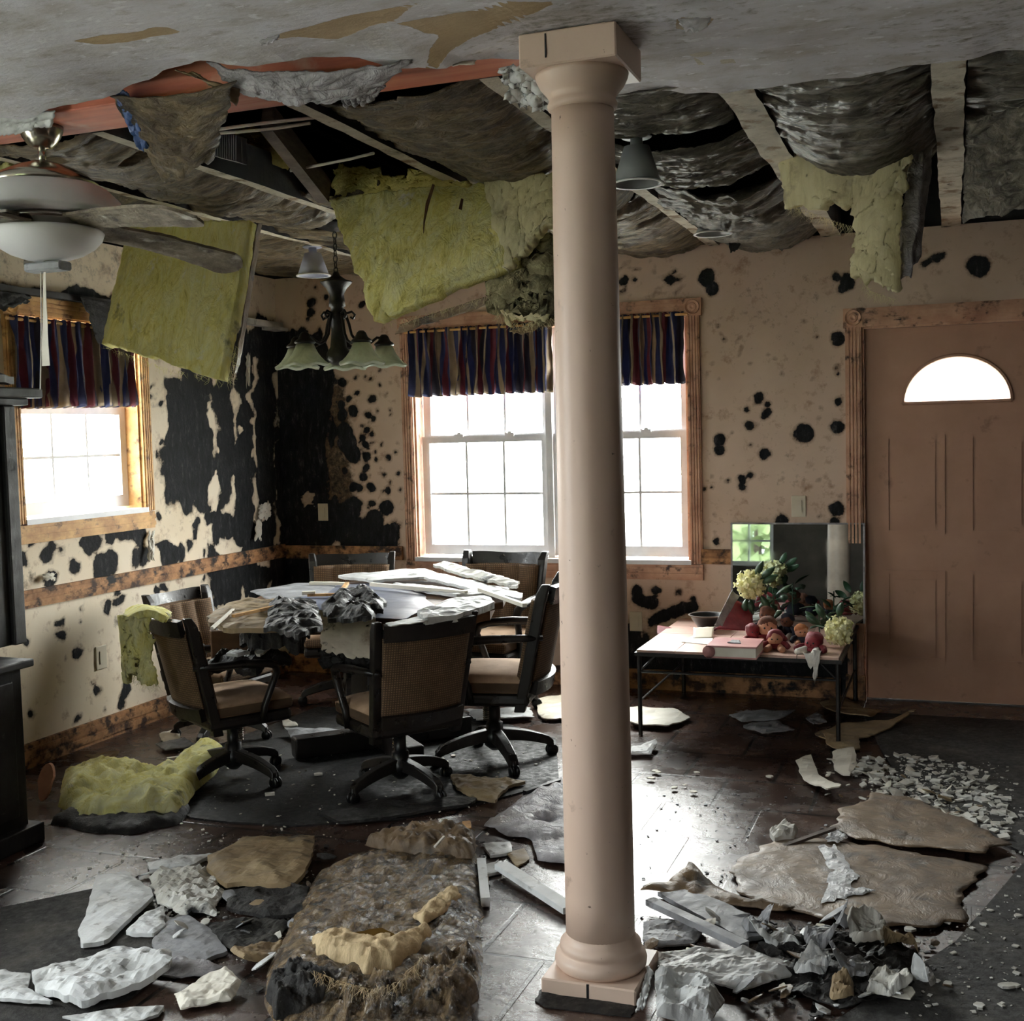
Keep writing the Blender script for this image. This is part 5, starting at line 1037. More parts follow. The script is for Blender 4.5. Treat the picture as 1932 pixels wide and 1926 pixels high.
stick('wood_strip', at(400,1185,z=zt+0.04), at(440,1150,z=zt+0.04), 0.012, 0.01, M['paper'], 'white sliver across the left tip of the tan board on the table', 'splinter')
# panels hanging at the table front
sheet('mouldy_drywall', at(598,1150,y=4.50), at(708,1160,y=4.52), at(712,1252,y=4.44), at(606,1232,y=4.42), M['plaster_mould'], 'white drywall piece with black mould blotches hanging off the table front', 'plaster', 34, 30, 0, 0.006, (4,4), 0.012, (0.03,0,0.02,0.10), 131)
sheet('rotted_drywall', at(606,1222,y=4.44), at(712,1240,y=4.46), at(712,1275,y=4.44), at(600,1262,y=4.42), M['blackrot'], 'blackened crumbling lower edge of the blotched drywall piece', 'plaster', 30, 12, 0, 0.015, (7,3), 0.02, (0.05,0,0,0.25), 132)
sheet('brown_panel', at(398,1188,y=4.60), at(530,1195,y=4.62), at(525,1252,y=4.60), at(402,1255,y=4.58), M['brownpanel'], 'brown panel hanging under the left front edge of the table', 'board', 30, 16, 0, 0.003, (2,2), 0.012, (0,0.05,0,0.1), 133)
plate('rotted_debris', 'black crumbled debris heaped on the left front chair seat', 'debris', [(-3.15,4.40),(-2.85,4.36),(-2.80,4.62),(-3.1,4.66)], 0.485, 0.03, M['blackrot'], 0.05, 9, 11, 0, 0.12)
plate('plaster_chunk', 'pale plaster chunk lying on the black heap of the left front chair', 'plaster', [(-2.92,4.30),(-2.86,4.29),(-2.84,4.36),(-2.9,4.37)], 0.60, 0.012, M['plaster_clean'], 0.008, 14, 12, 0, 0.15, n=32, rings=5)
plate('rotted_debris', 'black wad caught between the left front chair and the table', 'debris', [at(450,1228,y=4.5)[:2], at(520,1225,y=4.5)[:2], at(585,1225,y=4.62)[:2], at(560,1240,y=4.4)[:2], at(480,1245,y=4.36)[:2]], 0.60, 0.05, M['blackrot'], 0.06, 10, 13, 0, 0.16)
plate('plaster_chunk', 'pale curl of plaster on the arm of the left front chair', 'plaster', [at(478,1228,z=.61)[:2], at(500,1205,z=.61)[:2], at(528,1202,z=.61)[:2], at(515,1215,z=.61)[:2], at(490,1235,z=.61)[:2]], 0.592, 0.01, M['plaster'], 0.01, 12, 14, 0.02, 0.1, n=36, rings=5)
# insulation over the left chair back
t = thing('draped_insulation', 'yellow insulation draped over the back of the left front chair', 'insulation', tuple(at(270,1160,y=4.2)))
sheet('drape_top', at(243,1160,y=4.26), at(320,1168,y=4.24), at(312,1178,y=4.10), at(240,1178,y=4.10), M['yellow'], '', '', 30, 16, 0.03, 0.012, (4,3), 0.03, (0.03,0.1,0,0), 134, t, sagdir=(0,0,1))
sheet('drape_hang', at(238,1158,y=4.14), at(286,1165,y=4.16), at(300,1290,y=4.14), at(246,1285,y=4.10), M['yellow'], '', '', 26, 44, 0.03, 0.016, (3,6), 0.035, (0.06,0.06,0,0.16), 135, t, sagdir=(-0.3,-1,0))
fibres('loose_fibres', [at(245,1270,y=4.08), at(270,1285,y=4.08), at(298,1290,y=4.1)], 70, 0.06, M['yellow_pale'], t, 6)

# ------------------------------------------------------------------ hutch at the left edge
t = thing('hutch', 'dark wood hutch with overhanging cornice at the left edge of the picture', 'cabinet', (-3.72, 3.05, 0))
w = lambda mb, n, bev=0.006: mb.build(n, M['darkwood'], t, world=True, bevel=bev)
zc = at(62,1240,x=-3.33)[2]
mb = MB(); mb.box((-4.12, 2.45, 0.06), (-3.34, 3.56, zc-0.03)); w(mb, 'lower_cabinet')
mb = MB(); mb.box((-4.12, 2.42, zc-0.03), (-3.31, 3.60, zc)); w(mb, 'counter')
mb = MB(); mb.box((-4.12, 2.43, 0), (-3.30, 3.60, 0.075)); w(mb, 'plinth')
mb = MB(); mb.box((-3.338, 2.5, 0.12), (-3.322, 2.98, zc-0.07)); w(mb, 'door'); mb = MB(); mb.box((-3.338, 3.02, 0.12), (-3.322, 3.50, zc-0.07)); w(mb, 'door')
for y in (2.95, 3.05): MB().sphere((-3.312, y, 0.30), 0.013, 10, 8).build('knob', M['nickel'], t, world=True, smooth=True)
yu = at(28,1000,x=-3.62)[1]; zcor = at(40,735,x=-3.5)[2]
mb = MB(); mb.box((-4.12, 2.5, zc), (-3.62, yu, zcor-0.06)); w(mb, 'upper_cabinet')
mb = MB(); mb.box((-3.66, yu-0.05, zc), (-3.60, yu+0.015, zcor-0.06)); w(mb, 'corner_post')
mb = MB(); mb.box((-4.12, 2.42, zcor-0.06), (-3.56, yu+0.05, zcor-0.03)); mb.box((-4.12, 2.38, zcor-0.03), (-3.52, yu+0.09, zcor+0.01)); w(mb, 'cornice')
plate('rotted_debris', 'dark crumbled heap on top of the hutch cornice', 'debris', [(-4.0,2.9),(-3.62,2.9),(-3.58,yu+0.02),(-4.0,yu+0.03)], zcor+0.01, 0.03, M['plaster_grey'], 0.03, 7, 15, 0, 0.1)

# ------------------------------------------------------------------ low table with mirror, flowers and toys
T0, T1, Ty0, Ty1, Tz = -1.50, -0.50, 5.72, 6.775, 0.43
t = thing('low_table', 'low metal-legged table with pale tiled top below the light switch', 'table', ((T0+T1)/2, (Ty0+Ty1)/2, 0))
mb = MB(); 
for i in range(5):
    for j in range(4):
        a = T0+0.01+(T1-T0-0.02)*i/5; b = T0+0.01+(T1-T0-0.02)*(i+1)/5-0.004; c = Ty0+0.01+(Ty1-Ty0-0.02)*j/4; d = Ty0+0.01+(Ty1-Ty0-0.02)*(j+1)/4-0.004
        mb.box((a, c, Tz-0.012), (b, d, Tz))
mb.build('tile_top', M['tabletop_tile'], t, world=True)
mb = MB(); mb.box((T0, Ty0, Tz-0.03), (T1, Ty1, Tz-0.012)); mb.build('top_frame', M['iron'], t, world=True)
for x in (T0+0.02, T1-0.02):
    for y in (Ty0+0.02, Ty1-0.02):
        mb = MB(); mb.tube([(x, y, 0), (x, y, Tz-0.03)], 0.011, 8); mb.build('leg', M['iron'], t, world=True)
for y in (Ty0+0.02, Ty1-0.02):
    mb = MB(); mb.tube([(T0+0.02, y, Tz-0.11), (T1-0.02, y, Tz-0.11)], 0.007, 6); mb.tube([(T0+0.02, y, Tz-0.11), (T0+0.10, y, Tz-0.03)], 0.006, 6); mb.tube([(T1-0.02, y, Tz-0.11), (T1-0.10, y, Tz-0.03)], 0.006, 6); mb.build('stretcher', M['iron'], t, world=True)
for x in (T0+0.02, T1-0.02):
    mb = MB(); mb.tube([(x, Ty0+0.02, 0.17), (x, Ty1-0.02, 0.17)], 0.006, 6); mb.build('stretcher', M['iron'], t, world=True)
# mirror leaning on the wall
t = thing('wall_mirror', 'large frameless mirror standing on the low table and leaning on the wall', 'mirror', (-0.84, 6.745, Tz))
lean = math.radians(3.0); uy, uz = math.sin(lean), math.cos(lean)
def mp(x, h, o): return (x, 6.75+h*uy-o*uz, Tz+0.002+h*uz+o*uy)
def slab(x0, x1, h0, h1, o0, o1):
    return MB().add([mp(x0,h0,o0), mp(x1,h0,o0), mp(x1,h0,o1), mp(x0,h0,o1), mp(x0,h1,o0), mp(x1,h1,o0), mp(x1,h1,o1), mp(x0,h1,o1)], [(3,2,1,0),(4,5,6,7),(0,1,5,4),(1,2,6,5),(2,3,7,6),(3,0,4,7)])
slab(-1.19, -0.47, 0, 0.545, 0.0, 0.006).build('mirror_glass', M['mirror'], t, world=True)
slab(-1.195, -0.465, 0, 0.55, -0.008, 0.0).build('backing_board', M['black_plastic'], t, world=True)
mb = slab(-1.197, -1.187, 0, 0.552, -0.008, 0.008); mb2 = slab(-0.473, -0.463, 0, 0.552, -0.008, 0.008); mb.add(mb2.v, mb2.f); mb2 = slab(-1.187, -0.473, 0.543, 0.552, -0.008, 0.008); mb.add(mb2.v, mb2.f); mb.build('edge_strip', M['silver'], t, world=True)
# album / book and papers
bx = fpoly([(1352,1232),(1432,1234),(1425,1196),(1345,1192)], Tz+0.06); c = sum(np.array(q) for q in bx)/4
t = thing('photo_album', 'thick album with pink cover at the front of the low table', 'book', (c[0], c[1], Tz))
MB().rbox((-0.125,-0.10,0.0),(0.115,0.14,0.008),0.002,1).build('back_cover', M['pink'], t)
MB().box((-0.115,-0.095,0.008),(0.11,0.135,0.052)).build('page_block', M['paper'], t)
MB().rbox((-0.125,-0.10,0.052),(0.115,0.14,0.060),0.002,1).build('front_cover', M['pink'], t)
mb = MB(); mb.tube([(-0.112,-0.10,0.03),(-0.112,0.14,0.03)], 0.0302, 16, flat=1.0); mb.build('spine', M['pink'], t, smooth=True)
plate('paper_scrap', 'small grey scrap lying on the pink album cover', 'paper', [(c[0]-0.04,c[1]-0.02),(c[0]+0.03,c[1]-0.03),(c[0]+0.02,c[1]+0.02),(c[0]-0.02,c[1]+0.03)], Tz+0.06, 0.004, M['plaster_grey'], 0.004, 12, 16, 0, 0.1, n=24, rings=4)
plate('card', 'pale green card lying left of the pink album on the low table', 'card', fpoly([(1286,1212),(1308,1200),(1345,1203),(1342,1217)], Tz), Tz, 0.003, M['paper'], 0.001, 4, 17, 0, 0.01, n=32, rings=4)
sheet('card', at(1308,1184,y=6.20), at(1348,1182,y=6.24), at(1345,1203,y=6.12), at(1308,1205,y=6.08), M['outlet'], 'pale card standing tilted behind the flat card on the low table', 'card', 10, 10, 0, 0.002, (2,2), 0.002, (0,0,0.03,0), 141)
sheet('red_booklet', at(1240,1180,y=6.40), at(1262,1184,y=6.42), at(1298,1198,y=6.36), at(1240,1198,y=6.32), M['red'], 'dull red booklet lying at the back left of the low table', 'book', 12, 10, 0, 0.003, (2,2), 0.006, (0,0,0.03,0), 142)
# red folder leaning open
t = thing('open_folder', 'open dark red folder with one grey leaf raised beside the yellow flowers', 'folder', tuple(at(1400,1185,y=6.15)))
sheet('raised_leaf', at(1382,1112,y=6.26), at(1395,1125,y=6.30), at(1362,1182,y=6.10), at(1345,1186,y=6.06), M['silver'], '', '', 14, 24, 0.015, 0.003, (2,3), 0.003, (0.02,0.02,0,0.03), 143, t, sagdir=(-0.6,-0.5,0.2))
sheet('red_leaf', at(1388,1132,y=6.30), at(1420,1150,y=6.34), at(1420,1190,y=6.18), at(1348,1187,y=6.10), M['red'], '', '', 16, 16, 0, 0.003, (2,2), 0.003, (0,0,0,0), 144, t)
# black bowl
p = at(1333,1170,y=6.35)
t = thing('bowl', 'black bowl standing at the back of the low table left of the red folder', 'bowl', (p[0], 6.38, Tz))
MB().lathe([(0.045,0.0),(0.05,0.006),(0.06,0.03),(0.085,0.06),(0.094,0.084),(0.098,0.086),(0.094,0.08),(0.075,0.05),(0.05,0.02),(0.0,0.014)], seg=36).build('body', M['black_plastic'], t, smooth=True)
MB().lathe([(0.094,0.083),(0.099,0.088),(0.104,0.086),(0.100,0.080)], seg=36, cap=False).build('rim', M['rafter'], t, smooth=True)
# flowers
def flower(label, px, py, y, r, seed, stem_to, leaves):
    rg = np.random.default_rng(seed); p = at(px, py, y=y); t = thing('artificial_flower', label, 'flower', tuple(p)); mb = MB()
    for k in range(34):
        z_ = 1-2*(k+0.5)/34; q_ = k*2.39996; d = np.array([math.sqrt(1-z_*z_)*math.cos(q_), math.sqrt(1-z_*z_)*math.sin(q_), z_]); c = d*r*rg.uniform(0.68, 0.92)
        mb.sphere(c, r*rg.uniform(0.17, 0.24), 8, 6, (1,1,1), 0.25, k)
        a = np.cross(d, rg.normal(size=3)); a /= np.linalg.norm(a); b = np.cross(d, a); s = r*0.26; c = c+d*r*0.16
        for q in range(4):
            w1, w2 = math.cos(q*math.pi/2), math.sin(q*math.pi/2); e = a*w1+b*w2; g = -a*w2+b*w1
            mb.add([c, c+e*s*0.6+g*s*0.45+d*s*0.3, c+e*s*1.0+d*s*0.4, c+e*s*0.6-g*s*0.45+d*s*0.3], [(0,1,2,3)])
    mb.sphere((0,0,0), r*0.62, 14, 10); mb.build('bloom', M['bloom'], t)
    q = np.array(stem_to)-p; mb = MB(); mb.tube([(0,0,0), q*0.5+np.array([0,0.01,0]), q], 0.004, 6); mb.build('stem', M['leaf'], t, smooth=True)
    for (dx, dz, ln, an) in leaves:
        L = 12; P = np.zeros((L, 3, 3)); ca, sa = math.cos(an), math.sin(an)
        for i in range(L):
            f = i/(L-1); wd = 0.018*math.sin(math.pi*f)**0.8+0.0005
            for j, e in enumerate((-1, 0, 1)): P[i, j] = (dx+ca*ln*f-sa*wd*e, -0.02-0.015*math.sin(f*3)+0.006*abs(e), dz+sa*ln*f+ca*wd*e)
        MB().grid(P, 0.0015).build('leaf', M['leaf'], t, smooth=True)
    return t
flower('pale yellow artificial flower head standing in front of the mirror', 1416, 1103, 6.32, 0.078, 1, at(1412,1185,y=6.3), [(0.05,0.03,0.11,0.7),(0.06,0.01,0.10,0.5),(0.03,0.05,0.09,1.1),(-0.02,-0.07,0.10,-1.75),(0.0,-0.07,0.09,-1.4),(0.05,-0.05,0.09,-0.9)])
flower('drooping yellow artificial flower at the right end of the low table', 1582, 1190, 6.0, 0.07, 2, at(1540,1180,y=6.2), [(-0.08,0.03,0.09,2.6),(-0.06,0.06,0.09,2.1),(0.0,0.07,0.08,1.3)])
for k, (px, py, y, lab) in enumerate(((1460,1130,6.36,'tuft of dark green leaves behind the doll heads before the mirror'), (1545,1150,6.34,'tuft of dark green leaves at the right of the mirror'))):
    p = at(px, py, y=y); t = thing('artificial_leaves', lab, 'leaves', tuple(p)); rg = np.random.default_rng(40+k)
    mb = MB(); mb.tube([(0,0,0.03),(0.0,0.01,-0.10),(0.01,0.0,-0.20)], 0.004, 6); mb.build('stem', M['leaf'], t)
    for q in range(14):
        an = rg.uniform(0, 2*math.pi); ln = rg.uniform(0.08, 0.14); el = rg.uniform(-0.2, 0.9); L = 10; P = np.zeros((L, 3, 3)); o_ = np.array([rg.uniform(-.05,.05), rg.uniform(-.03,.03), rg.uniform(-.1,.03)])
        for i in range(L):
            f = i/(L-1); wd = 0.02*math.sin(math.pi*f)**0.8+0.0005; d = np.array([math.cos(an)*math.cos(el), 0.5*math.sin(an)*math.cos(el), math.sin(el)]); sd = np.array([-math.sin(an), 0.5*math.cos(an), 0])
            for j, e in enumerate((-1, 0, 1)): P[i, j] = o_+d*ln*f+sd*wd*e-np.array([0,0,0.03*f*f])
        MB().grid(P, 0.0015).build('leaf', M['leaf'], t, smooth=True)
# plush dolls
def doll(label, px, py, y, s, head_m, hair_m, body_m, lean, seed, z=None):
    p = at(px, py, y=y); p[2] = max(p[2], Tz+0.046*s); zs = max(0.25, min(1.0, (p[2]-Tz-0.004)/(0.155*s))); t = thing('plush_doll', label, 'doll', tuple(p), lean, 'dolls slumped on the low table')
    MB().sphere((0,0,0), 0.045*s, 20, 14, (1,0.95,1.0), 0.04, seed).build('head', head_m, t, smooth=True)
    MB().sphere((0,0.010*s,0.016*s), 0.047*s, 20, 14, (1.02,0.95,0.85), 0.12, seed+3).build('hair', hair_m, t, smooth=True)
    mb = MB(); mb.lathe([(r_*s, -z_*s*zs) for r_, z_ in ((0.001,0.035),(0.028,0.045),(0.042,0.075),(0.052,0.11),(0.045,0.14),(0.001,0.15))][::-1], (0,0,0), 18); mb.build('body', body_m, t, smooth=True)
    for e in (-1, 1):
        mb = MB(); mb.tube([(e*0.032*s,0,-0.058*s*zs),(e*0.062*s,-0.02*s,-0.075*s*zs),(e*0.075*s,-0.045*s,-0.10*s*zs),(e*0.07*s,-0.06*s,-0.115*s*zs)], [0.014*s,0.017*s,0.016*s,0.010*s], 10); mb.build('arm', body_m, t, smooth=True)
        mb = MB(); mb.tube([(e*0.025*s,-0.01*s,-0.115*s*zs),(e*0.035*s,-0.05*s,-0.13*s*zs),(e*0.045*s,-0.095*s,-0.13*s*zs),(e*0.046*s,-0.105*s,-0.115*s*zs)], [0.020*s,0.021*s,0.018*s,0.014*s], 10); mb.build('leg', M['skin'] if seed % 2 else M['white_cloth'], t, smooth=True)
        MB().sphere((e*0.016*s,-0.042*s,0.004*s), 0.005*s, 8, 6).build('eye', M['black_plastic'], t, smooth=True)
    MB().sphere((0,-0.045*s,-0.008*s), 0.007*s, 10, 8).build('nose', head_m, t, smooth=True)
doll('largest round-headed doll leaning beside the pink album', 1448, 1184, 6.02, 1.05, M['skin'], M['plush'], M['red'], 0.2, 1)
doll('brown-hooded doll seated behind the largest doll', 1446, 1160, 6.2, 0.85, M['plush'], M['plush'], M['navy'], -0.2, 2)
doll('orange-haired doll at the right of the doll heap', 1512, 1192, 6.04, 0.72, M['skin'], nm('orange_wool', [(0.3, S(150,92,58)), (0.7, S(190,124,80))], 20, rough=0.95, bump=0.5), M['navy'], 0.3, 3)
doll('small dark red doll wedged against the album corner', 1420, 1192, 5.98, 0.75, M['red'], M['red'], M['red'], 0.5, 4)
doll('dark hooded doll sitting upright behind the orange-haired one', 1485, 1172, 6.2, 0.75, M['plush'], M['navy'], M['navy'], -0.3, 6)
doll('maroon-dressed doll slumped over the front table edge', 1535, 1215, 5.86, 0.95, M['red'], M['red'], M['red'], -0.3, 8)
doll('pink-faced doll lying low in front of the largest doll', 1462, 1205, 5.88, 0.85, M['skin'], M['red'], M['red'], 0.1, 5)
sheet('cloth_ribbon', at(1515,1230,y=5.72), at(1535,1228,y=5.72), at(1540,1258,y=5.70), at(1528,1262,y=5.70), M['white_cloth'], 'white cloth ribbon hanging off the front of the low table under the dolls', 'cloth', 10, 20, 0.01, 0.004, (2,4), 0.003, (0,0,0,0.2), 145)
sheet('cloth_ribbon', at(1533,1225,y=5.71), at(1550,1228,y=5.71), at(1540,1290,y=5.70), at(1534,1290,y=5.70), M['white_cloth'], 'longest greyish cloth strip dangling from the low table', 'cloth', 8, 24, 0.0, 0.004, (2,4), 0.003, (0.1,0.1,0,0.2), 146)

# switches
def plate_switch(name, T, u, w, hw, hh, label, cat, paddle=True):
    t = thing(name, label, cat, T(u, w, 0)); mb = MB()
    def tb(mb, a, b):
        vs = [T(*q) for q in ((a[0],a[1],a[2]),(b[0],a[1],a[2]),(b[0],b[1],a[2]),(a[0],b[1],a[2]),(a[0],a[1],b[2]),(b[0],a[1],b[2]),(b[0],b[1],b[2]),(a[0],b[1],b[2]))]
        mb.add(vs, [(3,2,1,0),(4,5,6,7),(0,1,5,4),(1,2,6,5),(2,3,7,6),(3,0,4,7)]); return mb
    tb(MB(), (u-hw, w-hh, 0), (u+hw, w+hh, 0.007)).build('cover_plate', M['outlet'], t, world=True, bevel=0.003)
    tb(MB(), (u-hw*0.42, w-hh*0.55, 0.007), (u+hw*0.42, w+hh*0.55, 0.012)).build('rocker' if paddle else 'socket_face', M['outlet'], t, world=True)
p = at(1507,955,y=D_BACK); plate_switch('light_switch', TB, p[0], p[2], 0.040, 0.060, 'ivory light switch on the wall left of the front door', 'switch')
p = at(610,966,y=D_BACK); plate_switch('light_switch', TB, p[0], p[2], 0.036, 0.056, 'ivory switch plate on the black mouldy wall behind the table', 'switch')
p = at(190,1240,x=X_LEFT); plate_switch('wall_outlet', TL, p[1], p[2], 0.040, 0.060, 'ivory outlet low on the left wall behind the draped chair', 'outlet', False)
p = at(1200,1172,y=D_BACK); plate_switch('wall_outlet', TB, p[0], p[2], 0.038, 0.058, 'ivory outlet low on the wall just right of the column', 'outlet', False)
# ------------------------------------------------------------------ floor coverings
def flat(name, label, cat, pts, z0, z1, m):
    mb = MB(); mb.prism([(p[0], p[1]) for p in pts], z0, z1); return tag(mb.build(name, m), label, cat)
flat('carpet', 'soaked charcoal carpet covering the floor in front of the door at right', 'carpet', [(-0.46,6.45),(-0.30,5.6),(-0.18,5.05),(0.24,4.42),(0.0,3.62),(-0.33,2.95),(-0.45,2.3),(2.55,2.3),(2.55,6.45)], 0.0, 0.010, M['carpet'])
flat('carpet', 'dark charcoal mat on the floor at the lower left edge', 'mat', [(-2.95,3.0),(-2.76,3.23),(-2.42,3.0),(-2.16,2.87),(-2.12,2.6),(-2.3,2.2),(-3.28,2.2),(-3.28,2.75)], 0.0, 0.008, M['carpet'])
flat('rug', 'black soaked rug under the dining table and chairs', 'rug', fpoly([(338,1532),(360,1545),(430,1553),(560,1560),(760,1546),(905,1518),(1055,1478),(1048,1395),(880,1345),(600,1335),(380,1420)]), 0.0, 0.007, M['rugblack'])
# insulation batt lying in front of the chairs
def mound(pts, z0, hgt, seed, m, nm_, parent, amp=0.02, rag=0.08, fr=8):
    x, y, sd, F, bd, size = outline_mesh(pts, rag*0.6, seed, 70)
    D = np.clip(sd/(size*0.35), 0, 1); D = np.sqrt(np.clip(1-(1-D)**2, 0, 1)); q = np.stack([x*fr, y*fr, x*0+seed], -1)
    Z = z0+0.003+D*(hgt*(0.75+0.3*fbm(q*0.35, seed))+amp*ridge(q*1.3, seed+2, 5)+0.5*amp*fbm(q*3, seed+5, 4)); Z = np.maximum(Z, z0+0.003); N = len(x)
    V = np.concatenate([np.stack([x, y, Z], -1), np.stack([x, y, x*0+z0], -1)])
    return MB().add(V, F+[tuple(N+i for i in f[::-1]) for f in F]+[(b, a, N+a, N+b) for a, b in bd]).build(nm_, m, parent, smooth=True, world=parent is not None)
t = thing('fallen_insulation', 'yellow insulation clump lying on the floor between the hutch and the left front chair', 'insulation', tuple(at(250,1520,z=0)))
mound(fpoly([(112,1535),(122,1478),(180,1462),(260,1460),(300,1478),(345,1470),(372,1495),(355,1528),(330,1548),(240,1560),(150,1558)]), 0.03, 0.10, 201, M['yellow'], 'yellow_batt', t, 0.022, 0.05, 13)
mound(fpoly([(300,1490),(345,1450),(395,1435),(428,1442),(405,1475),(370,1505),(330,1515)]), 0.03, 0.13, 202, M['yellow'], 'raised_fold', t, 0.016, 0.05, 9)
mound(fpoly([(98,1555),(140,1525),(250,1520),(350,1515),(362,1530),(335,1555),(250,1575),(180,1572)]), 0.0, 0.045, 203, M['blackrot'], 'rotted_facing', t, 0.015, 0.06)
t = thing('soaked_batt', 'large soaked brown-faced insulation batt lying on the floor in the foreground', 'insulation', tuple(at(720,1760,z=0)))
mound(fpoly([(598,1652),(690,1612),(830,1598),(902,1615),(908,1700),(908,1800),(902,1900),(880,1950),(700,1965),(540,1950),(492,1900),(520,1800),(560,1720)]), 0.0, 0.055, 204, M['batt'], 'wet_facing', t, 0.016, 0.04, 15)
mound(fpoly([(592,1812),(630,1792),(700,1812),(760,1805),(800,1780),(815,1790),(790,1830),(745,1862),(690,1868),(640,1850),(600,1838)]), 0.045, 0.05, 205, M['tan_fibre'], 'exposed_fibre', t, 0.014, 0.10, 14)
mound(fpoly([(780,1760),(830,1720),(862,1700),(872,1720),(840,1752),(800,1775)]), 0.05, 0.028, 206, M['tan_fibre'], 'exposed_fibre', t, 0.012, 0.14, 14)
plate('puddle', '', '', fpoly([(655,1770),(720,1760),(750,1775),(735,1798),(690,1805),(660,1792)], 0.07), 0.082, 0.004, M['water'], 0.0, 5, 207, parent=t)
for k, pl in enumerate(([(505,1890),(560,1850),(600,1862),(640,1880),(600,1930),(520,1940)], [(760,1880),(830,1840),(905,1830),(905,1900),(860,1940),(780,1930)], [(640,1890),(720,1885),(760,1900),(740,1945),(650,1950)])):
    mound(fpoly(pl), 0.02, 0.06, 208+k, M['batt'] if k else M['blackrot'], 'crumpled_edge', t, 0.03, 0.12, 16)
mound(fpoly([(690,1615),(760,1598),(850,1592),(900,1606),(890,1640),(830,1640),(740,1632)]), 0.04, 0.05, 212, M['kraft'], 'folded_edge', t, 0.022, 0.1, 13)
fibres('loose_fibres', [at(590,1830,z=0.16), at(640,1850,z=0.16), at(700,1866,z=0.16), at(760,1850,z=0.16), at(800,1800,z=0.15)], 160, 0.05, M['tan_fibre'], t, 8)

# ------------------------------------------------------------------ drywall and paper scraps on the floor
def scrap(label, px, m, thick=0.012, cr=0.008, fr=9, seed=0, name='drywall_piece', cat='drywall piece', curl=0.0, rag=0.05, z0=0.002, n=72, rings=10):
    return plate(name, label, cat, fpoly(px), z0, thick, m, cr, fr, seed, curl, rag, n=n, rings=rings)
PC, PG, PT = M['plaster_clean'], M['plaster_grey'], M['tan_board']
scrap('white wedge-shaped drywall piece on the dark mat at lower left', [(181,1667),(239,1655),(280,1691),(294,1705),(239,1756),(202,1790),(154,1797),(150,1770),(164,1739)], PC, 0.014, 0.008, 12, 301, z0=0.01)
scrap('small white drywall triangle right of the wedge-shaped piece', [(235,1773),(275,1735),(310,1722),(312,1760),(290,1776)], PC, 0.012, 0.006, 12, 302, z0=0.01)
scrap('cracked grey drywall slab right of the white triangle', [(310,1752),(345,1730),(400,1762),(430,1803),(370,1830),(300,1812),(288,1788)], PG, 0.012, 0.006, 9, 303)
scrap('long wrinkled white drywall sheet at the bottom left', [(58,1859),(164,1835),(239,1818),(325,1840),(332,1862),(239,1890),(154,1915),(68,1889)], PC, 0.02, 0.022, 8, 304, curl=0.03, z0=0.01)
scrap('torn white sheet cut by the lower left corner of the picture', [(-25,1852),(60,1850),(52,1880),(105,1908),(35,1903),(-25,1898)], PC, 0.01, 0.012, 9, 305, z0=0.01)
scrap('ragged white sliver along the bottom edge at left', [(120,1926),(215,1912),(310,1905),(300,1922),(210,1950)], PC, 0.008, 0.008, 12, 306)
scrap('curled cream paper sheet left of the soaked batt', [(328,1883),(376,1859),(427,1852),(458,1869),(437,1896),(342,1912)], M['paper'], 0.004, 0.016, 7, 307, 'paper_scrap', 'paper', curl=0.05)
scrap('folded tan paper strip between the grey slab and the soaked batt', [(437,1818),(495,1790),(543,1783),(512,1814),(461,1835)], PT, 0.004, 0.016, 9, 308, 'paper_scrap', 'paper', curl=0.04)
scrap('large tan soaked board left of the soaked batt', [(393,1637),(461,1602),(598,1596),(594,1616),(577,1664),(547,1691),(427,1691),(389,1660)], PT, 0.016, 0.014, 6, 309, 'soaked_board', 'board', z0=0.02)
scrap('black rotted board under the edge of the tan soaked board', [(420,1690),(500,1686),(582,1672),(580,1735),(500,1742),(430,1720)], M['blackrot'], 0.012, 0.014, 9, 310, 'soaked_board', 'board')
scrap('thin white strip above the rubble at lower left', [(280,1637),(342,1623),(403,1620),(359,1643),(284,1649)], PC, 0.012, 0.008, 10, 311)
scrap('crushed plaster rubble patch between the wedge-shaped piece and the tan board', [(285,1665),(330,1650),(395,1655),(420,1690),(400,1730),(340,1735),(300,1710)], M['plaster'], 0.006, 0.022, 22, 312, 'plaster_rubble', 'rubble', rag=0.15)
scrap('silvery wet scrap in front of the cracked grey slab', [(240,1812),(330,1812),(420,1830),(400,1850),(330,1850),(250,1832)], M['silver'], 0.004, 0.014, 12, 313, 'paper_scrap', 'paper')
scrap('wet grey sheet across the tiles below the rotted board', [(380,1745),(470,1740),(545,1745),(520,1785),(440,1800),(400,1775)], M['carpet'], 0.003, 0.012, 12, 314, 'wet_sheet', 'sheet')
scrap('tan splintered board lying under the side-on chair', [(851,1471),(994,1484),(960,1494),(935,1521),(900,1515),(862,1498)], PT, 0.014, 0.010, 10, 315, 'soaked_board', 'board', z0=0.008)
scrap('black board edge slanting out from under the front chair', [(600,1545),(760,1508),(905,1514),(880,1526),(770,1545),(640,1562)], M['blackrot'], 0.012, 0.006, 8, 316, 'soaked_board', 'board', z0=0.008)
scrap('shiny wet paper sheet on the tiles just left of the column', [(915,1562),(1000,1500),(1070,1468),(1078,1560),(1075,1642),(1015,1625),(1002,1592),(960,1580)], M['silver'], 0.003, 0.020, 10, 317, 'wet_sheet', 'sheet')
scrap('pale broken tile of plaster beside the folded edge of the batt', [(912,1598),(962,1594),(968,1614),(925,1622)], PC, 0.010, 0.004, 10, 318, n=40, rings=5)
scrap('second pale plaster tile just below the first beside the batt', [(904,1640),(946,1630),(948,1650),(912,1658)], PC, 0.010, 0.004, 10, 319, n=40, rings=5)
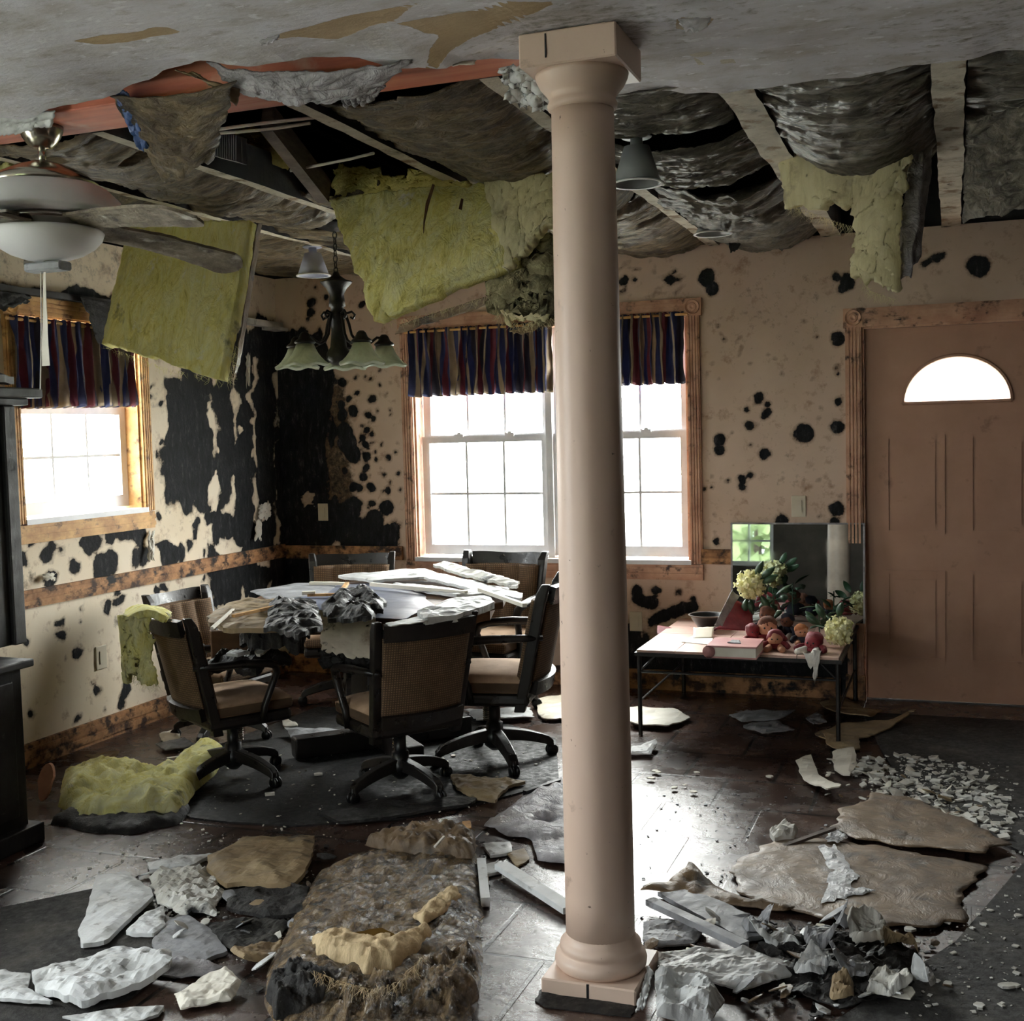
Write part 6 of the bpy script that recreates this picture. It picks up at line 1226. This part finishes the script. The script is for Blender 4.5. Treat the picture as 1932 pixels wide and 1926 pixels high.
scrap('tan cardboard bit right of the pale plaster tiles', [(955,1612),(990,1605),(1000,1625),(975,1640)], PT, 0.006, 0.004, 10, 320, 'cardboard', 'cardboard', n=40, rings=5)
scrap('short orange-brown block behind the soaked batt', [(872,1560),(888,1558),(890,1572),(874,1574)], M['casing_gold'], 0.02, 0.002, 10, 321, 'wood_block', 'wood block', n=24, rings=4)
stick('wood_lath', at(945,1632,z=0.03), at(1075,1716,z=0.02), 0.05, 0.02, PC, 'white-topped board slanting towards the column from the left', 'board')
scrap('black pad laid in as the shadow under the front edge of the column base', [(1006,1886),(1024,1868),(1110,1880),(1198,1896),(1196,1922),(1110,1912),(1030,1902)], M['rugblack'], 0.003, 0.002, 10, 399, 'shadow_pad', 'pad', z0=0.0)  # flat black plate stands in for the shade under the plinth
stick('wood_lath', at(1055,1474,z=0.02), at(990,1496,z=0.02), 0.02, 0.02, M['black_plastic'], 'black strip drawn as a beam shadow on the floor left of the column behind the wet paper', 'strip')  # dark bar painted in for a shadow line across the tiles
stick('wood_lath', at(820,1598,z=0.10), at(838,1578,z=0.12), 0.008, 0.006, M['cable'], 'thin white stick standing on the far edge of the soaked batt', 'stick')
stick('wood_lath', at(908,1626,z=0.02), at(916,1702,z=0.02), 0.03, 0.03, PC, 'white-edged board running along the right side of the soaked batt', 'board')
stick('wood_lath', at(1226,1700,z=0.03), at(1405,1784,z=0.03), 0.035, 0.02, PG, 'dark-edged lath lying right of the column across the plaster board', 'lath')
scrap('broad pale plaster board right of the column', [(1238,1692),(1299,1685),(1367,1713),(1458,1757),(1444,1771),(1405,1783)], PG, 0.014, 0.004, 8, 322)
scrap('curled dark-edged strip of ceiling paper right of the column', [(1195,1692),(1260,1682),(1300,1660),(1320,1668),(1400,1700),(1500,1718),(1480,1728),(1340,1708),(1290,1694)], M['kraft'], 0.004, 0.015, 8, 323, 'paper_scrap', 'paper', curl=0.05)
scrap('wide white paper sheet in the right foreground', [(1231,1808),(1410,1800),(1506,1834),(1500,1850),(1410,1884),(1338,1866),(1251,1851)], PC, 0.005, 0.018, 8, 324, 'paper_scrap', 'paper', curl=0.02)
scrap('flat white scrap between the column base and the plaster board', [(1215,1745),(1290,1740),(1330,1760),(1310,1785),(1240,1795),(1212,1780)], PG, 0.006, 0.008, 10, 325, 'paper_scrap', 'paper')
scrap('crumpled white paper at the bottom edge right of the column base', [(1235,1870),(1290,1852),(1330,1870),(1365,1905),(1340,1945),(1240,1945)], PC, 0.006, 0.035, 7, 326, 'paper_scrap', 'paper', curl=0.05)
sheet('paper_scrap', at(1222,1822,z=0.05), at(1232,1835,z=0.05), at(1218,1900,z=0.02), at(1196,1915,z=0.02), PC, 'strip of white paper stuck to the right side of the column base', 'paper', 12, 30, 0, 0.006, (2,4), 0.004, (0.03,0.03,0,0.05), 327)
HEAP = [((1470,1792),'grey-white crumpled paper at the left end of the paper heap',55),((1555,1790),'white crumpled paper on top of the heap in the right foreground',50),((1640,1790),'upright torn paper at the far side of the heap',52),((1700,1805),'buff crumpled paper at the right end of the heap',50),((1530,1845),'sharp-edged white paper folded at the front left of the heap',48),((1600,1850),'stained crumpled paper in the middle of the heap',52),((1680,1868),'large torn paper at the front right of the heap',60),((1590,1895),'small crushed paper at the front of the heap',34),((1745,1880),'pointed paper scrap sticking out at the right front of the heap',26),((1430,1760),'brown curled paper behind the left end of the heap',40)]
for k, ((a, b), lab, r) in enumerate(HEAP):
    rg = np.random.default_rng(400+k); pts = [(a+0.85*r*math.cos(q)*rg.uniform(0.7, 1.2), b+0.42*r*math.sin(q)*rg.uniform(0.7, 1.2)) for q in np.linspace(0, 2*math.pi, 9)[:-1]]
    plate('crumpled_paper', lab, 'paper', fpoly(pts), 0.004+0.012*(k % 3), 0.003, [PC, PG, M['plaster'], PT][k % 4], 0.026, 12, 410+k, 0.10, 0.12, n=64, rings=9, group=None)
scrap('black sludge under the paper heap', [(1430,1790),(1530,1770),(1680,1775),(1740,1820),(1700,1885),(1580,1910),(1480,1870)], M['blackrot'], 0.004, 0.02, 14, 330, 'sludge', 'sludge')
scrap('large sheet of wet brown kraft paper at the right', [(1455,1715),(1375,1665),(1405,1622),(1480,1590),(1570,1595),(1700,1610),(1865,1640),(1815,1735),(1782,1765),(1660,1760),(1560,1738)], M['kraft'], 0.003, 0.006, 5.5, 331, 'kraft_paper', 'paper', curl=0.0, z0=0.0105, rag=0.10, n=96, rings=14)
scrap('upper folded sheet of wet brown kraft paper at the right', [(1560,1572),(1600,1530),(1640,1502),(1720,1512),(1800,1545),(1912,1608),(1850,1630),(1740,1612),(1640,1600)], M['kraft'], 0.003, 0.008, 5.5, 332, 'kraft_paper', 'paper', curl=0.02, z0=0.0125, rag=0.10, n=96, rings=14)
scrap('wet plastic film with painted white glare across the brown kraft paper', [(1545,1612),(1575,1602),(1590,1640),(1618,1668),(1600,1690),(1596,1712),(1548,1718),(1560,1690),(1566,1655)], M['wetfilm'], 0.001, 0.007, 22, 333, 'plastic_film', 'plastic', z0=0.022, rag=0.30)  # glare streaks of the wet plastic drawn as white ragged sheets
scrap('thin branch of glare-white plastic film reaching right over the kraft paper', [(1590,1690),(1625,1688),(1652,1694),(1630,1702),(1596,1706)], M['wetfilm'], 0.001, 0.006, 22, 335, 'plastic_film', 'plastic', z0=0.022, rag=0.25)
scrap('small glare-white film shred on the upper part of the kraft paper', [(1560,1585),(1582,1578),(1600,1592),(1580,1602),(1562,1600)], M['wetfilm'], 0.001, 0.008, 22, 336, 'plastic_film', 'plastic', z0=0.022, rag=0.25)
scrap('raised lump of grey plaster left of the kraft paper', [(1452,1582),(1480,1568),(1505,1578),(1498,1592),(1462,1596)], M['plaster'], 0.02, 0.02, 14, 334, 'plaster_chunk', 'plaster', n=40, rings=6)
stick('wood_lath', at(1452,1606,z=0.01), at(1575,1562,z=0.05), 0.02, 0.01, M['rafter'], 'brown strip leaning on the left edge of the kraft paper', 'strip')
BACKP = [([(1548,1332),(1590,1320),(1630,1342),(1668,1346),(1640,1362),(1570,1356)], 'tan paper lying below the door casing plinth', PT), ([(1535,1392),(1600,1370),(1680,1370),(1738,1360),(1640,1396),(1570,1406)], 'tan board lying on the carpet in front of the door', PT), ([(1555,1396),(1622,1394),(1622,1418),(1600,1426),(1560,1412)], 'curled paper in front of the tan board near the door', PT), ([(1500,1440),(1530,1432),(1545,1470),(1590,1505),(1560,1512),(1515,1478)], 'long creased cream paper left of the rubble near the door', M['paper']), ([(1570,1432),(1610,1428),(1618,1450),(1600,1475),(1575,1460)], 'upright crumpled cream paper right of the long creased one', M['paper']), ([(1520,1362),(1545,1350),(1560,1368),(1535,1375)], 'small pale scrap left of the tan paper near the door', PG), ([(1375,1355),(1440,1345),(1500,1352),(1470,1366),(1400,1368)], 'dim grey sheet on the floor below the low table front', PG), ([(1400,1378),(1470,1370),(1500,1382),(1440,1390)], 'dim grey strip in front of the low table', PG), ([(1185,1340),(1280,1344),(1300,1362),(1260,1380),(1186,1376)], 'cream board under the left end of the low table', M['paper']), ([(1185,1420),(1238,1408),(1240,1415),(1228,1430),(1190,1430)], 'small white board beside the column in front of the low table', PC), ([(300,1394),(335,1384),(342,1400),(310,1411)], 'pale chip of board under the left front chair', M['paper']), ([(383,1389),(412,1385),(413,1398),(386,1401)], 'square white chip left of the chair column under the table', M['paper']), ([(296,1411),(350,1405),(372,1414),(312,1423)], 'flat grey piece under the left front chair', PG), ([(158,1432),(226,1424),(216,1446),(168,1442)], 'tan scrap on the floor behind the yellow clump', PT), ([(532,1360),(560,1371),(562,1380),(535,1376)], 'white sliver under the table between the two front chairs', M['paper']), ([(540,1390),(700,1380),(700,1400),(560,1412)], 'broad grey board under the dining table', PG), ([(880,1345),(1000,1340),(1010,1362),(900,1370)], 'crumbled pale plaster behind the side-on chair base', PC), ([(1010,1325),(1075,1320),(1078,1365),(1020,1362)], 'dull green-grey board beside the column behind the side-on chair', M['outlet']), ([(640,1395),(720,1388),(735,1412),(660,1420)], 'dark plaster lump under the front chair', PG)]
for k, (pl, lab, m) in enumerate(BACKP): scrap(lab, pl, m, 0.006, 0.010, 10, 350+k, 'floor_scrap', 'scrap', curl=0.025, rag=0.08, z0=0.010, n=48, rings=7)
stick('wood_strip', at(315,1431,z=0.012), at(352,1426,z=0.012), 0.02, 0.008, M['cable'], 'thin white bar on the floor left of the left front chair', 'strip')
stick('wood_strip', at(500,1499,z=0.012), at(518,1497,z=0.012), 0.02, 0.012, M['cable'], 'tiny white bar beside the left front chair caster', 'strip')
t = thing('flip_flop', 'pinkish flat sole leaning behind the foot of the hutch', 'sandal', tuple(at(88,1512,z=0)))
P = at(88,1508,y=3.75); mb = MB(); L = 20; pts = []
for q in np.linspace(0, 2*math.pi, L+1)[:-1]: pts.append((0.035*math.cos(q)*(1.15 if math.sin(q) > 0 else 0.9), 0.075*math.sin(q)))
V = [(a, -0.004+0.35*b, 0.085+b) for a, b in pts]+[(a, 0.010+0.35*b, 0.085+b) for a, b in pts]
mb.add(V, [tuple(range(L)), tuple(range(L, 2*L))[::-1]]+[(i, L+i, L+(i+1) % L, (i+1) % L) for i in range(L)]); mb.build('sole', M['skin'], t)
# crumbs nobody could count
def crumbs(name, label, pts, n, smin, smax, m, seed, z=0.004):
    rg = np.random.default_rng(seed); pw = np.array([p[:2] for p in fpoly(pts)]); mb = MB(); k = 0
    lo, hi = pw.min(0), pw.max(0)
    while k < n:
        q = rg.uniform(lo, hi)
        if poly_sd(np.array([q[0]]), np.array([q[1]]), pw)[0] < 0: continue
        s = smin+(smax-smin)*rg.uniform()**3; an = rg.uniform(0, 6.28); a = np.array([math.cos(an), math.sin(an), rg.normal()*0.2])*s; b = np.array([-math.sin(an), math.cos(an), rg.normal()*0.2])*s*rg.uniform(0.4, 1)
        mb.obox(np.array([q[0], q[1], z+s*0.2]), a, b, np.array([0, 0, s*0.25])); k += 1
    o = mb.build(name, m); o['label'] = label; o['category'] = 'crumbs'; o['kind'] = 'stuff'
crumbs('plaster_crumbs', 'pale plaster crumbs sprinkled over the dark carpet at right', [(1600,1450),(1900,1440),(2000,1600),(2000,1926),(1700,1926),(1780,1780),(1910,1620)], 420, 0.002, 0.010, M['plaster'], 1, 0.010)
crumbs('plaster_crumbs', 'glittering pale crumbs on the tiles at lower left', [(60,1660),(280,1575),(420,1560),(600,1640),(560,1800),(420,1850),(280,1800),(300,1660)], 500, 0.0015, 0.007, M['plaster'], 2, 0.002)
crumbs('plaster_crumbs', 'crumbs on the wet tiles right of the column', [(1200,1500),(1560,1480),(1560,1620),(1400,1700),(1210,1750)], 260, 0.0012, 0.006, M['plaster_grey'], 3, 0.002)
crumbs('plaster_crumbs', 'crumbs strewn around the black rug under the dining table', [(330,1420),(1050,1400),(1050,1600),(600,1620),(340,1560)], 300, 0.0015, 0.008, M['paper'], 4, 0.008)
crumbs('dirt_crumbs', 'dark dirt and wood bits around the paper heap', [(1400,1740),(1760,1740),(1800,1926),(1420,1926)], 380, 0.002, 0.012, M['blackrot'], 5, 0.006)
crumbs('dirt_crumbs', 'dark rotted bits around the soaked batt', [(480,1590),(930,1580),(920,1926),(470,1926)], 320, 0.002, 0.011, M['blackrot'], 6, 0.004)
crumbs('plaster_rubble', 'pale plaster rubble spread thickly over the carpet between kraft paper and door', [(1560,1440),(1720,1425),(1840,1450),(1915,1530),(1900,1590),(1760,1535),(1640,1500)], 700, 0.003, 0.024, M['plaster'], 9, 0.010)
# individual bigger chips
CH_ = [('pale chip scattered on the carpet at the right edge', 'carpet chips', [(1650,1700,1930,1920), 16, M['plaster']]), ('pale chip scattered on the wet tiles between column and low table', 'tile chips', [(1200,1440,1480,1500), 8, M['paper']]), ('pale chip scattered in the dark beneath the dining table', 'table chips', [(560,1350,860,1480), 10, M['paper']])]
for lab, grp, (r_, n_, m_) in CH_:
    for k in range(n_):
        a, b = random.uniform(r_[0], r_[2]), random.uniform(r_[1], r_[3]); p = at(a, b, z=0.011); s = random.uniform(0.008, 0.02); mb = MB()
        q = [(s*math.cos(w_)*random.uniform(0.6, 1.2), s*math.sin(w_)*random.uniform(0.6, 1.2)) for w_ in np.linspace(0, 2*math.pi, 7)[:-1]]
        mb.prism([(p[0]+x, p[1]+y) for x, y in q], 0.010, 0.010+s*0.35); tag(mb.build('plaster_chip', m_), lab, 'chip', grp)
# peeling wallpaper curls
for k, (a, b, wd, hg, lab) in enumerate(((500,965,26,34,'cream peeled paper curl on the black corner right of the mouldy wall'), (487,1000,14,44,'narrow pale paper strip hanging below the cream curl in the corner'), (468,700,8,70,'thin pale strip of paper clinging high on the black left wall'), (285,1030,14,60,'grey peeled strip below the corner of the small window'), (92,1088,26,16,'upturned flap of wallpaper below the small window'))):
    y0 = at(a, b, x=X_LEFT+0.03)[1]
    sheet('peeling_paper', at(a-wd/2, b-hg/2, x=X_LEFT+0.01), at(a+wd/2, b-hg/2, x=X_LEFT+0.02), at(a+wd/2, b+hg/2, x=X_LEFT+0.05), at(a-wd/2, b+hg/2, x=X_LEFT+0.03), M['paper'], lab, 'peeling paper', 14, 18, 0.01, 0.006, (2,3), 0.002, (0.15,0.15,0.1,0.2), 380+k, sagdir=(1,0,0))
sheet('peeling_paper', at(150,560,x=X_LEFT+0.09), at(212,570,x=X_LEFT+0.09), at(216,668,x=X_LEFT+0.12), at(184,650,x=X_LEFT+0.12), M['blackrot'], 'black mouldy paper strip dangling over the small window valance', 'peeling paper', 16, 24, 0, 0.006, (3,4), 0.003, (0.1,0.1,0,0.1), 390)
sheet('peeling_paper', at(-10,548,x=X_LEFT+0.09), at(62,556,x=X_LEFT+0.09), at(56,572,x=X_LEFT+0.10), at(0,590,x=X_LEFT+0.12), M['blackrot'], 'black mouldy paper flap at the left edge above the small window', 'peeling paper', 16, 14, 0, 0.006, (3,3), 0.003, (0.05,0.1,0,0.25), 391)

BITS = [('torn bit of ceiling board among the rubble at lower left', 'board bits lower left', [(270,1640),(430,1640),(600,1780),(470,1860),(300,1790)], 34, [PC, PG, PT, M['plaster']], 0.012, 0.045, 0.008),
        ('torn paper bit around the crumpled heap at lower right', 'paper bits lower right', [(1210,1760),(1420,1720),(1760,1760),(1800,1880),(1600,1926),(1240,1926)], 44, [PC, PG, M['paper'], M['kraft']], 0.012, 0.05, 0.012),
        ('torn scrap along the far edge of the brown kraft paper', 'scraps by the kraft paper', [(1480,1450),(1640,1425),(1760,1470),(1900,1560),(1700,1530),(1560,1530)], 34, [M['paper'], M['plaster'], PT], 0.012, 0.04, 0.011),
        ('splinter of board around the edge of the soaked batt', 'splinters by the batt', [(480,1780),(560,1640),(700,1580),(940,1570),(960,1720),(930,1926),(880,1926),(900,1640),(600,1660),(520,1900)], 30, [PT, M['blackrot'], PC, M['kraft']], 0.01, 0.04, 0.01)]
for lab, grp, poly, n, ms_, s0, s1, zz in BITS:
    pw = np.array([q[:2] for q in fpoly(poly)]); lo, hi = pw.min(0), pw.max(0); rg = np.random.default_rng(len(lab)); k = 0
    while k < n:
        q = rg.uniform(lo, hi)
        if poly_sd(np.array([q[0]]), np.array([q[1]]), pw)[0] < 0: continue
        s = s0+(s1-s0)*rg.uniform()**1.6; el = rg.uniform(0.35, 1.0); an = rg.uniform(0, 6.28); O = []
        for w_ in np.linspace(0, 2*math.pi, 8)[:-1]:
            a, b = s*math.cos(w_)*rg.uniform(0.7, 1.2), s*el*math.sin(w_)*rg.uniform(0.7, 1.2); O.append((a*math.cos(an)-b*math.sin(an), a*math.sin(an)+b*math.cos(an)))
        T_ = rg.normal(size=2)*0.35; h = 0.004; mb = MB(); mz = min(a*T_[0]+b*T_[1] for a, b in O)
        V = [(q[0], q[1], zz-mz+s*0.15)]+[(q[0]+a, q[1]+b, zz+a*T_[0]+b*T_[1]-mz) for a, b in O]; m7 = len(O); V += [(x, y, z+h) for x, y, z in V]
        F = [(0, 1+(i+1) % m7, 1+i) for i in range(m7)]+[(m7+1, m7+2+i, m7+2+(i+1) % m7) for i in range(m7)]+[(1+i, 1+(i+1) % m7, m7+2+(i+1) % m7, m7+2+i) for i in range(m7)]
        tag(mb.add(V, F).build('torn_bit', ms_[k % len(ms_)]), lab, 'scrap', grp); k += 1
